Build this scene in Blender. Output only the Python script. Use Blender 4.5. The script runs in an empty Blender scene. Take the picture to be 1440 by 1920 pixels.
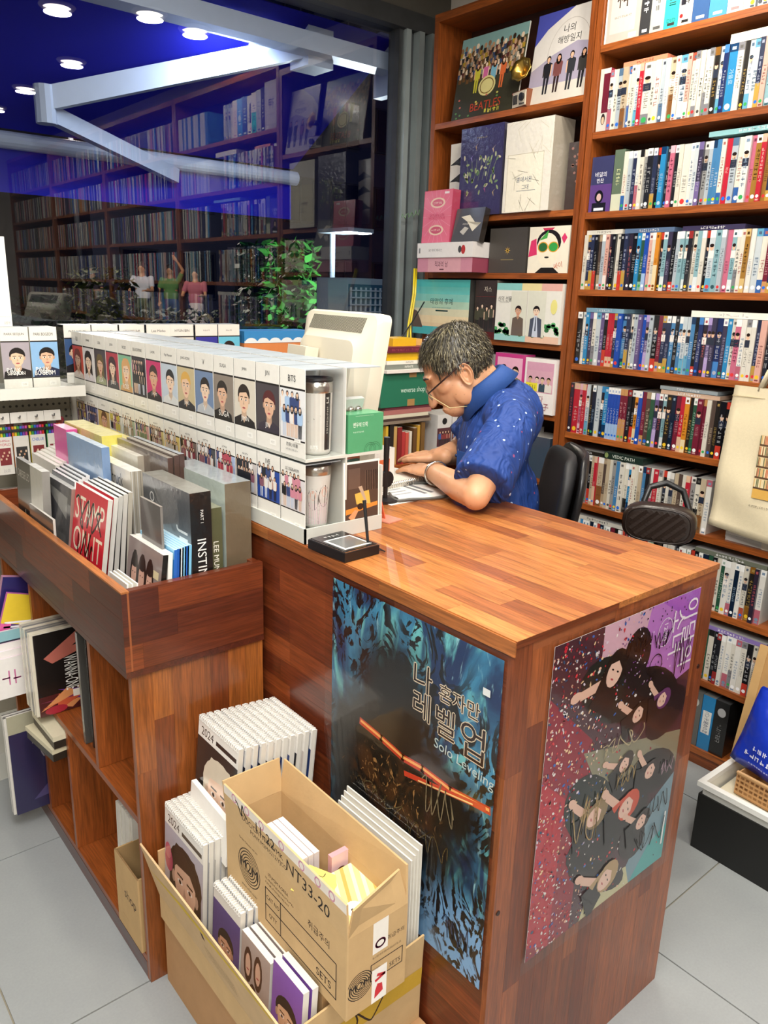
import bpy, math, random
from mathutils import Vector, Matrix
import numpy as np

# ------------------------------------------------------------------ camera
SC = bpy.context.scene
COL = SC.collection
CAMH = 1.62
FPX = 1460.756
_yaw, _pit, _rol = [math.radians(a) for a in (40.2157, 15.8116, 1.716)]
_fw = Vector((math.sin(_yaw)*math.cos(_pit), math.cos(_yaw)*math.cos(_pit), -math.sin(_pit)))
_rt0 = Vector((math.cos(_yaw), -math.sin(_yaw), 0)); _up0 = _rt0.cross(_fw)
_rt = _rt0*math.cos(_rol) + _up0*math.sin(_rol); _up = -_rt0*math.sin(_rol) + _up0*math.cos(_rol)
CAMP = Vector((0, 0, CAMH))
cd = bpy.data.cameras.new('camera'); cam = bpy.data.objects.new('camera', cd); COL.objects.link(cam)
cd.sensor_fit = 'VERTICAL'; cd.sensor_height = 24.0; cd.lens = FPX/1920*24.0
cd.clip_start = 0.05; cd.clip_end = 200
M = Matrix((_rt, _up, -_fw)).transposed().to_4x4(); M.translation = CAMP
cam.matrix_world = M; SC.camera = cam
def ray(x, y): return _fw + _rt*((x-720)/FPX) - _up*((y-960)/FPX)
def onz(x, y, z): d = ray(x, y); return CAMP + d*((z-CAMH)/d.z)
def onx(x, y, X): d = ray(x, y); return CAMP + d*(X/d.x)
def ony(x, y, Y): d = ray(x, y); return CAMP + d*(Y/d.y)
def dep(x, y, t): return CAMP + ray(x, y)*t

# ------------------------------------------------------------------ view, world, lights
vs = SC.view_settings; vs.view_transform = 'Standard'; vs.look = 'None'; vs.gamma = 1.0
vs.use_curve_mapping = False; vs.exposure = -0.45
w = bpy.data.worlds.new('dusk'); SC.world = w; w.use_nodes = True
bg = w.node_tree.nodes['Background']; bg.inputs[0].default_value = (0.05, 0.09, 0.42, 1); bg.inputs[1].default_value = 0.20
CEIL = 2.95
DOWNLIGHTS = [(1.93, 1.54), (1.55, 1.30), (2.22, 1.46), (1.95, .33), (1.95, -.63), (1.97, -1.5), (0.72, 1.95), (.75, .95),
              (.6, -.1), (-.5, 1.9), (-.5, .8), (-.6, -.6), (.7, -1.5)]
def light(name, kind, loc, power, color=(1, 1, 1), size=.1, rot=(0, 0, 0), spread=None):
    l = bpy.data.lights.new(name, kind); l.energy = power; l.color = color
    if kind == 'AREA':
        l.shape = 'DISK'; l.size = size
        if spread: l.spread = spread
    o = bpy.data.objects.new(name, l); COL.objects.link(o); o.location = loc; o.rotation_euler = rot
    return o
for (x, y) in DOWNLIGHTS:
    light('downlight_beam', 'AREA', (x, y, CEIL-.035), 12, (1, .93, .82), .13)
for (x, y) in ((.15, .2), (-.9, -1.2)):
    l = light('panel_beam', 'AREA', (x, y, CEIL-.05), 60, (1, .97, .93), .6); l.data.shape = 'RECTANGLE'; l.data.size = .6; l.data.size_y = 1.2
# awning and post lamps, then an added lamp for the pavement people
light('awning_lamp_beam', 'AREA', (1.75, 3.05, 2.55), 12, (.75, .85, 1.0), .2, (math.radians(35), 0, 0))
_ls = ony(672, 437, 4.45); light('post_lamp_beam', 'POINT', (_ls.x, 4.48, _ls.z-.03), 80, (.85, .95, 1.0), .06)
light('added_lamp_beam', 'POINT', (4.2, 11.8, 4.0), 800, (1, .85, .7), .2)  # no visible source, added to brighten the people outside

# ------------------------------------------------------------------ materials
def lin(c):
    if isinstance(c, str):
        c = c.lstrip('#'); c = [int(c[i:i+2], 16)/255 for i in (0, 2, 4)]
    elif max(c) > 1.001: c = [v/255 for v in c]
    return tuple((v/12.92 if v <= .04045 else ((v+.055)/1.055)**2.4) for v in c[:3])
MATS = {}
def nodes(name):
    m = bpy.data.materials.new(name); m.use_nodes = True; MATS[name] = m
    nt = m.node_tree; return m, nt, nt.nodes['Principled BSDF']
def N(nt, t, **kw):
    n = nt.nodes.new(t)
    for k, v in kw.items():
        if k in n.inputs: n.inputs[k].default_value = v
        else: setattr(n, k, v)
    return n
def mixc(nt, fac, a, b, mode='MIX'):
    n = nt.nodes.new('ShaderNodeMix'); n.data_type = 'RGBA'; n.blend_type = mode
    for s, v in ((0, fac), (6, a), (7, b)):
        if hasattr(v, 'is_linked') or isinstance(v, bpy.types.NodeSocket): nt.links.new(v, n.inputs[s])
        else: n.inputs[s].default_value = v if s == 0 else (*v[:3], 1)
    return n.outputs[2]
def simple(name, col, rough=.5, metal=0, coat=0, namt=.06, nscale=30, bump=0, bscale=200, spec=.5):
    m, nt, p = nodes(name)
    c = lin(col)
    tc = N(nt, 'ShaderNodeTexCoord'); no = N(nt, 'ShaderNodeTexNoise', Scale=nscale, Detail=3)
    nt.links.new(tc.outputs['Object'], no.inputs['Vector'])
    nt.links.new(mixc(nt, no.outputs['Fac'], [v*(1-namt) for v in c], [min(1, v*(1+namt)) for v in c]), p.inputs['Base Color'])
    p.inputs['Roughness'].default_value = rough; p.inputs['Metallic'].default_value = metal
    p.inputs['Coat Weight'].default_value = coat; p.inputs['Specular IOR Level'].default_value = spec
    if bump:
        b = N(nt, 'ShaderNodeTexNoise', Scale=bscale, Detail=2); nt.links.new(tc.outputs['Object'], b.inputs['Vector'])
        bu = N(nt, 'ShaderNodeBump', Strength=bump, Distance=.002); nt.links.new(b.outputs['Fac'], bu.inputs['Height']); nt.links.new(bu.outputs[0], p.inputs['Normal'])
    return m
def painted(name, rough, coat=0, namt=.05, nscale=60, bump=0, bscale=40, bdist=.003, aniso=None):
    """colour from the mesh's own colour layer, with a little procedural unevenness"""
    m, nt, p = nodes(name)
    at = N(nt, 'ShaderNodeAttribute', attribute_name='Col')
    tc = N(nt, 'ShaderNodeTexCoord'); no = N(nt, 'ShaderNodeTexNoise', Scale=nscale, Detail=3)
    src = tc.outputs['Object']
    if aniso:
        mp = N(nt, 'ShaderNodeMapping'); mp.inputs['Scale'].default_value = aniso; nt.links.new(src, mp.inputs[0]); src = mp.outputs[0]
    nt.links.new(src, no.inputs['Vector'])
    mr = N(nt, 'ShaderNodeMapRange'); mr.inputs['To Min'].default_value = 1-namt; mr.inputs['To Max'].default_value = 1+namt
    nt.links.new(no.outputs['Fac'], mr.inputs[0])
    nt.links.new(mixc(nt, 1.0, at.outputs['Color'], mr.outputs[0], 'MULTIPLY'), p.inputs['Base Color'])
    p.inputs['Roughness'].default_value = rough; p.inputs['Coat Weight'].default_value = coat; p.inputs['Coat Roughness'].default_value = .08
    if bump:
        b = N(nt, 'ShaderNodeTexNoise', Scale=bscale, Detail=2); nt.links.new(tc.outputs['Object'], b.inputs['Vector'])
        bu = N(nt, 'ShaderNodeBump', Strength=bump, Distance=bdist); nt.links.new(b.outputs['Fac'], bu.inputs['Height']); nt.links.new(bu.outputs[0], p.inputs['Normal'])
        nt.links.new(bu.outputs[0], p.inputs['Coat Normal'])
    return m
painted('matte', .6)
painted('satin', .38)
painted('gloss', .25, coat=.5)
painted('wrap', .3, coat=.9, bump=.35, bscale=45, bdist=.004)     # shrink-wrapped print
painted('card', .85, namt=.10, nscale=25, bump=.15, bscale=90)
painted('cloth', .95, namt=.06, nscale=120, bump=.4, bscale=350, bdist=.001)
painted('plastic', .42, namt=.02)
painted('hairmat', .5, namt=.45, nscale=25, aniso=(10, 10, 2))
def woodmat(name, dark, light_, rough=.35, coat=.25, amp=1.0):
    """laminated hardwood: one tone per stave, grain along the stave's own x axis"""
    m, nt, p = nodes(name)
    oi = N(nt, 'ShaderNodeObjectInfo'); tc = N(nt, 'ShaderNodeTexCoord'); mp = N(nt, 'ShaderNodeMapping')
    mp.inputs['Scale'].default_value = (2.2, 38, 38)
    av = N(nt, 'ShaderNodeVectorMath', operation='ADD'); nt.links.new(tc.outputs['Object'], mp.inputs[0]); nt.links.new(mp.outputs[0], av.inputs[0])
    sc = N(nt, 'ShaderNodeVectorMath', operation='SCALE'); sc.inputs[3].default_value = 40.0
    cb = N(nt, 'ShaderNodeCombineXYZ'); nt.links.new(oi.outputs['Random'], cb.inputs[0]); nt.links.new(oi.outputs['Random'], cb.inputs[1])
    nt.links.new(cb.outputs[0], sc.inputs[0]); nt.links.new(sc.outputs[0], av.inputs[1])
    no = N(nt, 'ShaderNodeTexNoise', Scale=1.6, Detail=6, Roughness=.65, Distortion=.6); nt.links.new(av.outputs[0], no.inputs['Vector'])
    fine = N(nt, 'ShaderNodeTexNoise', Scale=7, Detail=3); nt.links.new(av.outputs[0], fine.inputs['Vector'])
    d, l = lin(dark), lin(light_)
    base = mixc(nt, oi.outputs['Random'], d, l)
    g = N(nt, 'ShaderNodeMapRange'); g.inputs['From Min'].default_value = .3; g.inputs['From Max'].default_value = .7
    g.inputs['To Min'].default_value = .62; g.inputs['To Max'].default_value = 1.3; nt.links.new(no.outputs['Fac'], g.inputs[0])
    c1 = mixc(nt, 1.0, base, g.outputs[0], 'MULTIPLY')
    g2 = N(nt, 'ShaderNodeMapRange'); g2.inputs['From Min'].default_value = .35; g2.inputs['From Max'].default_value = .6
    g2.inputs['To Min'].default_value = .72; g2.inputs['To Max'].default_value = 1.08; nt.links.new(fine.outputs['Fac'], g2.inputs[0])
    nt.links.new(mixc(nt, 1.0, c1, g2.outputs[0], 'MULTIPLY'), p.inputs['Base Color'])
    rr = N(nt, 'ShaderNodeMapRange'); rr.inputs['To Min'].default_value = rough-.08; rr.inputs['To Max'].default_value = rough+.12
    nt.links.new(no.outputs['Fac'], rr.inputs[0]); nt.links.new(rr.outputs[0], p.inputs['Roughness'])
    p.inputs['Coat Weight'].default_value = coat; p.inputs['Coat Roughness'].default_value = .16
    return m
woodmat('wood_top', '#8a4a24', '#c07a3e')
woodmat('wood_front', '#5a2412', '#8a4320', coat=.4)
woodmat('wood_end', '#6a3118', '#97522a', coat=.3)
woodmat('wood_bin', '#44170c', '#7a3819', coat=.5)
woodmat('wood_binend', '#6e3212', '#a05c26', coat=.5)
woodmat('wood_shelf', '#8a4518', '#a85c26', rough=.4)
simple('wood_edge', '#8f4f2a', .5, namt=.2, nscale=60)
simple('back_panel', '#3a1a0c', .7)
simple('white_wall', '#dcd6cc', .8)
simple('dark_ceiling', '#23232b', .9)
simple('dark_metal', '#4a4c4e', .45, metal=.6, namt=.25, nscale=14)
simple('alu', '#bccacc', .35, metal=.55, namt=.2, nscale=9)
simple('awning_metal', '#b9c4d8', .4)
simple('steel', '#c9c2b8', .25, metal=1.0, namt=.12, nscale=60)
simple('black_plastic', '#141416', .35)
simple('black_rubber', '#202022', .6)
simple('ivory_plastic', '#ddd5c0', .45, namt=.015)
simple('grey_rack', '#c9c9c0', .5, namt=.02)
simple('pegboard', '#8d8778', .5)
simple('asphalt', '#2b2d30', .9, namt=.3)
simple('building', '#58607a', .8, namt=.15, nscale=2)
simple('leaf_dark', '#1f5a2c', .6, namt=.4, nscale=20)
def floor_mat():
    m, nt, p = nodes('floor_tile')
    tc = N(nt, 'ShaderNodeTexCoord'); oi = N(nt, 'ShaderNodeObjectInfo')
    a = N(nt, 'ShaderNodeTexNoise', Scale=3.2, Detail=5, Roughness=.6); nt.links.new(tc.outputs['Object'], a.inputs['Vector'])
    b = N(nt, 'ShaderNodeTexNoise', Scale=160, Detail=2); nt.links.new(tc.outputs['Object'], b.inputs['Vector'])
    c = mixc(nt, a.outputs['Fac'], lin('#8e9294'), lin('#a3a7a6'))
    g = N(nt, 'ShaderNodeMapRange'); g.inputs['To Min'].default_value = .93; g.inputs['To Max'].default_value = 1.07; nt.links.new(b.outputs['Fac'], g.inputs[0])
    nt.links.new(mixc(nt, 1.0, c, g.outputs[0], 'MULTIPLY'), p.inputs['Base Color'])
    p.inputs['Roughness'].default_value = .42
floor_mat(); simple('grout', '#8b8472', .9)
def clearmat(name, tint, refl=1.0, rough=.02, bump=0, edge=.8):
    m, nt, p = nodes(name); nt.nodes.remove(p); out = nt.nodes['Material Output']
    fr = N(nt, 'ShaderNodeLayerWeight', Blend=.5); pw = N(nt, 'ShaderNodeMath', operation='POWER'); pw.inputs[1].default_value = 5.0; nt.links.new(fr.outputs['Facing'], pw.inputs[0])
    mu = N(nt, 'ShaderNodeMath', operation='MULTIPLY_ADD', use_clamp=True); mu.inputs[1].default_value = edge; mu.inputs[2].default_value = .04*refl
    nt.links.new(pw.outputs[0], mu.inputs[0])
    t = N(nt, 'ShaderNodeBsdfTransparent'); t.inputs[0].default_value = (*tint, 1); gl = N(nt, 'ShaderNodeBsdfGlossy', Roughness=rough)
    if bump:
        b = N(nt, 'ShaderNodeTexNoise', Scale=30, Detail=2); tc = N(nt, 'ShaderNodeTexCoord'); nt.links.new(tc.outputs['Object'], b.inputs['Vector'])
        bu = N(nt, 'ShaderNodeBump', Strength=bump, Distance=.003); nt.links.new(b.outputs['Fac'], bu.inputs['Height']); nt.links.new(bu.outputs[0], gl.inputs['Normal'])
    mx = N(nt, 'ShaderNodeMixShader'); nt.links.new(mu.outputs[0], mx.inputs[0]); nt.links.new(t.outputs[0], mx.inputs[1]); nt.links.new(gl.outputs[0], mx.inputs[2])
    nt.links.new(mx.outputs[0], out.inputs[0])
clearmat('window_glass', (.93, .95, .97), 1.5, .0)
clearmat('acrylic', (.95, .96, .96), 1.2, .04, 0, .5)
clearmat('film', (.97, .97, .97), .5, .04, .12, .2)
def emit(name, col, s):
    m, nt, p = nodes(name); p.inputs['Base Color'].default_value = (*lin(col), 1); p.inputs['Emission Color'].default_value = (*lin(col), 1); p.inputs['Emission Strength'].default_value = s
emit('lamp_glow', '#fff3dc', 30); emit('panel_glow', '#ffffff', 12); emit('cold_lamp', '#eef6ff', 14)
def shirtmat():
    m, nt, p = nodes('shirt')
    tc = N(nt, 'ShaderNodeTexCoord'); vo = N(nt, 'ShaderNodeTexVoronoi', Scale=34, Randomness=.9); nt.links.new(tc.outputs['Object'], vo.inputs['Vector'])
    lt = N(nt, 'ShaderNodeMath', operation='LESS_THAN'); lt.inputs[1].default_value = .14; nt.links.new(vo.outputs['Distance'], lt.inputs[0])
    sep = N(nt, 'ShaderNodeSeparateColor'); nt.links.new(vo.outputs['Color'], sep.inputs[0])
    red = N(nt, 'ShaderNodeMath', operation='GREATER_THAN'); red.inputs[1].default_value = .72; nt.links.new(sep.outputs[0], red.inputs[0])
    mark = mixc(nt, red.outputs[0], lin('#b9cdea'), lin('#9a4a7a'))
    no = N(nt, 'ShaderNodeTexNoise', Scale=9, Detail=3); nt.links.new(tc.outputs['Object'], no.inputs['Vector'])
    blue = mixc(nt, no.outputs['Fac'], lin('#0e3174'), lin('#164290'))
    nt.links.new(mixc(nt, lt.outputs[0], blue, mark), p.inputs['Base Color']); p.inputs['Roughness'].default_value = .7
    wv = N(nt, 'ShaderNodeTexNoise', Scale=7, Detail=2, Distortion=1.2); mp = N(nt, 'ShaderNodeMapping'); mp.inputs['Scale'].default_value = (3.0, 3.0, .7); mp.inputs['Rotation'].default_value = (.7, .5, .4)
    nt.links.new(tc.outputs['Object'], mp.inputs[0]); nt.links.new(mp.outputs[0], wv.inputs['Vector'])
    bu = N(nt, 'ShaderNodeBump', Strength=.9, Distance=.025); nt.links.new(wv.outputs['Fac'], bu.inputs['Height']); nt.links.new(bu.outputs[0], p.inputs['Normal'])
shirtmat()
def skinmat():
    m, nt, p = nodes('skin'); tc = N(nt, 'ShaderNodeTexCoord')
    a = N(nt, 'ShaderNodeTexNoise', Scale=14, Detail=4); nt.links.new(tc.outputs['Object'], a.inputs['Vector'])
    vo = N(nt, 'ShaderNodeTexVoronoi', Scale=55, Randomness=1.0); nt.links.new(tc.outputs['Object'], vo.inputs['Vector'])
    lt = N(nt, 'ShaderNodeMath', operation='LESS_THAN'); lt.inputs[1].default_value = .13; nt.links.new(vo.outputs['Distance'], lt.inputs[0])
    c = mixc(nt, a.outputs['Fac'], lin('#c98a63'), lin('#dfae86'))
    f = N(nt, 'ShaderNodeMath', operation='MULTIPLY'); f.inputs[1].default_value = .35; nt.links.new(lt.outputs[0], f.inputs[0])
    nt.links.new(mixc(nt, f.outputs[0], c, lin('#8f5638')), p.inputs['Base Color'])
    p.inputs['Roughness'].default_value = .45; p.inputs['Subsurface Weight'].default_value = .12; p.inputs['Subsurface Radius'].default_value = (.02, .008, .004); p.inputs['Subsurface Scale'].default_value = .3
skinmat()
def awningmat():
    m, nt, p = nodes('awning_fabric'); out = nt.nodes['Material Output']
    p.inputs['Base Color'].default_value = (*lin('#1c1fb4'), 1); p.inputs['Roughness'].default_value = .8
    tr = N(nt, 'ShaderNodeBsdfTranslucent'); tr.inputs[0].default_value = (*lin('#2a2ee0'), 1)
    mx = N(nt, 'ShaderNodeMixShader'); mx.inputs[0].default_value = .4
    nt.links.new(p.outputs[0], mx.inputs[1]); nt.links.new(tr.outputs[0], mx.inputs[2]); nt.links.new(mx.outputs[0], out.inputs[0])
awningmat()
def weavemat():
    m, nt, p = nodes('woven_leather'); tc = N(nt, 'ShaderNodeTexCoord'); mp = N(nt, 'ShaderNodeMapping'); mp.inputs['Rotation'].default_value = (0, 0, .785); mp.inputs['Scale'].default_value = (75, 75, 75)
    nt.links.new(tc.outputs['UV'], mp.inputs[0]); ch = N(nt, 'ShaderNodeTexChecker', Scale=1.0); nt.links.new(mp.outputs[0], ch.inputs[0])
    p.inputs['Base Color'].default_value = (*lin('#2b211c'), 1); p.inputs['Roughness'].default_value = .3
simple('dark_leather', '#2a201b', .32, bump=.5, bscale=60)

# ------------------------------------------------------------------ geometry helpers
_text = {}
def text_geo(s):
    if s not in _text:
        if '' not in _text:
            c = bpy.data.curves.new('lettering', 'FONT'); c.resolution_u = 3; _text[''] = bpy.data.objects.new('lettering', c)
        e = _text['']; e.data.body = s; me = e.to_mesh()
        v = [(p.co.x, p.co.y) for p in me.vertices]; f = [tuple(p.vertices) for p in me.polygons]
        e.to_mesh_clear()
        x0 = min(a for a, b in v); x1 = max(a for a, b in v); y0 = min(b for a, b in v); y1 = max(b for a, b in v)
        _text[s] = ([(a-x0, b-y0) for a, b in v], f, x1-x0, y1-y0)
    return _text[s]
def clip_poly(pts, x0, y0, x1, y1):
    for ax, lim, sg in ((0, x0, 1), (0, x1, -1), (1, y0, 1), (1, y1, -1)):
        out = []
        for i in range(len(pts)):
            a, b = pts[i-1], pts[i]; da, db = (a[ax]-lim)*sg, (b[ax]-lim)*sg
            if (da >= 0) != (db >= 0):
                t = da/(da-db); out.append((a[0]+(b[0]-a[0])*t, a[1]+(b[1]-a[1])*t))
            if db >= 0: out.append(b)
        pts = out
        if len(pts) < 3: return []
    return pts
SKIN = ['#e8c3a4', '#ddb294', '#eecfb4', '#d8a585']
class Art:
    """flat print: coloured shapes on a w x h sheet (metres)"""
    def __init__(s, w, h, bgc=None):
        s.w, s.h, s.it, s.z = w, h, [], 0
        if bgc: s.rect(0, 0, w, h, bgc)
    def poly(s, pts, c, flat=False):
        p = clip_poly(list(pts), 0, 0, s.w, s.h)
        if len(p) > 2:
            s.it.append((p, [tuple(range(len(p)))], lin(c), s.z))
            if not flat: s.z += 1
        return s
    def rect(s, x0, y0, x1, y1, c, flat=False): return s.poly([(x0, y0), (x1, y0), (x1, y1), (x0, y1)], c, flat)
    def ell(s, cx, cy, rx, ry, c, n=14, rot=0, flat=False):
        cr, sr = math.cos(rot), math.sin(rot)
        return s.poly([(cx+rx*math.cos(t)*cr-ry*math.sin(t)*sr, cy+rx*math.cos(t)*sr+ry*math.sin(t)*cr) for t in [i*2*math.pi/n for i in range(n)]], c, flat)
    def line(s, pts, wd, c, flat=True):
        for a, b in zip(pts, pts[1:]):
            dx, dy = b[0]-a[0], b[1]-a[1]; l = math.hypot(dx, dy) or 1e-9; nx, ny = -dy/l*wd/2, dx/l*wd/2; ex, ey = dx/l*wd*.3, dy/l*wd*.3
            s.poly([(a[0]+nx-ex, a[1]+ny-ey), (a[0]-nx-ex, a[1]-ny-ey), (b[0]-nx+ex, b[1]-ny+ey), (b[0]+nx+ex, b[1]+ny+ey)], c, True)
        if not flat: s.z += 1
        return s
    def ring(s, cx, cy, rx, ry, wd, c, n=24, a0=0, a1=2*math.pi):
        return s.line([(cx+rx*math.cos(a0+(a1-a0)*i/n), cy+ry*math.sin(a0+(a1-a0)*i/n)) for i in range(n+1)], wd, c)
    def text(s, t, x, y, h, c, rot=0, al='C', maxw=None, sx=1.0):
        v, f, tw, th = text_geo(t); k = h/th; kx = k*sx
        if maxw and tw*kx > maxw: kx = maxw/tw
        ox = -tw*kx/2 if al == 'C' else (0 if al == 'L' else -tw*kx); cr, sr = math.cos(rot), math.sin(rot)
        P = []
        for a, b in v:
            px, py = a*kx+ox, b*k-h/2; P.append((x+px*cr-py*sr, y+px*sr+py*cr))
        s.it.append((P, f, lin(c), s.z+1)); s.z += 1
        return s
    def glyphs(s, x, y, w, h, c, rng, n=None, vert=False, wd=None):
        """marks too small to read: rows of pen-stroke blocks"""
        n = n or max(2, int((h if vert else w)/((w if vert else h)*.9)))
        for i in range(n):
            if vert: gx, gy, gw, gh = x, y+h-(i+1)*h/n, w, h/n*.8
            else: gx, gy, gw, gh = x+i*w/n, y, w/n*.8, h
            t = wd or min(gw, gh)*.16
            for k in range(3):
                if rng.random() < .5: yy = gy+gh*rng.uniform(.1, .9); s.rect(gx+gw*.05, yy-t/2, gx+gw*.95, yy+t/2, c, True)
                else: xx = gx+gw*rng.uniform(.1, .9); s.rect(xx-t/2, gy+gh*.05, xx+t/2, gy+gh*.95, c, True)
        s.z += 1; return s
    def scrib(s, x, y, w, h, c, rng, n=14, wd=.002):
        pts = []; 
        for i in range(n): pts.append((x+w*(i/(n-1))+rng.uniform(-.12, .12)*w, y+h*(.5+.45*math.sin(i*1.9+rng.random()))))
        sm = []
        for i in range(len(pts)-1):
            p0, p1, p2, p3 = pts[max(i-1, 0)], pts[i], pts[i+1], pts[min(i+2, len(pts)-1)]
            for k in range(4):
                t = k/4; sm.append(tuple(.5*((2*p1[j])+(-p0[j]+p2[j])*t+(2*p0[j]-5*p1[j]+4*p2[j]-p3[j])*t*t+(-p0[j]+3*p1[j]-3*p2[j]+p3[j])*t**3) for j in (0, 1)))
        s.line(sm+[pts[-1]], wd, c); s.z += 1; return s
    def person(s, x, y, h, top, bot, hair, rng, legs=True, longh=None):
        """a small printed figure, y = feet"""
        sk = rng.choice(SKIN); w = h*.13; lh = rng.random() < .5 if longh is None else longh
        if legs:
            for d in (-1, 1): s.poly([(x+d*w*.1, y+h*.48), (x+d*w*.75, y+h*.48), (x+d*w*.6, y), (x+d*w*.15, y)], bot, True)
            s.z += 1
        s.poly([(x-w*.7, y+h*.42), (x+w*.7, y+h*.42), (x+w*1.15, y+h*.78), (x+w*.35, y+h*.83), (x-w*.35, y+h*.83), (x-w*1.15, y+h*.78)], top)
        for d in (-1, 1): s.poly([(x+d*w*.85, y+h*.77), (x+d*w*1.2, y+h*.75), (x+d*w*1.1, y+h*.45), (x+d*w*.8, y+h*.45)], top if rng.random() < .6 else sk, True)
        s.z += 1
        if lh: s.ell(x, y+h*.85, w*.72, h*.13, hair, 10)
        s.rect(x-w*.2, y+h*.8, x+w*.2, y+h*.86, sk, True)
        s.ell(x, y+h*.915, w*.58, h*.085, hair, 10); s.ell(x, y+h*.895, w*.42, h*.062, sk, 10)
        return s
    def portrait(s, x0, y0, x1, y1, bgc, hair, top, rng, longh=False, skin=None, scale=1.0, tilt=0, cx=None, style=0):
        w, h = x1-x0, y1-y0; sub = Art(w, h, bgc); sk = skin or rng.choice(SKIN); cx = (cx if cx is not None else .5)*w; cy = h*.56; r = w*.23*scale
        dk = '#2a1712'; shade = tuple(v*255 for v in [int(sk[i:i+2], 16)/255*.86 for i in (1, 3, 5)])
        if longh: sub.ell(cx, cy+r*.5, r*1.42, r*1.2, hair, 18); sub.poly([(cx-r*1.45, 0), (cx-r*1.35, cy+r*.6), (cx-r*.8, cy+r*1.6), (cx+r*.8, cy+r*1.6), (cx+r*1.35, cy+r*.6), (cx+r*1.45, 0)], hair)
        sub.poly([(cx-w*.52*scale, -.1*h), (cx-w*.45*scale, cy-r*2.0), (cx-r*.6, cy-r*1.5), (cx+r*.6, cy-r*1.5), (cx+w*.45*scale, cy-r*2.0), (cx+w*.52*scale, -.1*h)], top)
        sub.poly([(cx-r*.5, cy-r*1.65), (cx, cy-r*2.3), (cx+r*.5, cy-r*1.65), (cx+r*.45, cy-r*.7), (cx-r*.45, cy-r*.7)], shade)
        sub.ell(cx, cy+r*.42, r*1.16, r*1.12, hair, 18)
        for d in (-1, 1): sub.ell(cx+d*r*1.0, cy-.05*r, r*.16, r*.3, shade, 8, flat=True)
        sub.z += 1
        F = [(-.9, .5), (-.92, -.1), (-.75, -.72), (-.35, -1.2), (0, -1.32), (.35, -1.2), (.75, -.72), (.92, -.1), (.9, .5), (.5, .95), (-.5, .95)]
        sub.poly([(cx+r*a, cy+r*b) for a, b in F], sk)
        # fringe
        k = rng.uniform(-.5, .5)
        sub.poly([(cx-r*1.1, cy+r*.25), (cx-r*.75, cy+r*.62), (cx+r*k, cy+r*.78), (cx+r*.75, cy+r*.5), (cx+r*1.1, cy+r*.2), (cx+r*1.0, cy+r*1.0), (cx, cy+r*1.5), (cx-r*1.0, cy+r*1.0)], hair)
        for d in (-1, 1):
            e = cx+d*r*.42
            sub.rect(e-r*.26, cy+r*.22, e+r*.26, cy+r*.31, dk, True); sub.ell(e, cy-r*.0, r*.24, r*.1, '#f4ece4', 8, flat=True)
        sub.z += 1
        for d in (-1, 1): sub.ell(cx+d*r*.42, cy, r*.11, r*.1, '#20100c', 8, flat=True)
        sub.poly([(cx-r*.06, cy-r*.05), (cx+r*.13, cy-r*.46), (cx-r*.14, cy-r*.5)], shade, True); sub.ell(cx, cy-r*.8, r*.3, r*.1, '#b5585a', 10, flat=True)
        s.paste(sub, x0, y0); return s
    def paste(s, sub, x, y):
        zm = 0
        for p, f, c, z in sub.it: s.it.append(([(a+x, b+y) for a, b in p], f, c, s.z+z)); zm = max(zm, z)
        s.z += zm+1; return s
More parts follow.
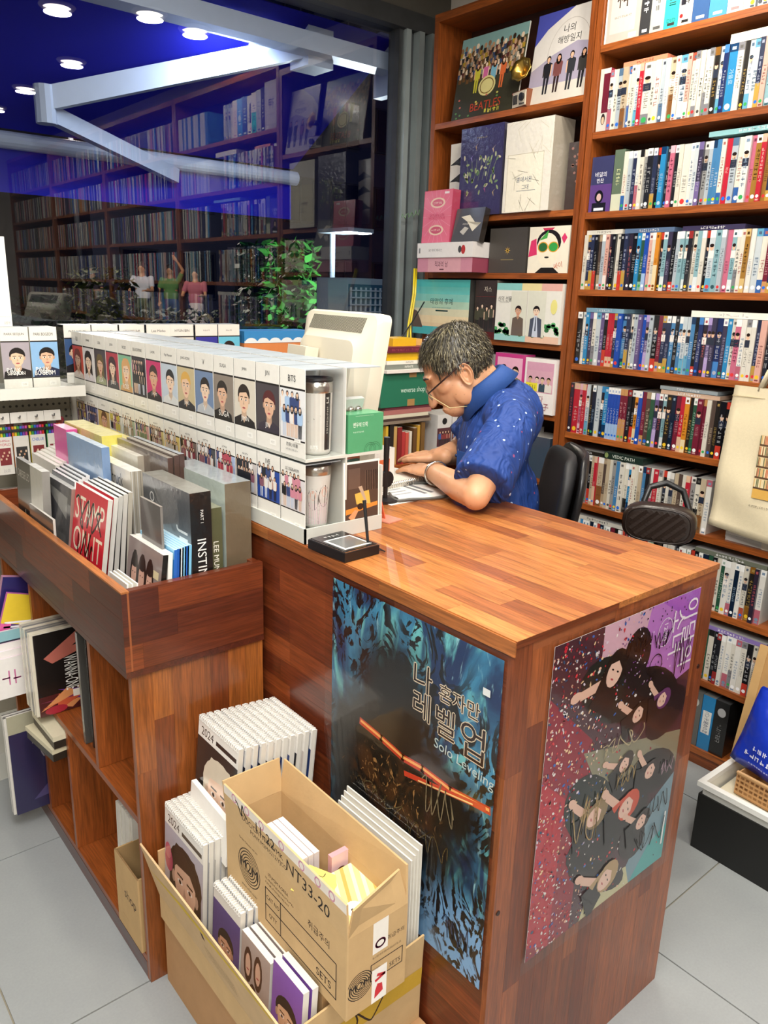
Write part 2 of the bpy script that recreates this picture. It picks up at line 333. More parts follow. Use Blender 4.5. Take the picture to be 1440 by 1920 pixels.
class MB:
    def __init__(s): s.v, s.f, s.c = [], [], []
    def add(s, vs, fs, col):
        n = len(s.v); s.v += [tuple(v) for v in vs]; c = col if isinstance(col, tuple) and max(col) <= 1 and len(col) == 3 else lin(col)
        for f in fs: s.f.append(tuple(i+n for i in f)); s.c.append(c)
        return s
    def box(s, a, b, col='#ffffff', sides=None):
        x0, y0, z0 = a; x1, y1, z1 = b
        v = [(x0, y0, z0), (x1, y0, z0), (x1, y1, z0), (x0, y1, z0), (x0, y0, z1), (x1, y0, z1), (x1, y1, z1), (x0, y1, z1)]
        F = {'-z': (0, 3, 2, 1), '+z': (4, 5, 6, 7), '-y': (0, 1, 5, 4), '+x': (1, 2, 6, 5), '+y': (2, 3, 7, 6), '-x': (3, 0, 4, 7)}
        for k, f in F.items(): s.add([v[i] for i in f], [(0, 1, 2, 3)], (sides or {}).get(k, col))
        return s
    def cyl(s, p0, p1, r0, r1=None, col='#ffffff', n=14, caps=True):
        r1 = r0 if r1 is None else r1; p0, p1 = Vector(p0), Vector(p1); d = (p1-p0).normalized()
        a = d.orthogonal().normalized(); b = d.cross(a); V = []
        for p, r in ((p0, r0), (p1, r1)): V += [p+(a*math.cos(t)+b*math.sin(t))*r for t in [i*2*math.pi/n for i in range(n)]]
        F = [(i, (i+1) % n, n+(i+1) % n, n+i) for i in range(n)]
        if caps: F += [tuple(range(n-1, -1, -1)), tuple(range(n, 2*n))]
        return s.add(V, F, col)
    def tube(s, pts, r, col='#ffffff', n=6, closed=False):
        pts = [Vector(p) for p in pts]; V = []; F = []; up = None; m = len(pts)
        for i, p in enumerate(pts):
            if closed: d = pts[(i+1) % m]-pts[i-1]
            else: d = pts[min(i+1, m-1)]-pts[max(i-1, 0)]
            d = d.normalized(); a = (d.orthogonal() if up is None else up-d*up.dot(d)).normalized(); up = a; b = d.cross(a); rr = r[i] if isinstance(r, (list, tuple)) else r
            V += [p+(a*math.cos(t)+b*math.sin(t))*rr for t in [k*2*math.pi/n for k in range(n)]]
        for i in range(m if closed else m-1):
            j = (i+1) % m
            for k in range(n): F.append((i*n+k, i*n+(k+1) % n, j*n+(k+1) % n, j*n+k))
        if not closed: F += [tuple(range(n-1, -1, -1)), tuple(range((m-1)*n, m*n))]
        return s.add(V, F, col)
    def lathe(s, prof, c=(0, 0, 0), col='#ffffff', n=20, cap=True):
        V = []; F = []; m = len(prof)
        for r, z in prof: V += [(c[0]+r*math.cos(t), c[1]+r*math.sin(t), c[2]+z) for t in [k*2*math.pi/n for k in range(n)]]
        for i in range(m-1):
            for k in range(n): F.append((i*n+k, i*n+(k+1) % n, (i+1)*n+(k+1) % n, (i+1)*n+k))
        if cap: F += [tuple(range(n-1, -1, -1)), tuple(range((m-1)*n, m*n))]
        return s.add(V, F, col)
    def ell(s, c, r, col='#ffffff', nu=14, nv=9, rot=None):
        V = []; F = []
        for j in range(nv+1):
            ph = -math.pi/2+math.pi*j/nv
            for i in range(nu):
                t = 2*math.pi*i/nu; p = Vector((r[0]*math.cos(ph)*math.cos(t), r[1]*math.cos(ph)*math.sin(t), r[2]*math.sin(ph)))
                if rot: p = rot @ p
                V.append(p+Vector(c))
        for j in range(nv):
            for i in range(nu): F.append((j*nu+i, j*nu+(i+1) % nu, (j+1)*nu+(i+1) % nu, (j+1)*nu+i))
        return s.add(V, F, col)
    def art(s, A, o, u, v, eps=3e-5, off=2e-4):
        o, u, v = Vector(o), Vector(u), Vector(v); n = u.cross(v).normalized()
        for p, f, c, z in A.it: s.add([o+u*a+v*b+n*(off+min(z, 140)*eps) for a, b in p], f, c)
        return s
    def mesh(s, name, mat, smooth=False):
        me = bpy.data.meshes.new(name); me.from_pydata(s.v, [], s.f); me.update()
        ca = me.color_attributes.new('Col', 'FLOAT_COLOR', 'CORNER'); arr = np.ones((len(me.loops), 4), np.float32)
        cols = np.array(s.c, np.float32).reshape(-1, 3); cnt = np.array([len(f) for f in s.f]); arr[:, :3] = np.repeat(cols, cnt, axis=0); ca.data.foreach_set('color', arr.ravel())
        me.materials.append(MATS[mat])
        if smooth: me.polygons.foreach_set('use_smooth', [True]*len(me.polygons))
        return me
    def obj(s, name, mat='satin', parent=None, loc=None, rot=None, smooth=False):
        return put(name, s.mesh(name, mat, smooth), parent, loc, rot)
def put(name, me, parent=None, loc=None, rot=None):
    o = bpy.data.objects.new(name, me); COL.objects.link(o)
    if parent: o.parent = parent
    if loc is not None: o.location = loc
    if rot is not None: o.rotation_euler = rot
    return o
def tag(o, label, cat, group=None):
    o['label'] = label; o['category'] = cat
    if group: o['group'] = group
    return o
def thing(name, label, cat, loc=(0, 0, 0), rot=(0, 0, 0), group=None):
    o = put(name, None, None, loc, rot); o.empty_display_size = .05
    return tag(o, label, cat, group)
def struct(o): o['kind'] = 'structure'; return o
def bevel(o, wd=.003, seg=2):
    m = o.modifiers.new('bevel', 'BEVEL'); m.width = wd; m.segments = seg; m.limit_method = 'ANGLE'; return o
def sub(o, lv=1):
    m = o.modifiers.new('subsurf', 'SUBSURF'); m.levels = lv; m.render_levels = lv; return o
def copy_thing(root, loc=None, rot=None, label=None, group=None):
    r = root.copy(); COL.objects.link(r)
    if loc is not None: r.location = loc
    if rot is not None: r.rotation_euler = rot
    if label: r['label'] = label
    if group: r['group'] = group
    for ch in list(root.children):
        c = ch.copy(); COL.objects.link(c); c.parent = r
        for g in list(ch.children):
            d = g.copy(); COL.objects.link(d); d.parent = c
    return r
_stv = {}
def stave_panel(parent, o, u, v, L, W, mat, sw=.05, th=.012, rng=None, lens=(.28, .36, .45, .55), gap=.0003, name='stave'):
    """laminated board: staves run along u (length L), rows step along v (width W); outer face on the +n side of o"""
    o, u, v = Vector(o), Vector(u).normalized(), Vector(v).normalized(); n = u.cross(v); R = Matrix((u, v, n)).transposed()
    rows = max(1, round(W/sw)); sw = W/rows
    for r in range(rows):
        x = 0; first = True
        while x < L-1e-6:
            l = rng.choice(lens)
            if first: l *= rng.uniform(.35, 1); first = False
            l = round(l/.04)*.04
            if L-x-l < .12: l = L-x
            key = (round(l, 3), round(sw, 4), th, mat)
            if key not in _stv:
                _stv[key] = MB().box((0, 0, -th), (l-gap, sw-gap, 0)).mesh('stave', mat)
            s = put(name, _stv[key], parent); m4 = R.to_4x4(); m4.translation = o+u*x+v*(r*sw)+n*rng.uniform(-.00008, .00008); s.matrix_local = m4
            x += l

# ================================================================== THE ROOM
RX = 2.72          # right wall (behind the bookcases)
YW = 2.86          # window wall
LX, BY = -2.6, -3.3
rng = random.Random(7)
# floor: grout bed with single tiles
fl = struct(MB().box((LX, BY, -.06), (RX, YW, -.004), '#8b8472').obj('floor', 'grout'))
TX, TY = .6725, .6525
tile_me = MB().box((0, 0, -.006), (TX-.004, TY-.004, 0)).mesh('floor_tile', 'floor_tile')
ix = math.floor((LX-.275)/TX)
while .275+ix*TX < RX-.05:
    iy = math.floor((BY-2.141)/TY)
    while 2.141+iy*TY < YW-.03:
        x0, y0 = .275+ix*TX, 2.141+iy*TY; x1, y1 = min(x0+TX, RX), min(y0+TY, YW); xa, ya = max(x0, LX), max(y0, BY)
        if x1-xa > TX-.01 and y1-ya > TY-.01: put('tile', tile_me, fl, (x0+.002, y0+.002, 0))
        else: MB().box((0, 0, -.006), (x1-xa-.004, y1-ya-.004, 0)).obj('tile', 'floor_tile', fl, (xa+.002, ya+.002, 0))
        iy += 1
    ix += 1
struct(MB().box((LX, BY, CEIL), (RX, YW, CEIL+.05)).obj('ceiling', 'dark_ceiling'))
struct(MB().box((RX, BY, 0), (RX+.1, YW+.12, CEIL+.05)).obj('wall_right', 'white_wall'))
struct(MB().box((LX-.1, BY, 0), (LX, YW+.12, CEIL+.05)).obj('wall_left', 'white_wall'))
struct(MB().box((LX-.1, BY-.1, 0), (RX+.1, BY, CEIL+.05)).obj('wall_back', 'white_wall'))
WZ0, WZ1, WX1 = 1.06, 2.70, 2.425
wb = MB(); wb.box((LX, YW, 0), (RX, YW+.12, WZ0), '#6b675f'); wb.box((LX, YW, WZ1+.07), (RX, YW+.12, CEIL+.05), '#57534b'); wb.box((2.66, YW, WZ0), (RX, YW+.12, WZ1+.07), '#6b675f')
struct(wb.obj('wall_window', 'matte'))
# window: frame members and one big pane
win = struct(MB().box((LX, YW-.01, WZ0-.03), (2.66, YW+.08, WZ0+.02)).obj('window_1', 'dark_metal'))
MB().box((LX, YW-.02, WZ1), (2.66, YW+.10, WZ1+.07)).obj('window_head', 'dark_metal', win)
for xa, xb, ya, yb, mt in ((2.425, 2.445, .0, .07, 'dark_metal'), (2.452, 2.478, -.018, .07, 'alu'), (2.478, 2.515, .01, .07, 'dark_metal'), (2.515, 2.545, -.03, .07, 'alu'), (2.545, 2.575, .0, .07, 'dark_metal'), (2.575, 2.66, -.045, .07, 'alu')):
    MB().box((xa, YW+ya, WZ0), (xb, YW+yb, WZ1)).obj('window_jamb', mt, win)
g = MB().box((LX, YW+.03, WZ0+.02), (WX1, YW+.032, WZ1)).obj('window_pane', 'window_glass', win)

# ceiling lamps
for i, (x, y) in enumerate(DOWNLIGHTS):
    t = thing('ceiling_downlight', 'round recessed downlight with white trim in the dark ceiling', 'ceiling light', (x, y, CEIL), group='round downlights in the ceiling')
    MB().lathe([(.085, 0), (.09, -.006), (.08, -.016), (.068, -.016), (.066, -.006)], n=20, col='#f4f1ea', cap=False).obj('trim', 'plastic', t, smooth=True)
    MB().lathe([(.066, -.006), (.066, -.008)], n=20).obj('diffuser', 'lamp_glow', t)
for x, y in ((.15, .2), (-.9, -1.2)):
    t = thing('ceiling_panel', 'flat rectangular light panel on the dark ceiling', 'ceiling light', (x, y, CEIL), group='flat ceiling light panels')
    MB().box((-.32, -.62, -.03), (.32, .62, 0), '#f0f0ee').obj('frame', 'plastic', t); MB().box((-.3, -.6, -.032), (.3, .6, -.0301)).obj('diffuser', 'panel_glow', t)

# ================================================================== OUTSIDE
struct(MB().box((-14, YW+.12, -.15), (22, 10.5, -.02)).obj('street', 'asphalt'))
struct(MB().box((-14, 10.5, -.15), (22, 32, .34)).obj('far_pavement', 'asphalt'))
# awning under the dusk sky
d1 = ray(555, 335); AWX = 2.56; YF = AWX*d1.y/d1.x
zb = ony(700, 117, 3.06).z; zf = ony(300, 301, YF).z
aw = thing('awning', 'blue fabric awning on white folding arms outside the shop window', 'awning', (0, 3.06, zb))
AL = -1.6
def awp(x, y, z): return (x, y-3.06, z-zb)
MB().box(awp(AL, 3.0, zb-.035), awp(AWX, 3.1, zb+.035)).obj('wall_bar', 'awning_metal', aw)
f = MB(); f.v = []; zt = zb+.10
P = [(AL, 3.02, zt), (AWX-.02, 3.02, zt), (AWX-.02, YF, zf+.045), (AL, YF, zf+.045)]
f.add([awp(*p) for p in P]+[awp(p[0], p[1], p[2]+.004) for p in P], [(0, 1, 2, 3), (7, 6, 5, 4), (0, 4, 5, 1), (1, 5, 6, 2), (2, 6, 7, 3), (3, 7, 4, 0)], '#2222c0'); f.obj('canopy', 'awning_fabric', aw)
MB().box(awp(AL, YF+.02, zf-.21), awp(AWX-.02, YF+.024, zf+.02), '#2222c0').obj('valance', 'awning_fabric', aw)
MB().cyl(awp(AL, YF, zf), awp(AWX, YF, zf), .036, n=16).obj('front_bar', 'awning_metal', aw)
sh = ony(590, 85, 3.10); z1 = sh.z-.03; z2 = zf-.02
dk_ = (zf+.045-zt)/(YF-3.02); re_ = ray(84, 186); el = CAMP+re_*((zt-dk_*3.02-.13-CAMH)/(re_.z-dk_*re_.y))
en = ony(330, 330, YF)
def bar(name, a, b, wd, ht):
    a, b = Vector(a), Vector(b); d = (b-a); L = d.length; x = d.normalized(); y = Vector((0, 0, 1)).cross(x).normalized(); z = x.cross(y)
    o = MB().box((0, -wd/2, -ht/2), (L, wd/2, ht/2)).obj(name, 'awning_metal', aw); m4 = Matrix((x, y, z)).transposed().to_4x4(); m4.translation = a-Vector((0, 3.06, zb)); o.matrix_local = m4; bevel(o, .008)
bar('upper_arm', sh, el, .045, .085); bar('forearm', el+Vector((0, 0, -.045)), en, .04, .065)
MB().cyl(awp(el.x, el.y, el.z-.09), awp(el.x, el.y, el.z+.05), .04, n=12).obj('elbow_joint', 'awning_metal', aw)
MB().box(awp(sh.x-.06, 3.06, sh.z-.09), awp(sh.x+.07, 3.2, sh.z+.10)).obj('shoulder_bracket', 'awning_metal', aw)
MB().box(awp(AWX-.03, 3.0, zb-.12), awp(AWX+.02, 3.16, zb+.15)).obj('end_bracket', 'awning_metal', aw)
lf = thing('awning_floodlight', 'small lit floodlight on a bracket beside the awning arm', 'lamp', tuple(ony(490, 85, 3.2)))
MB().box((-.09, -.02, .01), (.09, .06, .06), '#c8ccd0').obj('housing', 'plastic', lf); MB().cyl((0, 0, -.012), (0, 0, .01), .055, n=16).obj('lens', 'cold_lamp', lf); MB().box((-.1, -.01, .06), (-.085, .01, .14), '#9aa0a4').obj('bracket', 'plastic', lf)
# buildings across the street
bd = thing('grey_building', 'dusky grey building with dark windows across the street', 'building', (14.2, 21, .34))
MB().box((-6.5, 0, 0), (5, 6, 14), '#4a5166').obj('wall', 'matte', bd)
for iz in range(5):
    for ixx in range(6):
        x, z = -5.8+ixx*1.7, .9+iz*2.3
        wv = MB().box((x, -.08, z), (x+1.05, .02, z+1.3), '#3a3f4c').obj('window', 'matte', bd); MB().box((x+.06, -.1, z+.06), (x+.99, -.081, z+1.24), '#0d1220').obj('pane', 'gloss', wv); MB().box((x+.5, -.12, z), (x+.55, -.1, z+1.3), '#3a3f4c').obj('mullion', 'matte', wv)
b2 = thing('dark_building', 'long dark shop building behind the people on the pavement', 'building', (-2.4, 22, .34))
MB().box((-8, 0, 0), (9.6, 4, 7), '#23262e').obj('wall', 'matte', b2)
for i in range(6):
    wv = MB().box((-7+i*2.6, -.1, .3), (-5+i*2.6, .02, 2.3), '#3a3540').obj('shop_window', 'matte', b2); MB().box((-6.9+i*2.6, -.12, .4), (-5.1+i*2.6, -.101, 2.2), '#151a26').obj('pane', 'gloss', wv)
# bushes
def bush(name, label, c, r, h, col, n, seed, group=None):
    rg = random.Random(seed); b = MB()
    for i in range(n):
        t = rg.uniform(0, 6.28); zz = rg.random(); rr = r*math.sqrt(rg.random())*(1-.55*abs(zz-.35))
        p = Vector((rr*math.cos(t), rr*math.sin(t), zz*h+.1)); s = rg.uniform(.03, .07); u = Vector((rg.uniform(-1, 1), rg.uniform(-1, 1), rg.uniform(-.4, .8))).normalized(); v = u.orthogonal().normalized(); k = rg.uniform(.6, 1.25); cc = [min(255, q*k) for q in col]
        b.add([p-u*s, p+v*s*.45, p+u*s, p-v*s*.45], [(0, 1, 2, 3)], cc)
    t = thing(name, label, 'bush', c, group=group); b.obj('foliage', 'matte', t)
    MB().cyl((0, 0, 0), (0, 0, h*.6), .03, .02, '#4b3a28').obj('stem', 'matte', t)
def gpt(x, y, Y, z): p = ony(x, y, Y); return (p.x, Y, z)
bush('green_shrub', 'tall bright green shrub lit by the post lamp outside the window', gpt(545, 570, 5.4, -.02), .34, 1.9, (60, 140, 50), 1500, 3)
bush('green_shrub', 'shorter green shrub next to the tall lit one outside', gpt(490, 570, 6.6, -.02), .33, 1.95, (45, 110, 45), 1300, 4)
bush('yellow_shrub', 'low yellow green shrub in front of the people outside', gpt(190, 580, 9.0, -.02), .55, 1.7, (120, 130, 40), 1300, 5)
bush('dark_hedge', 'dark green hedge on the far side of the street', gpt(40, 580, 7.6, -.02), .7, 1.4, (30, 60, 30), 1500, 6)
bush('dark_hedge', 'dark low hedge below the woman raising her arm', gpt(330, 590, 9.6, -.02), .8, 1.25, (30, 60, 30), 1300, 8)
sl_ = thing('added_lamp', 'tall dark lamp added to light the people on the far pavement', 'added lamp', (4.2, 12.0, .34))  # post and head added around the extra light for the pavement people
MB().cyl((0, 0, 0), (0, 0, 3.8), .05, .035, '#3a3e44').obj('post', 'satin', sl_); MB().box((-.15, -.35, 3.74), (.15, .05, 3.82), '#3a3e44').obj('head', 'satin', sl_); MB().box((-.12, -.32, 3.725), (.12, -.08, 3.739), '#fff2e0').obj('lens', 'cold_lamp', sl_)
# condenser
pc = ony(708, 520, 4.3); ac = thing('air_conditioner', 'pale outdoor air conditioner with a square wire grille', 'air conditioner', (pc.x, 4.3, -.02), (0, 0, 0))
MB().box((-.26, 0, 0), (.26, .35, 1.72), '#b8c4c8').obj('casing', 'plastic', ac)
for k in range(12): MB().box((-.24+k*.042, -.02, .9), (-.232+k*.042, -.008, 1.66), '#dfe8ea').obj('grille_bar', 'plastic', ac)
for k in range(17): MB().box((-.25, -.03, .9+k*.046), (.25, -.02, .908+k*.046), '#dfe8ea').obj('grille_bar', 'plastic', ac)
MB().box((-.25, -.006, .88), (.25, -.001, 1.68), '#3a5a78').obj('coil', 'satin', ac)
ls_ = ony(672, 437, 4.45); lp_ = thing('post_lamp', 'slim lit strip lamp on a post behind the outdoor air conditioner', 'lamp', (ls_.x, 4.75, -.02))
MB().box((-.1, -.32, ls_.z+.018), (.1, -.22, ls_.z+.024), '#dff0ff').obj('light_strip', 'cold_lamp', lp_); MB().cyl((0, 0, 0), (0, 0, ls_.z+.04), .025, .02, '#5a626a').obj('post', 'satin', lp_); MB().box((-.11, -.33, ls_.z+.0245), (.11, .02, ls_.z+.05), '#8a949c').obj('head', 'satin', lp_)

# ================================================================== BOOKCASES
BX = 2.481
SHELF = [2.454, 2.181, 1.915, 1.648, 1.377, 1.114, .849, .592, .33, .067]
def wood_board(name, parent, size, loc, axis='y', mat='wood_shelf'):
    """board whose grain (own x axis) runs along the given world axis; loc = min corner"""
    sx, sy, sz = size; rg = random.Random(hash((name, loc[1], loc[2])) & 0xffff)
    if axis == 'y':  # local x -> world y, local y -> -x
        o = MB().box((0, 0, 0), (sy, sx, sz)).obj(name, mat, parent, (loc[0]+sx, loc[1], loc[2]), (0, 0, math.pi/2))
    elif axis == 'z':
        o = MB().box((0, 0, 0), (sz, sy, sx)).obj(name, mat, parent, (loc[0]+sx, loc[1], loc[2]), (0, -math.pi/2, 0))
    else:
        o = MB().box((0, 0, 0), (sx, sy, sz)).obj(name, mat, parent, loc)
    return o
def bookcase(y0, y1, levels, ztop, label, depth=.2, th=.022, base=True):
    t = thing('bookcase', label, 'bookcase', (BX, y0, 0))
    wood_board('upright', t, (depth, .024, ztop), (0, 0, 0), 'z'); wood_board('upright', t, (depth, .024, ztop), (0, y1-y0-.024, 0), 'z')
    for z in levels: wood_board('shelf_board', t, (depth-.008, y1-y0-.05, th), (.001, .025, z-th), 'y')
    wood_board('top_board', t, (depth, y1-y0, .03), (0, 0, ztop), 'y')
    MB().box((depth-.008, .025, .0), (depth, y1-y0-.025, ztop)).obj('back_panel', 'back_panel', t)
    if base: wood_board('plinth', t, (.02, y1-y0-.05, levels[-1]-th-.001), (.01, .025, 0), 'y')
    return t
bookcase(1.885, 2.70, [2.31, 1.93, 1.705, 1.44, 1.167, .90, .63, .36, .07], 2.695, 'orange brown wooden bookcase of display shelves in the window corner')
bookcase(.62, 1.88, SHELF, 2.74, 'wooden bookcase packed with DVD cases beside the display shelves')
for i in range(3):
    bookcase(.62-1.265*(i+1), .615-1.265*i, SHELF, 2.74, ['wooden DVD bookcase along the aisle, second from the display shelves', 'wooden DVD bookcase along the aisle, third from the display shelves', 'wooden DVD bookcase at the back of the aisle, farthest from the display shelves'][i])

# ------------------------------------------------------------------ DVD cases
# spines: (background, title colour, accent); titles in pen-stroke blocks unless readable in the photo
DV = [('#e9e4d6', '#3a3a3a', '#8a8a90'), ('#23252b', '#d8d8d8', '#a03030'), ('#2b3350', '#d0d6ea', '#c9a24a'), ('#d8d2c2', '#30405a', '#b0523c'), ('#3f3a52', '#cfc6e0', '#7a6aa0'),
      ('#1f2f63', '#f0f0f0', '#4a8ad0'), ('#b9c4cc', '#2a2a34', '#5c7a9a'), ('#14161a', '#e6e6e6', '#d04030'), ('#c9b79a', '#4a2c18', '#8a5a30'), ('#cfd8dc', '#26466a', '#6ab0d0'),
      ('#2e8fc8', '#f4f8fa', '#0d3c6a'), ('#1f4fb4', '#f4f4f4', '#a8c8f0'), ('#d0708a', '#5a1a34', '#f0c0cc'), ('#c4283a', '#f8e8d8', '#e8c0a0'), ('#a87a34', '#2c1a0a', '#e0c080'),
      ('#e0902c', '#5a2a08', '#f6e0b0'), ('#2f5a44', '#dce8d8', '#90c0a0'), ('#7a2438', '#f0c8c8', '#d09a60'), ('#efe9d8', '#a03a3a', '#3a6ab0'), ('#5a4a42', '#e8d8b8', '#b8a080'),
      ('#8fb8c0', '#14343c', '#e8f0f0'), ('#6a5a8a', '#f0e8f8', '#c0a8e0'), ('#e6e0d0', '#202020', '#202020'), ('#11243a', '#c8e0f0', '#3a90c8'), ('#9a9a98', '#1a1a1a', '#e8e4dc'),
      ('#e8b4a4', '#6a2a2a', '#fff0e8'), ('#282420', '#e0b860', '#906020'), ('#f0ede4', '#5a7aa0', '#c06a7a'), ('#4a86b8', '#ffffff', '#1a3a60'), ('#302838', '#e86a6a', '#a0a0b0')]
CN = ['cream', 'black', 'navy', 'beige', 'dusky purple', 'dark blue', 'pale grey blue', 'jet black', 'tan', 'pale grey', 'sky blue', 'royal blue', 'pink', 'red', 'gold brown', 'orange', 'dark green', 'maroon', 'ivory', 'brown',
      'pale teal', 'violet', 'off white', 'deep navy', 'mid grey', 'salmon', 'dark brown', 'white', 'steel blue', 'charcoal']
_dvd = {}
DH, DD = .19, .135
def dvd_mesh(k, th, var, title=None):
    key = (k, round(th, 4), var, title)
    if key in _dvd: return _dvd[key]
    rg = random.Random(k*31+var*7+int(th*1e4)); bgc, tcol, ac = [tuple(int(q[i:i+2], 16)*.9 for i in (1, 3, 5)) for q in DV[k]]; tcol = tuple(.72*p+.28*q for p, q in zip(tcol, bgc))
    dark = '#17181c' if rg.random() < .7 else '#d9d9d4'
    b = MB().box((0, 0, 0), (DD, th, DH), bgc, {'+x': dark, '+z': '#c9c8c2' if rg.random() < .6 else dark, '-z': dark})
    A = Art(th, DH)
    if rg.random() < .55: A.rect(0, DH*.88, th, DH, ac if rg.random() < .6 else '#e8e8e4')
    if rg.random() < .5: A.rect(th*.25, DH*.91, th*.75, DH*.955, tcol)
    if rg.random() < .35: A.rect(0, 0, th, DH*rg.uniform(.15, .45), ac)
    if rg.random() < .3:
        A.ell(th*.5, DH*.72, th*.36, DH*.05, '#d8b094', 8); A.ell(th*.5, DH*.755, th*.4, DH*.03, '#241814', 8); A.rect(0, DH*.55, th, DH*.67, '#2a3040' if rg.random() < .5 else '#e8e0d8')
    t0 = rg.uniform(.22, .34); t1 = rg.uniform(.5, .82)
    if title: A.text(title, th*.5, DH*.52, th*.55, tcol, -math.pi/2, maxw=DH*.55)
    else: A.glyphs(th*.2, DH*t0, th*.6, DH*(t1-t0), tcol, rg, vert=True, n=rg.randint(5, 12))
    A.ell(th*.5, DH*.085, th*.34, th*.34, rg.choice(['#d43a3a', '#2a6ad0', '#e8c030', '#e8e8e8', '#3aa058', '#f0f0f0', tcol]), 10)
    if rg.random() < .5: A.rect(th*.2, DH*.02, th*.8, DH*.045, tcol)
    b.art(A, (0, th, 0), (0, -1, 0), (0, 0, 1), off=1e-4)
    _dvd[key] = b.mesh('dvd_case', 'gloss'); return _dvd[key]
ROWN = ['top', 'second', 'third', 'fourth', 'fifth', 'sixth', 'seventh', 'eighth', 'ninth', 'tenth']
PAL = {1: [0, 3, 9, 6, 18, 22, 27, 24, 25, 20, 8], 2: [0, 1, 3, 7, 10, 12, 22, 27, 5, 14, 4, 28, 6, 24, 2, 18], 3: [0, 1, 2, 22, 27, 18, 6, 9, 4, 25, 20, 7, 29, 28], 4: [2, 4, 5, 21, 7, 11, 27, 0, 28, 10, 9, 29, 23, 6, 1],
       5: [1, 7, 13, 5, 11, 16, 22, 26, 17, 29, 23, 15, 19, 9], 6: [0, 24, 19, 1, 28, 8, 22, 13, 16, 7, 27, 10], 7: [7, 22, 16, 1, 24, 29, 23, 27], 8: [7, 22, 0, 29, 1, 27], 9: [26, 24, 11]}
dvd_n = 0
def place_dvd(row, y, k, th, var, title=None, z=None, lean=0):
    """y = the case's larger-y face; returns next free y"""
    global dvd_n
    o = put('dvd_case', dvd_mesh(k, th, var, title), None, (BX+.012+((var*37 % 5)-2)*.0022, y-th, SHELF[row] if z is None else z), (lean, 0, 0)); dvd_n += 1
    lab = '%s spined DVD case on the %s shelf of the packed bookcase' % (CN[k], ROWN[row])
    if title: lab = '%s spined DVD case reading %s on the %s shelf of the packed bookcase' % (CN[k], title, ROWN[row])
    tag(o, lab, 'DVD', 'DVD cases on the %s shelf' % ROWN[row]); return y-th-.0004
def flat_dvd(row, y0, y1, col, zoff=DH, label='', art=None, th=.015, x=.015):
    b = MB().box((0, 0, 0), (.135, y1-y0, th), col, {'+z': '#b8b8b4'}); A = Art(y1-y0, th); rg = random.Random(int(y0*1000)); A.glyphs((y1-y0)*.3, th*.2, (y1-y0)*.4, th*.6, art or '#e8e8e8', rg, n=9); b.art(A, (0, y1-y0, 0), (0, -1, 0), (0, 0, 1), off=1e-4)
    tag(b.obj('dvd_case', 'gloss', None, (BX+x, y0, SHELF[row]+zoff+.0005)), label, 'DVD')
def gen_row(row, y, yend, seed, special=()):
    rg = random.Random(seed); sp = dict(special); i = 0
    while y > yend+.03:
        if i in sp:
            for (k, th, var, ti) in sp[i]: y = place_dvd(row, y, k, th, var, ti)
        else:
            k = rg.choice(PAL[row]) if rg.random() < .85 else rg.randrange(len(DV)); y = place_dvd(row, y, k, rg.choice([.0145, .0145, .0145, .0150, .019]), rg.randrange(3))
        i += 1
    return y
def box_item(name, label, cat, x, y1, y0, z, h, dep_, cols, art=None, mat='gloss', group=None):
    """upright boxed set: front face at x, from y1 (window side) to y0"""
    b = MB().box((0, 0, 0), (dep_, y1-y0, h), cols[0], {'+z': cols[1], '-y': cols[2] if len(cols) > 2 else cols[0]})
    if art:
        A = Art(y1-y0, h); art(A); b.art(A, (0, y1-y0, 0), (0, -1, 0), (0, 0, 1), off=1e-4)
    return tag(b.obj(name, mat, None, (x, y0, z)), label, cat, group)
YR = 1.852
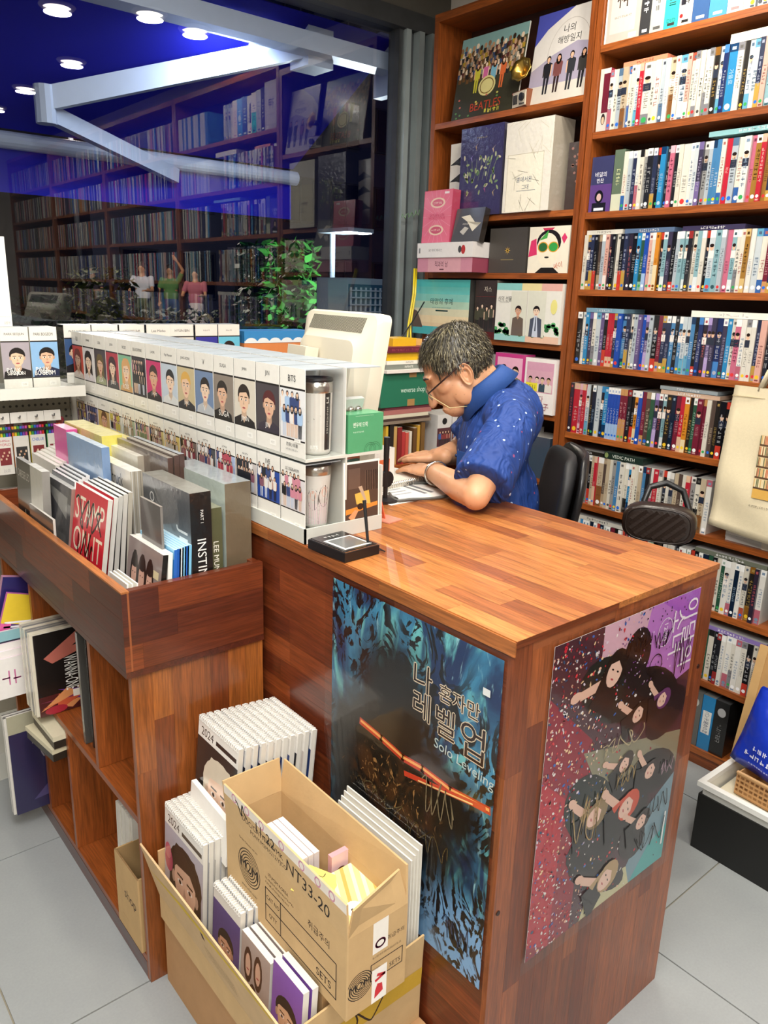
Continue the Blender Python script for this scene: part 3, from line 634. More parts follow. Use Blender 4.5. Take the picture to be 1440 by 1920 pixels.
# top shelf: thick boxed sets
rg0 = random.Random(5)
def art_kami(A):
    A.rect(A.w*.14, A.h*.12, A.w*.86, A.h*.95, '#cfc6bc'); A.text('神', A.w*.5, A.h*.55, A.h*.24, '#3a2a26'); A.glyphs(A.w*.25, A.h*.3, A.w*.5, A.h*.03, '#5a4a44', rg0, n=12); A.rect(A.w*.7, A.h*.03, A.w*.92, A.h*.09, '#f4f0e8'); A.glyphs(A.w*.71, A.h*.035, A.w*.2, A.h*.05, '#303030', rg0, n=10)
    A.rect(0, 0, A.w*.05, A.h, '#e8e8e4')
box_item('dvd_box_set', 'grey boxed DVD set with one large calligraphic character on its front', 'DVD box', BX+.012, YR, YR-.135, SHELF[0], .24, .12, ('#b9b2a8', '#d8d4cc'), art_kami)
y = YR-.137
for nm, w_, h_, cs, a in (('black boxed DVD set with white calligraphy on the top shelf', .037, .22, ('#3a3a3c', '#202020'), '#f0f0f0'), ('silver grey boxed DVD set on the top shelf', .05, .215, ('#b4b4ae', '#c8c8c4'), '#5a5a58'), ('cream and turquoise boxed DVD set on the top shelf', .05, .21, ('#e8dcc8', '#d8d0c0'), '#3a3a3a'),
                          ('white boxed DVD set with a dark photo strip on the top shelf', .046, .2, ('#e4dfd4', '#d0ccc0'), '#2a2a2a'), ('dark blue boxed DVD set on the top shelf', .055, .205, ('#3a5a8a', '#b0b4b8'), '#e8f0f4'), ('bright blue boxed DVD set with a white swirl on the top shelf', .058, .2, ('#4a90c8', '#b0b4b8'), '#f8f8f8'), ('pale pink boxed DVD set on the top shelf', .05, .2, ('#e4d4c8', '#c8c0b8'), '#c08080')):
    def fa(A, a=a, nm=nm):
        if 'turquoise' in nm: A.rect(0, 0, A.w, A.h*.52, '#3abcae'); A.text('DVD', A.w*.5, A.h*.12, A.h*.05, '#124a48')
        if 'strip' in nm: A.rect(A.w*.1, A.h*.3, A.w*.45, A.h*.8, '#2c2a34'); A.ell(A.w*.2, A.h*.15, .006, .006, '#c82a2a')
        if 'swirl' in nm: A.ell(A.w*.55, A.h*.5, A.w*.3, A.h*.08, '#e8f2f8', rot=.6)
        A.glyphs(A.w*.25, A.h*.3, A.w*.5, A.h*.45, a, rg0, vert=True, n=5); A.rect(A.w*.25, A.h*.05, A.w*.75, A.h*.09, a)
    box_item('dvd_box_set', nm, 'DVD box', BX+.012, y, y-w_, SHELF[0], h_, .12, cs, fa); y -= w_+.001
y0_ = gen_row  # rows of single cases
while y > 1.26: y = place_dvd(0, y, rg0.choice([0, 9, 28, 6]), .019, rg0.randrange(3))
def pal_photo(A):
    A.rect(0, A.h*.3, A.w, A.h*.92, '#6a2030'); A.rect(0, A.h*.92, A.w, A.h, '#d8d4cc'); A.rect(0, 0, A.w, A.h*.3, '#c8c4bc'); A.ell(A.w*.6, A.h*.2, A.w*.2, A.h*.09, '#2a1a16'); A.ell(A.w*.6, A.h*.18, A.w*.13, A.h*.06, '#d8b094'); A.rect(0, 0, A.w*.35, A.h, '#c9c6be')
box_item('dvd_box_set', 'maroon boxed set with a small portrait at the left end of its DVD row', 'DVD box', BX+.012, YR, YR-.042, SHELF[1], .2, .12, ('#8a2a3a', '#c8c4bc'), pal_photo)
gen_row(1, YR-.044, 1.21, 101, [(0, [(27, .016, 0, None)]), (1, [(22, .0145, 1, None)]), (7, [(13, .0145, 0, None)]), (8, [(0, .029, 1, None)]), (10, [(18, .02, 0, None)]), (15, [(9, .024, 2, None)]), (16, [(25, .0145, 1, None)]), (22, [(26, .016, 1, None)]), (24, [(5, .0145, 0, None)]), (25, [(10, .026, 1, '가을로')]), (26, [(0, .019, 1, None)])])
flat_dvd(1, 1.60, 1.765, '#e88a6a', zoff=.1905, label='salmon DVD case lying flat on top of the second row of cases', art='#5a1a1a')
flat_dvd(1, 1.14, 1.39, '#ece2cc', zoff=.1905, label='thick cream box lying flat on top of the second row of cases', th=.026)
def art_purple(A):
    A.rect(0, 0, A.w, A.h*.5, '#5c4080'); A.rect(0, A.h*.5, A.w, A.h, '#3a3c62'); A.ell(A.w*.45, A.h*.28, A.w*.2, A.h*.12, '#141418'); A.ell(A.w*.45, A.h*.27, A.w*.11, A.h*.07, '#d0b0a8'); A.rect(A.w*.15, 0, A.w*.8, A.h*.17, '#1a1a24'); A.text('비밀의', A.w*.45, A.h*.68, A.h*.09, '#f0f0f8'); A.text('만찬', A.w*.45, A.h*.57, A.h*.08, '#f0f0f8'); A.rect(A.w*.25, A.h*.03, A.w*.7, A.h*.08, '#e8e8f0')
box_item('dvd_case', 'purple DVD case facing out with a portrait at the end of the third row', 'DVD', BX+.012, YR, YR-.09, SHELF[2], .185, .05, ('#3a3458', '#d0d0d0'), art_purple)
def art_green(A): A.rect(0, 0, A.w, A.h*.28, '#c8ccb4'); A.glyphs(A.w*.3, A.h*.42, A.w*.4, A.h*.28, '#d8dca8', rg0, vert=True, n=5)
box_item('dvd_box_set', 'grey green boxed set next to the purple case on the third row', 'DVD box', BX+.012, YR-.092, YR-.132, SHELF[2], .2, .12, ('#5f6f5c', '#c4c8c0'), art_green)
gen_row(2, YR-.134, 1.17, 202, [(8, [(7, .0145, 2, 'NATURAL CITY')]), (9, [(10, .018, 0, None)]), (11, [(12, .016, 0, None)]), (14, [(0, .024, 1, None)]), (23, [(13, .017, 1, '복남')]), (25, [(18, .02, 2, None)]), (26, [(27, .02, 0, None)]), (28, [(14, .018, 1, None)]), (29, [(13, .0145, 0, None)])])
flat_dvd(2, 1.10, 1.42, '#8fc0c4', label='pale teal case lying flat on top of the third row of cases', zoff=.201)
gen_row(3, YR, 1.13, 303, [(0, [(22, .0145, 0, None), (2, .0145, 1, None), (2, .0145, 0, None)]), (12, [(10, .0145, 1, None)]), (14, [(11, .0145, 1, '가족의 탄생'), (25, .0145, 2, None)]), (16, [(15, .0145, 0, '기담')]), (32, [(12, .017, 2, None)]), (34, [(0, .0145, 2, None)])])
flat_dvd(3, 1.70, 1.85, '#d8d4c8', label='white case lying flat on top of the fourth row', art='#606060', zoff=.1905); flat_dvd(3, 1.50, 1.69, '#5a7090', label='grey blue case lying flat on top of the fourth row', zoff=.1905); flat_dvd(3, 1.26, 1.47, '#3c3654', label='dark purple case lying flat on top of the fourth row', zoff=.1905)
gen_row(4, YR, 1.1, 404, [(0, [(7, .021, 1, None)]), (8, [(13, .0145, 2, None), (13, .0145, 2, None)]), (10, [(11, .019, 0, None)]), (20, [(17, .0145, 1, None)]), (38, [(12, .018, 0, None)])])
flat_dvd(4, 1.66, 1.82, '#7aa0b4', label='pale blue case lying flat on top of the fifth row', zoff=.1905); flat_dvd(4, 1.12, 1.40, '#eeeadc', label='long white box lying flat on top of the fifth row', th=.02, zoff=.1905)
gen_row(5, YR, 1.17, 505, [(0, [(29, .0145, 0, None)]), (1, [(13, .026, 1, None)]), (2, [(12, .0145, 1, None), (13, .016, 0, None)]), (9, [(11, .0125, 0, None)]*4), (10, [(17, .0145, 0, None)]*2), (18, [(21, .0145, 1, None)]), (24, [(13, .0145, 1, None), (15, .016, 1, None)])])
flat_dvd(5, 1.27, 1.48, '#9aa4a8', label='silver case lying flat on the sixth row beside the tote bag', th=.012, zoff=.206); flat_dvd(5, 1.26, 1.475, '#c8a890', label='tan case lying flat under the silver one on the sixth row', th=.014, zoff=.1905)
gen_row(6, YR, 1.22, 606, [(0, [(8, .016, 0, None)]), (1, [(24, .0125, 1, None)]*5), (2, [(28, .015, 1, None)]), (4, [(7, .015, 2, 'BLACK')]), (6, [(13, .012, 0, None)]), (7, [(8, .024, 2, None)]), (12, [(28, .0145, 0, None)])])
flat_dvd(6, 1.68, 1.845, '#26241f', label='black case lying flat at the end of the seventh row', zoff=.1905); 
b = MB().box((0, 0, 0), (.135, .165, .024), '#23332c', {'+z': '#5a6a60'}); A = Art(.165, .024); A.text('VEDIC PATH', .0825, .012, .012, '#dfe6da'); A.ell(.01, .012, .008, .01, '#8a9a60'); b.art(A, (0, .165, 0), (0, -1, 0), (0, 0, 1), off=1e-4)
tag(b.obj('dvd_case', 'gloss', None, (BX+.013, 1.51, SHELF[6]+.1915)), 'dark green case reading VEDIC PATH lying flat on the seventh row', 'DVD')
gen_row(7, YR, 1.0, 707); gen_row(8, YR-.45, .98, 808)
flat_dvd(7, 1.55, 1.80, '#cfccc0', label='cream case lying flat on the eighth row', zoff=.1905, art='#404040'); flat_dvd(7, 1.02, 1.27, '#6a6e60', label='grey green case lying flat on the eighth row', zoff=.1905)
flat_dvd(8, .98, 1.22, '#8a76b4', label='violet case lying flat on the ninth row', zoff=.1905)
yy = 1.31
for lab, ww, cs, a in (('pale video box at the end of the lowest row', .04, ('#c8d0c0', '#b0b0a8'), None), ('olive brown video box with pale writing on the lowest shelf', .055, ('#3f3a2c', '#6a665a'), '#d8d4b8'), ('grey photo video box on the lowest shelf', .05, ('#6a6a66', '#7a7a74'), '#c8c8c0'), ('blue video box with Japanese title on the lowest shelf', .045, ('#2a86c0', '#8a8a84'), '#f4f4f4'), ('black video box on the lowest shelf', .05, ('#202020', '#505050'), '#b0b0b0')):
    def va(A, a=a, lab=lab):
        if 'Japanese' in lab: A.rect(A.w*.15, A.h*.3, A.w*.85, A.h*.72, '#f0f0ea'); A.text('パンチ運命の恋', A.w*.5, A.h*.51, A.w*.4, '#1a3a6a', -math.pi/2, maxw=A.h*.4)
        elif a: A.glyphs(A.w*.3, A.h*.25, A.w*.35, A.h*.35, a, rg0, vert=True, n=7); A.ell(A.w*.5, A.h*.8, A.w*.3, A.h*.08, a)
    box_item('video_box', lab, 'video', BX+.012, yy, yy-ww, SHELF[9], .21, .14, cs, va); yy -= ww+.002
# the bookcases farther along the aisle, only seen mirrored in the window
b = MB(); rs = random.Random(99)
for i in range(3):
    ya, yb = .62-1.265*(i+1)+.03, .59-1.265*i
    for z in SHELF[:-2]:
        yq = yb
        while yq > ya+.03:
            th = rs.choice([.0145, .0145, .02]); c = DV[rs.randrange(len(DV))][0]; b.box((BX+.014, yq-th+.0005, z), (BX+.14, yq, z+.19), c); yq -= th
for row, z in enumerate(SHELF[:-1]):
    yq = {7: .98, 8: .96}.get(row, 1.05)
    while yq > .66:
        th = rs.choice([.0145, .0145, .02]); c = DV[rs.choice(PAL.get(row, [0, 9, 28]))][0]; b.box((BX+.014, yq-th+.0005, z), (BX+.14, yq, z+.19), c); yq -= th
o = b.obj('dvd_cases', 'gloss'); tag(o, 'rows of DVD cases filling the farther aisle bookcases', 'DVDs'); o['kind'] = 'stuff'

# ------------------------------------------------------------------ display shelves
ra = random.Random(11)
def sheet(name, label, cat, p_bl, w_, h_, th, art, lean=0, yaw=0, cols=('#e8e4da', '#d8d4ca'), mat='gloss', group=None):
    """flat thing standing on p_bl (front lower corner on the window side), front facing -x; lean tips the top back"""
    b = MB().box((0, -w_, 0), (th, 0, h_), cols[0], {'+z': cols[1], '-y': cols[1], '+y': cols[1]})
    A = Art(w_, h_); art(A); b.art(A, (0, 0, 0), (0, -1, 0), (0, 0, 1), off=1e-4)
    return tag(b.obj(name, mat, None, p_bl, (0, lean, yaw)), label, cat, group)
def art_crowd(A):
    A.rect(0, 0, A.w, A.h, '#3c3a2c'); A.rect(0, A.h*.76, A.w, A.h, '#7fa3a0'); A.poly([(0, A.h*.76), (A.w, A.h*.86), (A.w, A.h*.6), (0, A.h*.6)], '#4a4a34')
    for r in range(6):
        for i in range(16): x = A.w*(i+.5*(r % 2)+.3)/16.5; yq = A.h*(.86-r*.065)+.006*math.sin(i*2.1); A.ell(x, yq, .0085, .011, ra.choice(['#c8a080', '#b08a6a', '#d8b494', '#8a6a50', '#e8d0b4', '#3a2c22']), 8, flat=True); A.rect(x-.008, yq-.026, x+.008, yq-.009, ra.choice(['#2a2a2a', '#6a4a2a', '#8a8a80', '#3a4a6a', '#b09030', '#5a3030']), True)
    A.z += 1
    for i, c in enumerate(('#c8c040', '#d06a9a', '#7ab0c4', '#d86a3a')): A.person(A.w*(.32+.13*i), A.h*.3, A.h*.36, c, c, '#3a2416', ra)
    A.ell(A.w*.5, A.h*.36, A.w*.13, A.h*.12, '#d8cc8a', 20); A.ring(A.w*.5, A.h*.36, A.w*.1, A.h*.09, .004, '#7a5a2a'); A.text('BEATLES', A.w*.52, A.h*.13, A.h*.1, '#b8442c', .03, maxw=A.w*.8)
    for i in range(14): A.ell(ra.uniform(.05, .95)*A.w, ra.uniform(.02, .26)*A.h, .006, .004, ra.choice(['#c8c060', '#5a8a4a', '#c86a5a']), 7, flat=True)
    A.glyphs(A.w*.5, A.h*.03, A.w*.28, A.h*.05, '#d8d050', ra, n=4)
sheet('record_sleeve', 'record sleeve with a crowd of small figures and red lettering', 'record', (BX+.012, 2.59, 2.311), .355, .315, .006, art_crowd, lean=.16)
def art_diary(A):
    A.rect(0, 0, A.w, A.h, '#ddd8d2'); A.poly([(0, A.h), (A.w*.62, A.h), (A.w*.2, A.h*.82), (0, A.h*.66)], '#4a50a8'); A.poly([(0, A.h*.38), (A.w*.35, A.h*.52), (A.w*.75, A.h*.62), (A.w, A.h*.58), (A.w, A.h*.1), (0, A.h*.1)], '#a8a0b4'); A.rect(0, 0, A.w, A.h*.2, '#d4cdc2'); A.ring(A.w*.62, A.h*.5, A.w*.36, A.h*.38, .0015, '#b0a8a0', 24, 0, math.pi)
    A.text('나의', A.w*.58, A.h*.78, A.h*.09, '#2a2a2c'); A.text('해방일지', A.w*.6, A.h*.665, A.h*.085, '#2a2a2c')
    for x, c, c2 in ((.3, '#26262c', '#26262c'), (.48, '#7a4a48', '#3a2a2a'), (.7, '#35363c', '#35363c'), (.9, '#3a3836', '#2c2a2c')): A.person(A.w*x, A.h*.1, A.h*.42, c, c2, '#1c1412', ra)
sheet('record_sleeve', 'pale record sleeve with four standing figures and handwritten title leaning on the top display shelf', 'record', (BX+.012, 2.185, 2.311), .265, .315, .008, art_diary, lean=.14)
# toy gramophone
gp = onx(985, 178, BX-.0); gr = thing('toy_gramophone', 'miniature gramophone radio with a brass horn in front of the records', 'ornament', (BX+.035, 2.205, 2.3105), (0, 0, -.25))
b = MB().box((-.03, -.045, 0), (.03, .045, .06), '#7a4428'); o = b.obj('radio_body', 'satin', gr); bevel(o, .006)
MB().box((-.034, -.042, .004), (-.03, .042, .056), '#d9cdb8').obj('front_panel', 'plastic', gr)
for k in range(3): MB().box((-.036, .01+k*.01, .014), (-.034, .016+k*.01, .046), '#1a1a1c').obj('speaker_slot', 'satin', gr)
MB().cyl((-.034, -.022, .034), (-.042, -.022, .034), .014, n=16, col='#1c1c1e').obj('dial', 'satin', gr)
for k in range(3): MB().cyl((-.034, -.033+k*.011, .011), (-.038, -.033+k*.011, .011), .003, n=8, col='#3a3a3a').obj('button', 'satin', gr)
MB().tube([(.02, -.02, .06), (.025, -.03, .085), (.02, -.025, .11), (.0, -.005, .12)], [.008, .006, .006, .007], '#1c1a18', 8).obj('horn_arm', 'satin', gr, smooth=True)
V = []; F = []; n = 32; prof = [(.006, 0), (.010, .02), (.018, .035), (.032, .046), (.044, .05), (.043, .049), (.030, .044), (.016, .034), (.008, .02), (.004, .002)]
for r, z in prof:
    for k in range(n): q = r*(1+(.06*math.cos(8*k*2*math.pi/n) if r > .025 else 0)); V.append((q*math.cos(k*2*math.pi/n), q*math.sin(k*2*math.pi/n), z))
for i in range(len(prof)-1):
    for k in range(n): F.append((i*n+k, i*n+(k+1) % n, (i+1)*n+(k+1) % n, (i+1)*n+k))
F.append(tuple(range(n-1, -1, -1)))
simple('brass', '#c8a250', .28, metal=.9, namt=.25, nscale=30)
hb = MB(); hb.add(V, F, '#c8a250'); hb.obj('horn', 'brass', gr, (.0, .0, .115), (0, -math.pi/2+.25, .35), smooth=True)

def art_birds(A):
    A.rect(0, 0, A.w, A.h, '#38335a'); A.rect(0, 0, A.w*.5, A.h*.16, '#4a2f5c')
    for i in range(46):
        x, yq = ra.uniform(.08, .92)*A.w, ra.uniform(.25, .68)*A.h; A.ell(x, yq, .010, .0045, ra.choice(['#8fa06a', '#6a8a5a', '#b0b88a', '#c8c0a0']), 8, ra.uniform(0, 3), flat=True)
    A.z += 1
    for k in range(7): A.line([(A.w*(.15+.1*k), A.h*.4), (A.w*(.2+.1*k), A.h*.52), (A.w*(.16+.12*k), A.h*.64)], .0018, '#7f8f5f')
    for x, yq, c in ((.35, .78, '#a88a6a'), (.75, .73, '#c8b090'), (.8, .25, '#b09a6a'), (.25, .66, '#8a78b8'), (.6, .3, '#9a4a7a')): A.poly([(A.w*x, A.h*yq), (A.w*x+.018, A.h*yq+.014), (A.w*x+.006, A.h*yq+.002), (A.w*x+.01, A.h*yq-.016)], c)
    A.glyphs(A.w*.38, A.h*.865, A.w*.25, A.h*.02, '#a89a6a', ra, n=6)
box_item('album_box', 'tall dark purple box with birds and leafy branches on the second display shelf', 'box', BX-.012, 2.497, 2.263, 1.931, .335, .075, ('#38335a', '#57527a', '#4a4658'), art_birds, mat='wrap')
def art_star(A):
    A.rect(0, 0, A.w, A.h, '#ece7da')
    for i in range(26): a = ra.uniform(0, 6.28); x, yq = ra.uniform(0, A.w), ra.uniform(0, A.h); A.line([(x, yq), (x+.05*math.cos(a), yq+.05*math.sin(a))], .0012, '#cfc6a8')
    A.rect(A.w*.07, A.h*.01, A.w*.83, A.h*.64, '#f6f0dc'); A.line([(A.w*.07, A.h*.01), (A.w*.07, A.h*.64), (A.w*.83, A.h*.64), (A.w*.83, A.h*.01)], .002, '#c8bfa4')
    A.text('별에서온', A.w*.45, A.h*.36, A.h*.06, '#2f4a6a', maxw=A.w*.5); A.text('그대', A.w*.48, A.h*.275, A.h*.055, '#2f4a6a'); A.line([(A.w*.3, A.h*.235), (A.w*.7, A.h*.235)], .0015, '#2f4a6a')
box_item('album_box', 'large cream white boxed set in crackled plastic wrap on the second display shelf', 'box', BX-.02, 2.243, 2.012, 1.931, .325, .12, ('#ece7da', '#d8d4ca', '#a89f90'), art_star, mat='wrap')
box_item('book', 'white paper folder with black bars standing at the end of the second display shelf', 'book', BX+.05, 2.62, 2.52, 1.931, .30, .02, ('#e8e4d8', '#d0ccc0'), lambda A: [A.poly([(0, A.h*q), (A.w*.6, A.h*(q+.1)), (A.w, A.h*(q+.04)), (A.w, A.h*(q-.05)), (A.w*.4, A.h*q)], '#25241f') for q in (.25, .5, .72)])
box_item('book', 'dark floral book behind the cream boxed set', 'book', BX+.06, 2.0, 1.92, 1.931, .24, .03, ('#3a2c2c', '#c8bfa8'), lambda A: [A.ell(ra.uniform(.2, .8)*A.w, ra.uniform(.4, .95)*A.h, .006, .005, '#9a6a60', 7, flat=True) for _ in range(14)])
# shelf C: stack and upright boxes in front of it
def art_spine(txt, c): return lambda A: A.text(txt, A.w*.38, A.h*.5, A.h*.42, c, maxw=A.w*.4)
def spine_ost(A): A.text('오! 마이 비너스', A.w*.34, A.h*.5, A.h*.2, '#4a4448', maxw=A.w*.36); A.ell(A.w*.84, A.h*.5, .012, .018, '#b83a3a'); A.ell(A.w*.78, A.h*.52, .01, .014, '#4a4a4a'); A.rect(A.w*.03, A.h*.3, A.w*.06, A.h*.65, '#8a8a8a')
def spine_mask(A): A.rect(0, 0, A.w, A.h, '#cf8fa0'); A.rect(A.w*.2, 0, A.w*.8, A.h, '#d9a4ac'); A.text('적과의 남', A.w*.45, A.h*.55, A.h*.42, '#4a1f2a', maxw=A.w*.24); A.rect(A.w*.42, A.h*.15, A.w*.5, A.h*.22, '#4a1f2a')
box_item('album_box', 'pink boxed set lying flat at the bottom of the stack beside the window frame', 'box', 2.395, 2.655, 2.325, 1.7055, .058, .24, ('#cf8fa0', '#e0b8c0', '#8a3f52'), spine_mask)
box_item('album_box', 'white boxed set lying flat on the pink one beside the window frame', 'box', 2.39, 2.655, 2.322, 1.764, .060, .24, ('#e8e4e0', '#dcd8d4', '#cfcac8'), spine_ost)
def art_tour(A):
    A.rect(0, 0, A.w, A.h, '#d4617a'); A.rect(A.w*.02, A.h*.01, A.w*.98, A.h*.99, '#dd7288')
    for k in range(18):
        a = k*math.pi/9; A.line([(A.w*.5+.012*math.cos(a), A.h*.5+.02*math.sin(a)), (A.w*.5+.09*math.cos(a), A.h*.5+.12*math.sin(a))], .0012, '#eba4b2')
    A.rect(A.w*.1, A.h*.44, A.w*.9, A.h*.56, '#dd7288')
    for yq in (.76, .24): A.ell(A.w*.5, A.h*yq, A.w*.26, A.h*.1, '#e8c8b0', 18); A.ell(A.w*.5, A.h*yq, A.w*.2, A.h*.07, '#c85a72', 16); A.glyphs(A.w*.34, A.h*(yq-.02), A.w*.32, A.h*.04, '#f0dcc8', ra, n=5)
    A.text('SATURN LITE', A.w*.5, A.h*.525, A.h*.05, '#b83a5a', maxw=A.w*.8); A.text('WORLD TOUR', A.w*.5, A.h*.468, A.h*.05, '#c23a5a', maxw=A.w*.8); A.rect(A.w*.72, A.h*.92, A.w*.88, A.h*.96, '#f0e4e0')
o = sheet('album_box', 'pink WORLD TOUR box with two crests standing on the stack of boxed sets', 'box', (2.405, 2.648, 1.8255), .172, .21, .045, art_tour, lean=.05, yaw=.0, cols=('#dd7288', '#a83a52'))
def art_dark(A): A.rect(0, 0, A.w, A.h, '#4a4a4c'); A.poly([(A.w*.2, A.h*.75), (A.w*.5, A.h*.8), (A.w*.85, A.h*.45), (A.w*.95, A.h*.55), (A.w*.7, A.h*.3), (A.w*.45, A.h*.6)], '#d8d0bc'); A.poly([(A.w*.25, A.h*.3), (A.w*.4, A.h*.2), (A.w*.55, A.h*.4), (A.w*.4, A.h*.45)], '#b8b4aa'); A.text('H E R O', A.w*.4, A.h*.53, A.h*.045, '#e0dcd0')
sheet('album_box', 'grey album box with a pale hand photo leaning beside the pink WORLD TOUR box', 'box', (2.41, 2.47, 1.8255), .16, .135, .03, art_dark, lean=.22, cols=('#3a3a3c', '#26201c'))
def art_comp(A): A.rect(0, 0, A.w, A.h, '#47433f'); [A.poly([(A.w*.5+.016*math.cos(a), A.h*.5+.016*math.sin(a)), (A.w*.5+.003*math.cos(a+.8), A.h*.5+.003*math.sin(a+.8)), (A.w*.5, A.h*.5), (A.w*.5+.003*math.cos(a-.8), A.h*.5+.003*math.sin(a-.8))], '#c8a040', True) for a in [k*math.pi/4 for k in range(8)]]; A.rect(A.w*.33, A.h*.29, A.w*.67, A.h*.305, '#8a7a50')
box_item('album_box', 'plain charcoal box with a small gold compass star on the third display shelf', 'box', BX+.004, 2.318, 2.122, 1.7055, .172, .06, ('#47433f', '#5a5650'), art_comp, mat='satin')
def art_pop(A):
    A.rect(0, 0, A.w, A.h, '#f0e8d4'); A.poly([(0, A.h*.35), (A.w*.22, A.h*.4), (A.w*.18, A.h*.75), (A.w*.05, A.h*.7)], '#d83a6a'); A.poly([(A.w*.8, A.h*.75), (A.w*.87, A.h*.85), (A.w*.94, A.h*.75), (A.w*.87, A.h*.62)], '#d83a6a'); A.poly([(A.w*.32, A.h*.97), (A.w*.62, A.h*.97), (A.w*.55, A.h*.9), (A.w*.38, A.h*.9)], '#c83a5a')
    A.ell(A.w*.5, A.h*.66, A.w*.3, A.h*.27, '#201c18', 20); A.ell(A.w*.48, A.h*.5, A.w*.27, A.h*.36, '#f4ead2', 20); A.poly([(A.w*.25, A.h*.7), (A.w*.48, A.h*.92), (A.w*.45, A.h*.75)], '#4aa84a')
    A.poly([(A.w*.2, 0), (A.w*.8, 0), (A.w*.65, A.h*.12), (A.w*.35, A.h*.12)], '#201c18'); A.ell(A.w*.47, A.h*.34, A.w*.06, A.h*.02, '#201c18'); A.text('싸이', A.w*.76, A.h*.16, A.h*.13, '#c85a2a', .25)
    for x, c in ((.36, '#2f6a3a'), (.62, '#3aa04a')): A.ell(A.w*x, A.h*.56, A.w*.13, A.h*.115, '#e0a030', 16); A.ell(A.w*x, A.h*.56, A.w*.108, A.h*.095, c, 16)
box_item('album_box', 'cream pop art album box with green round glasses and orange lettering', 'box', BX+.006, 2.112, 1.918, 1.7055, .17, .05, ('#f0e8d4', '#d8d0bc'), art_pop)
# shelf D
def art_sun(A):
    for i, c in enumerate(('#5ac8c4', '#6fcdc6', '#8ad0c4', '#b4d4bc', '#dcd8b8', '#ecd8b0', '#e8cfa8')): A.rect(0, A.h*(1-(i+1)*.13), A.w, A.h*(1-i*.13), c)
    A.rect(0, 0, A.w, A.h*.15, '#52b4b8'); A.poly([(0, A.h*.12), (0, A.h*.45), (A.w*.08, A.h*.42), (A.w*.16, A.h*.22), (A.w*.19, A.h*.12)], '#6a5a50'); A.poly([(A.w, A.h*.14), (A.w, A.h*.26), (A.w*.93, A.h*.2), (A.w*.9, A.h*.14)], '#b08a70')
    A.text('태양의 후예', A.w*.52, A.h*.61, A.h*.115, '#17383c', maxw=A.w*.44); A.glyphs(A.w*.36, A.h*.485, A.w*.34, A.h*.025, '#4a8a8a', ra, n=18); A.rect(A.w*.42, A.h*.43, A.w*.64, A.h*.455, '#17383c')
box_item('album_box', 'wide turquoise boxed set with an island beach and brushed title above the man', 'box', BX-.03, 2.735, 2.383, 1.441, .235, .07, ('#5ac8c4', '#c8d8d4', '#3a3a38'), art_sun)
def art_lover(A): A.rect(0, 0, A.w, A.h, '#3a302c'); A.rect(A.w*.05, A.h*.72, A.w*.95, A.h*.725, '#8a2a24'); A.rect(0, 0, A.w, A.h*.12, '#5a1c18'); [A.person(A.w*(.15+.22*i), A.h*.14+.01*(i % 2), A.h*.42, '#4a4a3a', '#2a2a24', '#1a1410', ra) for i in range(4)]; A.text('자스', A.w*.6, A.h*.85, A.h*.09, '#e0d8c8')
box_item('album_box', 'dark brown boxed set with small figures between the turquoise and the couple boxes', 'box', BX-.005, 2.375, 2.255, 1.441, .235, .09, ('#3a302c', '#4a4440', '#6a645c'), art_lover, mat='wrap')
def art_couple(A):
    A.rect(0, 0, A.w, A.h, '#e8e6dc'); A.rect(0, 0, A.w, A.h*.12, '#9ad0cc'); A.rect(A.w*.5, 0, A.w, A.h*.12, '#e8c0a8'); A.rect(0, A.h*.88, A.w*.4, A.h, '#8ac8c4'); A.rect(A.w*.4, A.h*.88, A.w, A.h, '#e8d8a0'); A.rect(A.w*.7, A.h*.88, A.w, A.h, '#e4b0a4')
    for i in range(50): s_ = ra.random(); A.ell(ra.uniform(0, A.w), ra.uniform(.12, .34)*A.h, .012, .009, ra.choice(['#3a8a4a', '#2a6a3a', '#5ab06a']), 7, flat=True)
    A.z += 1; A.rect(A.w*.49, A.h*.12, A.w*.5, A.h*.88, '#c8c4b8')
    A.portrait(A.w*.24, A.h*.1, A.w*.49, A.h*.86, '#dcdccc', '#2a1a14', '#6a5c50', ra, scale=.75); A.portrait(A.w*.51, A.h*.1, A.w*.78, A.h*.87, '#dcdccc', '#1a1412', '#4a5060', ra, scale=.7)
    A.poly([(A.w*.6, A.h*.1), (A.w*.69, A.h*.1), (A.w*.66, A.h*.46), (A.w*.62, A.h*.46)], '#c8d0e0'); A.poly([(A.w*.635, A.h*.2), (A.w*.655, A.h*.2), (A.w*.65, A.h*.44), (A.w*.64, A.h*.44)], '#3a4050')
    A.text('신의 선물', A.w*.14, A.h*.73, A.h*.09, '#4a4a48', maxw=A.w*.22); A.glyphs(A.w*.06, A.h*.66, A.w*.15, A.h*.02, '#6a6a68', ra, n=10); A.ell(A.w*.9, A.h*.62, .016, .028, '#e8e08a')
box_item('album_box', 'wide boxed set showing a couple in suits before green trees', 'box', BX-.012, 2.247, 1.917, 1.441, .225, .055, ('#e8e6dc', '#d0e0dc'), art_couple)
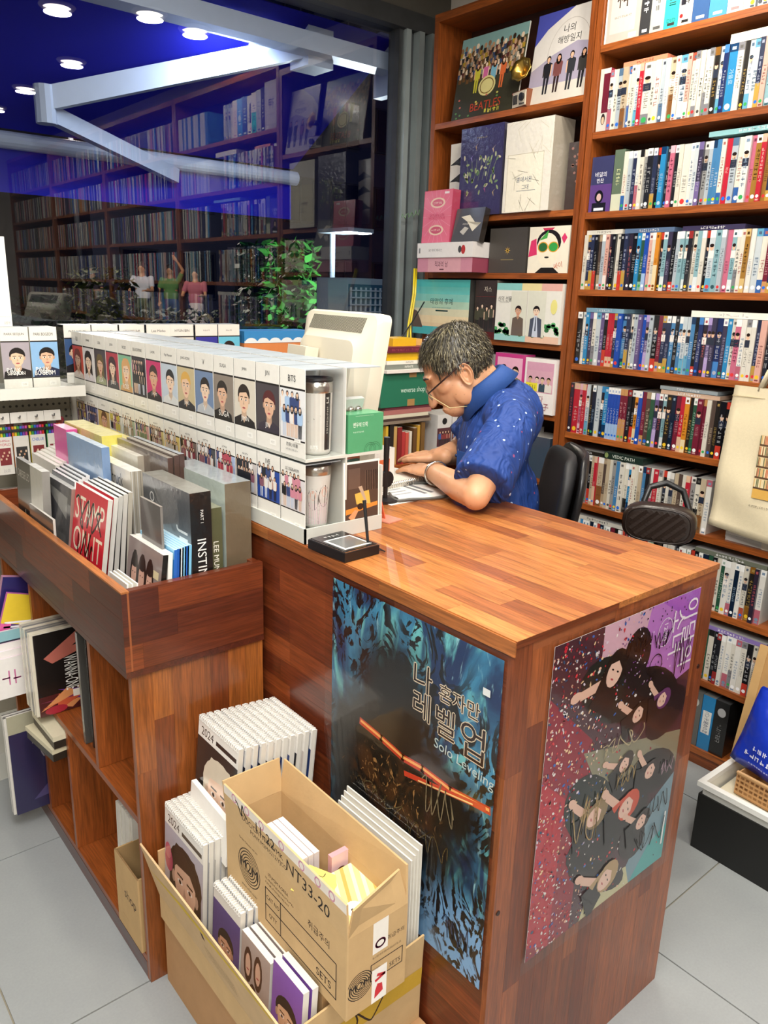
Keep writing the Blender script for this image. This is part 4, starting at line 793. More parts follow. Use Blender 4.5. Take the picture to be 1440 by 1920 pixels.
# shelf E
def art_court(A):
    A.rect(0, 0, A.w, A.h, '#c83a84'); A.rect(A.w*.08, A.h*.05, A.w*.92, A.h*.93, '#eeb4cc')
    A.portrait(A.w*.1, A.h*.42, A.w*.5, A.h*.92, '#eeb4cc', '#1a1412', '#d8d0c8', ra); A.portrait(A.w*.5, A.h*.4, A.w*.9, A.h*.9, '#eeb4cc', '#2a1a14', '#8a7a50', ra); A.portrait(A.w*.5, A.h*.04, A.w*.9, A.h*.42, '#eeb4cc', '#2a1a14', '#c84a6a', ra, True); A.ell(A.w*.42, A.h*.42, .02, .02, '#b8446a')
    A.text('궁', A.w*.42, A.h*.42, .024, '#f4d8e0')
box_item('album_box', 'magenta boxed set with people in court dress on the shelf behind the man', 'box', BX-.01, 2.233, 2.072, 1.168, .222, .06, ('#c83a84', '#e0a8c4'), art_court)
def art_flower(A):
    A.rect(0, 0, A.w, A.h, '#f2ece8'); A.rect(A.w*.06, A.h*.38, A.w*.94, A.h*.93, '#e4b0c0'); A.rect(A.w*.06, A.h*.7, A.w*.94, A.h*.93, '#d8a0b8')
    for x in (.2, .42, .6, .8): A.portrait(A.w*(x-.11), A.h*.4, A.w*(x+.11), A.h*.78, '#dca8ba', '#2a1a14', ra.choice(['#e8e0d8', '#3a4a5a', '#e4dcd0']), ra, scale=1.1)
    A.rect(A.w*.06, A.h*.4, A.w*.45, A.h*.55, '#f0e23a'); A.glyphs(A.w*.1, A.h*.43, A.w*.3, A.h*.09, '#5a5a20', ra, n=5); A.text('꽃보다', A.w*.42, A.h*.27, A.h*.12, '#9a4a5a'); A.text('男子', A.w*.66, A.h*.13, A.h*.13, '#9a4a5a')
box_item('album_box', 'white and pink boxed set with four faces and a yellow note behind the man', 'box', BX-.012, 2.068, 1.915, 1.168, .215, .05, ('#f2ece8', '#e0d8d4'), art_flower)
box_item('album_box', 'grey boxed set standing next to the magenta one', 'box', BX+.01, 2.30, 2.24, 1.168, .21, .1, ('#9a9a96', '#b8b8b4', '#5a3a6a'), None)
for i, (ya, yb, z, h, c, lab) in enumerate(((2.66, 2.36, 1.168, .20, '#4a3a3a', 'brown boxed set in the corner behind the man'), (2.20, 2.06, .901, .19, '#e4e0d6', 'white boxed set low on the display bookcase'), (2.05, 1.93, .901, .17, '#3a4a5a', 'slate boxed set low on the display bookcase'))):
    box_item('album_box', lab, 'box', BX+.01, ya, yb, z, h, .12, (c, '#c8c4bc'), None)

# ================================================================== COUNTER
CX0, CX1, CY0, CY1, CZ = .897, 1.54, .725, 2.706, 1.092
rw = random.Random(21)
ct = thing('shop_counter', 'long laminated wood sales counter with posters on two sides', 'counter', (CX0, CY0, 0))
MB().box((.016, .03, .0), (.03, CY1-CY0, CZ-.03)).obj('carcass', 'wood_edge', ct); MB().box((.016, .016, .0), (CX1-CX0-.002, .03, CZ-.03)).obj('carcass', 'wood_edge', ct); MB().box((.03, CY1-CY0-.02, .0), (CX1-CX0-.002, CY1-CY0, CZ-.03)).obj('carcass', 'wood_edge', ct)
MB().box((.003, .003, CZ-.03), (CX1-CX0, CY1-CY0, CZ-.0125)).obj('top_core', 'wood_edge', ct)
stave_panel(ct, (CX1-CX0, 0, CZ), (0, 1, 0), (-1, 0, 0), CY1-CY0, CX1-CX0, 'wood_top', .046, .012, rw, lens=(.24, .32, .4, .52))
stave_panel(ct, (0, CY1-CY0, CZ-.002), (0, -1, 0), (0, 0, -1), CY1-CY0, .026, 'wood_top', .026, .003, rw, lens=(.4, .5), name='edge_strip')
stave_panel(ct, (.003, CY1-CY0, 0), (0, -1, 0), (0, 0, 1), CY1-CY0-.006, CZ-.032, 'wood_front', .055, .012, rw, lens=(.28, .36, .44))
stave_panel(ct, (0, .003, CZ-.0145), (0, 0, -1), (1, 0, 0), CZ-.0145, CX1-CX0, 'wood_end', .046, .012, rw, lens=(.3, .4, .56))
stave_panel(ct, (0, 0, CZ-.013), (1, 0, 0), (0, 0, 1), CX1-CX0, .0125, 'wood_end', .0125, .003, rw, lens=(.3, .4), name='edge_strip')
for z, x in ((.56, .012), (.86, .62)): MB().cyl((x, .003, z), (x, .0015, z), .005, n=10, col='#2a140c').obj('screw_head', 'satin', ct)

# ------------------------------------------------------------------ posters on the counter
rp = random.Random(33)
def poster(name, label, o, u, v, w_, h_, art, margin=.018, base=None):
    """flat sheet in a clear sleeve: o = lower left corner, u/v in-plane axes"""
    o, u, v = Vector(o), Vector(u), Vector(v); n = u.cross(v)
    t = thing(name, label, 'poster', tuple(o)); A = Art(w_, h_); art(A)
    b = MB(); b.add([(u*a+v*c+n*d) for d in (0, .0006) for a, c in ((0, 0), (w_, 0), (w_, h_), (0, h_))], [(0, 3, 2, 1), (4, 5, 6, 7), (0, 1, 5, 4), (1, 2, 6, 5), (2, 3, 7, 6), (3, 0, 4, 7)], '#e8e8e4'); 
    if base: b.obj('print', base, t); b = MB(); b.art(A, n*.0006, u, v, eps=3.6e-5, off=5e-5); b.obj('lettering', 'gloss', t)
    else: b.art(A, n*.0006, u, v, eps=3.6e-5, off=5e-5); b.obj('print', 'gloss', t)
    m = margin; f = MB(); f.add([(u*a+v*c+n*d) for d in (.0060, .0063) for a, c in ((-m, -m), (w_+m, -m), (w_+m, h_+m), (-m, h_+m))], [(0, 3, 2, 1), (4, 5, 6, 7), (0, 1, 5, 4), (1, 2, 6, 5), (2, 3, 7, 6), (3, 0, 4, 7)], '#ffffff'); f.obj('clear_sleeve', 'film', t)
    return t
def swirl(A, cx, cy, r, turns, wd, c, a0=0, sq=1.0, sg=1):
    P = []
    for i in range(int(14*turns)+1): t = i/14*2*math.pi; k = 1-i/(14*turns)*.9; P.append((cx+r*k*math.cos(a0+sg*t), cy+r*k*sq*math.sin(a0+sg*t)))
    m = len(P)
    for i in range(m-1): A.line(P[i:i+2], wd*(1-.8*abs(i/(m-1)-.3)), c)
def smoke_print(W, H):
    """painted smoke: black tendrils and brown cloth over blue and teal, all noise driven"""
    m, nt, p = nodes('smoke_print'); L = nt.links.new
    tc = N(nt, 'ShaderNodeTexCoord'); mp = N(nt, 'ShaderNodeMapping'); mp.inputs['Scale'].default_value = (1, 1/W, 1/H); L(tc.outputs['Object'], mp.inputs[0])
    def noise(sc, det, dis, sy=1.0):
        q = N(nt, 'ShaderNodeMapping'); q.inputs['Scale'].default_value = (1, 1, sy); L(mp.outputs[0], q.inputs[0]); n = N(nt, 'ShaderNodeTexNoise', Scale=sc, Detail=det, Distortion=dis); L(q.outputs[0], n.inputs['Vector']); return n.outputs['Fac']
    def rng_(src, a, b, c=0, d=1):
        n = N(nt, 'ShaderNodeMapRange'); n.interpolation_type = 'SMOOTHSTEP'; n.inputs[1].default_value = a; n.inputs[2].default_value = b; n.inputs[3].default_value = c; n.inputs[4].default_value = d; L(src, n.inputs[0]); return n.outputs[0]
    def blob(cy, cz, ry, rz, a=.55, b=1.25, wob=.5):
        s_ = N(nt, 'ShaderNodeVectorMath', operation='SUBTRACT'); s_.inputs[1].default_value = (0, -cy, cz); L(mp.outputs[0], s_.inputs[0]); t_ = N(nt, 'ShaderNodeVectorMath', operation='MULTIPLY'); t_.inputs[1].default_value = (0, 1/ry, 1/rz); L(s_.outputs[0], t_.inputs[0])
        l = N(nt, 'ShaderNodeVectorMath', operation='LENGTH'); L(t_.outputs[0], l.inputs[0]); ad = N(nt, 'ShaderNodeMath', operation='MULTIPLY_ADD'); ad.inputs[1].default_value = wob; L(noise(7, 5, 2.0), ad.inputs[0]); L(l.outputs['Value'], ad.inputs[2]); return rng_(ad.outputs[0], a+wob*.5, b+wob*.5, 1, 0)
    c = mixc(nt, rng_(noise(3.2, 6, 2.2, .5), .35, .68), lin('#14305c'), lin('#3f8fb4')); c = mixc(nt, rng_(noise(5, 7, 3.0, .45), .52, .7), c, lin('#6fc4c6')); c = mixc(nt, rng_(noise(8, 6, 3.5, .4), .60, .72), c, lin('#a8dde6'))
    c = mixc(nt, blob(.8, .02, .42, .26, .6, 1.1, .3), c, lin('#7fb2e0'))
    def times(a, b):
        n = N(nt, 'ShaderNodeMath', operation='MULTIPLY'); L(a, n.inputs[0]); L(b, n.inputs[1]); return n.outputs[0]
    tend = rng_(noise(6.5, 5, 4.5), .50, .54); c = mixc(nt, times(tend, rng_(noise(2.2, 2, .5), .38, .5)), c, lin('#0a0c12'))
    for q in ((.42, .66, .3, .28), (.2, .5, .26, .2), (.62, .5, .42, .16), (.42, .34, .5, .2), (.3, .14, .42, .2)): c = mixc(nt, blob(*q), c, lin('#0c0c0e'))
    br = blob(.42, .42, .34, .13, .5, 1.1, .6); c = mixc(nt, times(br, rng_(noise(9, 4, 1.5), .42, .6)), c, lin('#4a2d18')); c = mixc(nt, times(br, rng_(noise(15, 3, 3), .60, .64)), c, lin('#a87c48'))
    L(c, p.inputs['Base Color']); p.inputs['Roughness'].default_value = .3; p.inputs['Coat Weight'].default_value = .4
def art_smoke(A):
    W, H = A.w, A.h
    # glowing blade
    bl = [(.22, .575), (.36, .565), (.5, .55), (.62, .558), (.78, .552), (.98, .57)]; A.line([(W*a, H*b) for a, b in bl], .016, '#c83a20', False); A.line([(W*a, H*(b+.002)) for a, b in bl], .006, '#ffb060', False); A.line([(W*.52, H*.505), (W*.66, H*.525), (W*.96, H*.568)], .011, '#d8442a', False); A.line([(W*.6, H*.512), (W*.9, H*.556)], .003, '#ffd890', False)
    # lettering
    def lt(t, x, yq, h):
        for dx, dy in ((-1, 0), (1, 0), (0, 1), (0, -1)): A.text(t, W*x+dx*.002, H*yq+dy*.002, h, '#e0cdb0')
        A.text(t, W*x, H*yq, h, '#2a1410')
    lt('나', .60, .835, .055); lt('혼자만', .80, .825, .034); lt('레', .60, .752, .056); lt('벨', .735, .742, .058); lt('업', .88, .735, .07); A.text('Solo Leveling', W*.84, H*.655, .026, '#c8dcd8', -.08)
    A.poly([(W*.915, H*.905), (W*.95, H*.905), (W*.95, H*.885), (W*.915, H*.885)], '#e8ece8')
    for x, yq, w_, h_, c in ((.62, .43, .2, .13, '#9a8a6a'), (.55, .3, .25, .08, '#6a5a3a'), (.78, .06, .16, .1, '#3a4a6a'), (.2, .34, .3, .06, '#7a6a4a')): A.scrib(W*x, H*yq, W*w_, H*h_, c, rp, 16, .0022)
XP = CX0-.0012
tl, tr, br = onx(625, 1082, XP), onx(946, 1240, XP), onx(892, 1850, XP)
smoke_print(tl.y-tr.y, (tl.z+tr.z)/2-br.z)
poster('dark_fantasy_poster', 'blue black smoky fantasy poster in a clear sleeve behind the cartons', (XP, tl.y, br.z), (0, -1, 0), (0, 0, 1), tl.y-tr.y, (tl.z+tr.z)/2-br.z, art_smoke, base='smoke_print')
def art_confetti(A):
    """drawn upright with the sheet on its side: x along the counter end, y up"""
    W, H = A.w, A.h
    A.rect(0, 0, W, H, '#4a2a34'); A.poly([(W*.5, H), (W, H), (W, H*.72), (W*.72, H*.68), (W*.45, H*.85)], '#b878c4'); A.poly([(W*.3, H), (W*.62, H), (W*.55, H*.8), (W*.3, H*.85)], '#d0a8b8'); A.poly([(W*.7, H), (W, H), (W, H*.88)], '#a45cc0')
    A.poly([(0, 0), (0, H*.85), (W*.3, H*.65), (W*.28, 0)], '#8a1c30'); A.poly([(0, H*.05), (0, H*.6), (W*.16, H*.5), (W*.14, 0)], '#b02838'); A.poly([(W*.25, H*.62), (W*.5, H*.58), (W, H*.5), (W, H*.38), (W*.6, H*.42), (W*.35, H*.5)], '#8a866e'); A.poly([(W*.6, 0), (W, 0), (W, H*.34), (W*.78, H*.26), (W*.7, H*.1)], '#7a9aa8'); A.poly([(W*.72, 0), (W, 0), (W, H*.14), (W*.85, H*.1)], '#48a8a8'); A.poly([(W*.35, 0), (W*.72, 0), (W*.68, H*.08), (W*.4, H*.1)], '#c8c49a')
    for cx, cy, rx, ry, rot in ((.42, .78, .26, .1, -.5), (.7, .7, .24, .09, -.4), (.55, .86, .1, .09, 0), (.85, .6, .16, .08, .3), (.35, .4, .24, .1, -.8), (.62, .33, .2, .1, -.7), (.8, .4, .2, .08, -.3), (.45, .14, .26, .06, -.6), (.7, .18, .12, .07, -.9), (.4, .25, .2, .08, -.3)): A.ell(W*cx, H*cy, W*rx, H*ry, rp.choice(['#1c1a1c', '#241c20', '#16181a', '#1a2422']), 18, rot)
    cols = ['#e8e4e0', '#d83a44', '#e8e4e0', '#3a6ab8', '#c82a3a', '#e8b8a0', '#8a2030', '#2a4a6a', '#d8c8d8', '#f0d0a0']
    for i in range(1100):
        x = W*min(1, abs(rp.gauss(.12, .22))); yq = rp.random()*H; s_ = rp.uniform(.0015, .005); A.ell(x, yq, s_, s_*rp.uniform(.35, .8), rp.choice(cols), 5, rp.uniform(0, 3), flat=True)
    for i in range(120): A.ell(W*rp.uniform(.4, .9), H*rp.uniform(.75, 1), .003, .0015, rp.choice(['#6a3a7a', '#8a5a90', '#3a2a3a', '#e8d8f0']), 5, rp.uniform(0, 3), flat=True)
    A.z += 1
    def fig(x, yq, s_, rot, hair, arm=True):
        """printed face with hair and arm, lying sideways on the sheet"""
        cr, sr = math.cos(rot), math.sin(rot); q = lambda a, b: (W*x+(a*cr-b*sr)*s_, H*yq+(a*sr+b*cr)*s_)
        if arm: A.poly([q(-2.6, -1.8), q(-2.2, -2.2), q(-.6, -1.2), q(-.8, -.6)], '#e0b8a4'); A.ell(*q(-2.7, -2.1), s_*.5, s_*.32, '#e0b8a4', 9, rot+.6)
        A.poly([q(-1.2, -2.4), q(1.4, -2.6), q(.8, -.9), q(-.8, -.9)], '#1a181a'); A.ell(*q(0, .15), s_*1.05, s_*1.2, hair, 14, rot); A.poly([q(-1, 0), q(-1.1, -1.6), q(-.5, -1.4)], hair); A.ell(*q(0, -.1), s_*.7, s_*.88, '#e6c0ae', 14, rot); A.poly([q(-.72, .2), q(0, .62), q(.72, .2), q(.6, .9), q(-.6, .9)], hair)
        for d in (-1, 1): A.ell(*q(d*.28, .02), s_*.13, s_*.06, '#2a1a18', 7, rot, flat=True)
        A.ell(*q(0, -.5), s_*.16, s_*.06, '#b04a50', 7, rot, flat=True); A.z += 1
    fig(.4, .845, .034, -.5, '#1a1614'); fig(.62, .655, .024, -1.2, '#1a1614'); fig(.8, .66, .022, -1.4, '#6a3a6a'); fig(.56, .5, .022, -1.0, '#3a2c26'); fig(.38, .375, .03, -1.3, '#8a7450'); fig(.78, .41, .024, -1.5, '#2a2020'); fig(.62, .33, .032, -1.3, '#c8482c'); fig(.76, .23, .024, -1.2, '#2a2020'); fig(.52, .1, .032, -1.1, '#b0946a')
    A.text('이달의', W*.93, H*.865, .052, '#f4ecf4', -math.pi/2); A.text('소녀', W*.835, H*.885, .052, '#f4ecf4', -math.pi/2); A.ring(W*.735, H*.9, .026, .03, .0016, '#f4ecf4'); A.text('12:00', W*.735, H*.9, .013, '#f4ecf4', -math.pi/2); A.rect(W*.955, H*.07, W*.968, H*.2, '#e8f0f0')
    for x, yq, w_, h_, c in ((.45, .87, .2, .05, '#1a1416'), (.66, .85, .12, .06, '#1a1416'), (.84, .72, .12, .14, '#2a1420'), (.35, .56, .3, .06, '#c8b890'), (.22, .28, .2, .2, '#b89a60'), (.8, .22, .16, .08, '#101012'), (.74, .1, .2, .09, '#101012'), (.86, .36, .1, .06, '#c8a8b8'), (.5, .42, .14, .07, '#b89a60')): A.scrib(W*x, H*yq, W*w_, H*h_, c, rp, 15, .0026)
    A.ring(W*.69, H*.8, .022, .024, .0026, '#1a1416')
YP = CY0-.0012
tl, tr, br, bl = ony(1041, 1209, YP), ony(1314, 1104, YP), ony(1237, 1608, YP), ony(985, 1803, YP)
poster('signed_group_poster', 'pink and crimson signed group poster in a clear sleeve on the counter end', (tl.x, YP, (br.z+bl.z)/2), (1, 0, 0), (0, 0, 1), tr.x-tl.x, (tl.z+tr.z-br.z-bl.z)/2, art_confetti)

# ================================================================== RECORD BIN
BN0, BN1, BX0, BX1 = 1.475, 2.50, .55, .885
rb = thing('record_bin', 'dark red brown wooden browser bin with open compartments below', 'display bin', (BX0, BN0, 0))
LY, LXb = BN1-BN0, BX1-BX0
stave_panel(rb, (0, LY, .83), (0, -1, 0), (0, 0, 1), LY, .178, 'wood_bin', .06, .012, rw, lens=(.3, .4, .5))                 # lip facing the aisle
MB().box((.012, 0, .83), (.016, LY, 1.007)).obj('lip_backing', 'wood_edge', rb)
stave_panel(rb, (0, 0, .83), (1, 0, 0), (0, 0, 1), LXb, .178, 'wood_bin', .06, .0115, rw, lens=(.16, .24))                   # lip at the near end
MB().box((.0165, .0116, .83), (LXb, .016, 1.007)).obj('lip_backing', 'wood_edge', rb)
wood_board('lip_board', rb, (.016, LY-.034, .178), (LXb-.016, .017, .83), 'y', 'wood_bin'); wood_board('lip_board', rb, (LXb-.034, .016, .178), (.017, LY-.017, .83), 'x', 'wood_bin')
wood_board('tray_floor', rb, (LXb-.034, LY-.034, .014), (.017, .0165, .832), 'y', 'wood_bin')
wood_board('cap_strip', rb, (.017, LY, .004), (0, 0, 1.0075), 'y', 'wood_top'); wood_board('cap_strip', rb, (LXb-.018, .017, .004), (.0175, 0, 1.0075), 'x', 'wood_bin')
stave_panel(rb, (.012, .006, .815), (0, 0, -1), (1, 0, 0), .815, LXb-.012, 'wood_binend', .045, .012, rw, lens=(.3, .4, .56))     # end panel of the cabinet
MB().box((.012, .0185, .0), (LXb, .024, .815)).obj('end_backing', 'wood_edge', rb)
wood_board('lip_bottom', rb, (LXb, LY, .014), (0, 0, .8155), 'y', 'wood_bin')
wood_board('compartment_shelf', rb, (LXb-.03, LY-.05, .018), (.013, .025, .437), 'y'); wood_board('compartment_floor', rb, (LXb-.03, LY-.05, .018), (.013, .025, .047), 'y')
wood_board('plinth', rb, (.012, LY-.03, .046), (.0125, .025, 0), 'y', 'wood_bin'); MB().box((LXb-.012, .025, 0), (LXb, LY, .815)).obj('back_board', 'wood_bin', rb)
yu = [1.735, 2.20]; yl = [onx(137, 1440, .57).y, 2.20]
for yv in yu: wood_board('divider', rb, (LXb-.03, .018, .358), (.0131, yv-BN0, .456), 'z')
for yv in yl: wood_board('divider', rb, (LXb-.03, .018, .370), (.0131, yv-BN0, .066), 'z')
wood_board('divider', rb, (LXb-.03, .018, .75), (.0131, LY-.018, .0655), 'z')

# ------------------------------------------------------------------ albums in the bin (covers face the aisle, spines toward the counter end)
TZ = .848
rk = random.Random(44)
def album(name, label, px_l, px_r, x, th, cov, side, top, art=None, spine=None, lean=0.0, zt=None, z0=TZ, mat='gloss', group=None, dy=0):
    """cover rectangle on the plane x from two pixels on its top edge (far, near)"""
    if x > 1.2: x = ony(*px_r, x).x          # given the near end's y, find the cover plane
    a, c = onx(*px_l, x), onx(*px_r, x); y1, y0 = a.y+dy, max(c.y, BN0+.022)+dy; h = (zt or (a.z+c.z)/2)-z0; h = max(h, .05); h /= math.cos(lean)
    if lean and x-math.sin(lean)*h < .5685: lean = math.asin(max(0, x-.5685)/h)
    b = MB().box((0, -(y1-y0), 0), (th, 0, h), cov, {'+z': top, '-y': side, '+x': side})
    if art: A = Art(y1-y0, h); art(A); b.art(A, (0, 0, 0), (0, -1, 0), (0, 0, 1), off=1e-4)
    if spine: S = Art(th, h); spine(S); b.art(S, (0, -(y1-y0), 0), (1, 0, 0), (0, 0, 1), off=1e-4)
    return tag(b.obj(name, mat, None, (x-math.sin(lean)*h, y1, z0+.0005), (0, lean, 0)), label, 'album', group)
album('album_box', 'tall pale mint album box with brown spine at the counter side of the bin', (319, 867), (421, 908), 1.52, .066, '#c3cfc6', '#6a5c48', '#9aa4a8', mat='wrap')
album('album_box', 'olive album box with a white spine title inside the bin', (330, 925), (391, 956), 1.515, .032, '#5a5c42', '#54553a', '#8a8a70', None, lambda S: S.text('LEE MUN HO', S.w*.5, S.h*.56, S.w*.4, '#f0ede0', -math.pi/2, maxw=S.h*.42), mat='wrap')
def art_inst(A): A.rect(0, 0, A.w, A.h, '#55585c'); A.poly([(0, A.h*.3), (A.w*.4, A.h*.4), (A.w, A.h*.2), (A.w, 0), (0, 0)], '#3a4048'); A.text('JIL', A.w*.82, A.h*.66, A.h*.16, '#e8e8e4', -math.pi/2); A.text('JIL', A.w*.82, A.h*.45, A.h*.14, '#e8e8e4', -math.pi/2); A.ell(A.w*.2, A.h*.86, .012, .012, '#d8d8d4'); A.ell(A.w*.2, A.h*.86, .009, .009, '#55585c')
album('album_box', 'black album box with INSTINCT on its spine in crinkled plastic wrap', (267, 887), (355, 925), 1.50, .05, '#50545a', '#191615', '#8a8a82', art_inst, lambda S: (S.text('INSTINCT', S.w*.5, S.h*.5, S.w*.42, '#f0ede8', -math.pi/2, maxw=S.h*.42), S.text('PART 1', S.w*.55, S.h*.84, S.w*.14, '#e0ddd8', -math.pi/2)), mat='wrap')
for i in range(4): album('photo_book', 'grey photo book standing behind the blue CD cases', (262+6*i, 930+3*i), (300, 952), .668+.006*i, .0055, '#5a5654', '#7a746e', '#9a948c', group='grey photo books in the bin')
for i in range(6): album('cd_case', 'blue CD case with white edges in the row beside the girl group album', (263+4.6*i, 992-1.2*i), (327+5*i, 1034-2.4*i), 1.4985, .0095, rk.choice(['#2f80d0', '#3a90dc', '#58b4e0']), rk.choice(['#2a62b8', '#7ab8d8', '#c8d4d8', '#1f52a8']), '#bfe0f0', lambda A: A.rect(0, A.h*.9, A.w, A.h, '#8ac8ec'), lean=.06, group='blue CD cases in the bin', z0=TZ)
album('cd_case', 'white CD case between the girl group album and the blue cases', (254, 1000), (316, 1040), 1.4985, .010, '#ece8de', '#e4e4de', '#f4f4f0', lean=.08)
def art_three(A):
    A.rect(0, 0, A.w, A.h, '#8a7d7a'); A.rect(0, 0, A.w, A.h*.35, '#6a5f5c')
    for x, s_ in ((.22, .9), (.45, 1.0), (.68, .95)): A.ell(A.w*x, A.h*.62, A.w*.13*s_, A.h*.27, '#1c1614', 14); A.ell(A.w*x, A.h*.62, A.w*.085*s_, A.h*.16, '#d8aa96', 14); A.ell(A.w*x, A.h*.76, A.w*.1, A.h*.06, '#1c1614', 10); [A.ell(A.w*(x+d*.035), A.h*.65, .0025, .0016, '#201412', 6, flat=True) for d in (-1, 1)]; A.ell(A.w*x, A.h*.53, .004, .0018, '#a84a48', 6, flat=True)
    A.z += 1; A.rect(A.w*.78, A.h*.72, A.w*.93, A.h*.8, '#d8c8a0')
album('cd_album', 'brown grey CD album with three long haired women on its cover', (243, 1003), (306, 1041), 1.4985, .012, '#8a7d7a', '#1a1816', '#e4e0d8', art_three, lambda S: S.glyphs(S.w*.25, S.h*.3, S.w*.5, S.h*.45, '#e8e8e4', rk, vert=True, n=7), lean=.14)
for i in range(3): album('leaflet', 'thin white leaflet case in the near corner of the bin', (205+7*i, 1072-1*i), (238+9*i, 1098-3*i), .578+.011*i, .0035, '#e6e2d6', '#f0f0ec', '#f8f8f4', lambda A: A.glyphs(A.w*.35, A.h*.3, A.w*.4, A.h*.3, '#5a6ab0', rk, n=4), lean=.12, group='white leaflet cases in the bin')
def art_dumb(A): A.rect(0, 0, A.w, A.h, '#d3ccbe'); A.text('DumbStruck', A.w*.5, A.h*.905, A.h*.10, '#26241f', maxw=A.w*.9, sx=.7)
album('album_box', 'beige album box with the word DumbStruck on its cover', (169, 849), (244, 886), 1.80, .030, '#d3ccbe', '#a8a090', '#e8e8e4', art_dumb, lambda S: [S.rect(S.w*q, 0, S.w*(q+.06), S.h, c) for q, c in ((.1, '#d8d8d4'), (.3, '#8a8478'), (.55, '#c8c8c4'), (.8, '#7a7468'))], mat='wrap')
album('album_box', 'large cream album box with a grey side behind the DumbStruck box', (200, 826), (258, 862), 1.86, .05, '#e4dece', '#a49a8a', '#ece8dc', mat='wrap')
for i, (pl, pr, x) in enumerate((((232, 826), (330, 866), .775), ((250, 824), (342, 862), .79), ((262, 822), (352, 860), .806))): album('album_box', ['grey brown wrapped album box behind the cream one, nearest the aisle', 'grey wrapped album box between two others behind the cream one', 'grey blue wrapped album box closest to the tumbler display'][i], pl, pr, x, .013, '#6a5c54', '#4a3028', ['#8a8278', '#9a948c', '#9aa4b0'][i], mat='wrap', dy=.045)
def art_stamp(A):
    W, H = A.w, A.h; A.rect(0, 0, W, H, '#cc2436')
    for t, yq in (('STAMP', .82), ('ON IT', .56)): A.text(t, W*.5, H*yq, H*.2, '#f0e4cc', maxw=W*.88)
    A.scrib(W*.12, H*.66, W*.75, H*.26, '#1a1210', rk, 13, .006); A.scrib(W*.22, H*.35, W*.5, H*.32, '#1a1210', rk, 12, .006); A.text('Got the Beat', W*.5, H*.2, H*.09, '#f0e0d4', maxw=W*.85); A.glyphs(W*.1, H*.06, W*.7, H*.04, '#f0e0d4', rk, n=12)
album('photo_book', 'red photo book album with scribbled black and cream lettering', (143, 905), (203, 938), 1.71, .011, '#cc2436', '#c8c4bc', '#e8e4dc', art_stamp, lean=.16)
for i, (c, s_) in enumerate((('#cc2436', '#d0ccc4'), ('#2a2a30', '#b8b4ac'), ('#2a2a30', '#c4beb4'), ('#30282a', '#b0a898'))): album('photo_book', ['red photo book directly behind the scribbled one', 'dark photo book with thick pale pages behind the red pair', 'black photo book with grey pages, second behind the red pair', 'black photo book leaning on the DumbStruck box'][i], (156+9*i, 900-3*i), (214+9*i, 936-3*i), .644+.0135*i, .011, c, s_, '#ecebe6', lean=.15-.02*i)
def art_silver(A): A.rect(0, 0, A.w, A.h, '#3f4044'); A.rect(A.w*.08, A.h*.1, A.w*.9, A.h*.55, '#5a5a5c'); A.poly([(A.w*.1, A.h*.95), (A.w*.9, A.h*.7), (A.w*.9, A.h*.9)], '#8a8a86'); A.rect(A.w*.7, A.h*.1, A.w*.9, A.h*.45, '#22304a')
album('album_box', 'dark grey album box in shiny wrap leaning in the middle of the bin', (75, 886), (134, 914), 1.93, .018, '#3f4044', '#9a7a70', '#d8d8d4', art_silver, lean=.13, mat='wrap')
album('album_box', 'pale silver album box in shiny wrap beside the dark one', (52, 872), (78, 886), 2.05, .02, '#b8b4a8', '#8a8680', '#dcdcd8', lean=.13, mat='wrap')
album('cd_case', 'clear slim CD case with grey insert against the bin lip', (55, 945), (99, 975), .572, .006, '#5c5450', '#cfcac0', '#e0dcd4', lean=.1)
def art_car(A): A.rect(0, 0, A.w, A.h, '#35322f'); A.text('CARESSE LEO', A.w*.5, A.h*.87, A.h*.07, '#b8b0a4', maxw=A.w*.85); A.line([(A.w*.5, A.h*.2), (A.w*.55, A.h*.55)], .004, '#c8bca8')
album('album_box', 'dark brown album at the window end of the bin with pale lettering', (30, 858), (56, 876), 2.15, .014, '#35322f', '#4a4642', '#a8a8a8', art_car, lean=.16)
for i in range(9): album('photo_book', 'white photo book with a white spine in the far part of the bin', (60+8*i, 848-3*i), (104+8*i, 874-4*i), .665+.014*i, .0125, '#e8e4da', '#d8d4ca', '#f6f4ee', group='white photo books in the bin', lean=.05, dy=.0)
for i in range(4): album('photo_book', 'dark edged photo book behind the shiny wrapped album', (98+7*i, 882-4*i), (140+7*i, 903-4*i), .632+.012*i, .010, '#2a2e3c', '#e8e4e0', '#f0f0ee', group='dark edged photo books in the bin', lean=.1)
def art_pinkb(A): A.rect(0, 0, A.w, A.h, '#e060a8'); A.rect(A.w*.15, A.h*.2, A.w*.85, A.h*.75, '#8a6ac0'); A.glyphs(A.w*.2, A.h*.45, A.w*.6, A.h*.2, '#e8a0d0', rk, n=6)
album('album_box', 'hot pink and violet album box at the window end of the bin', (100, 796), (124, 806), .70, .03, '#e060a8', '#c84a90', '#f0a8d0', art_pinkb)
album('album_box', 'yellow album box with a pale top at the window end of the bin', (121, 793), (190, 815), .735, .055, '#e8e080', '#d8cc60', '#eee6a0', mat='wrap')
album('album_box', 'second yellow album box lying closer to the tumbler display', (150, 800), (228, 832), .80, .06, '#e8d870', '#d8c858', '#ecdf8a', mat='wrap')
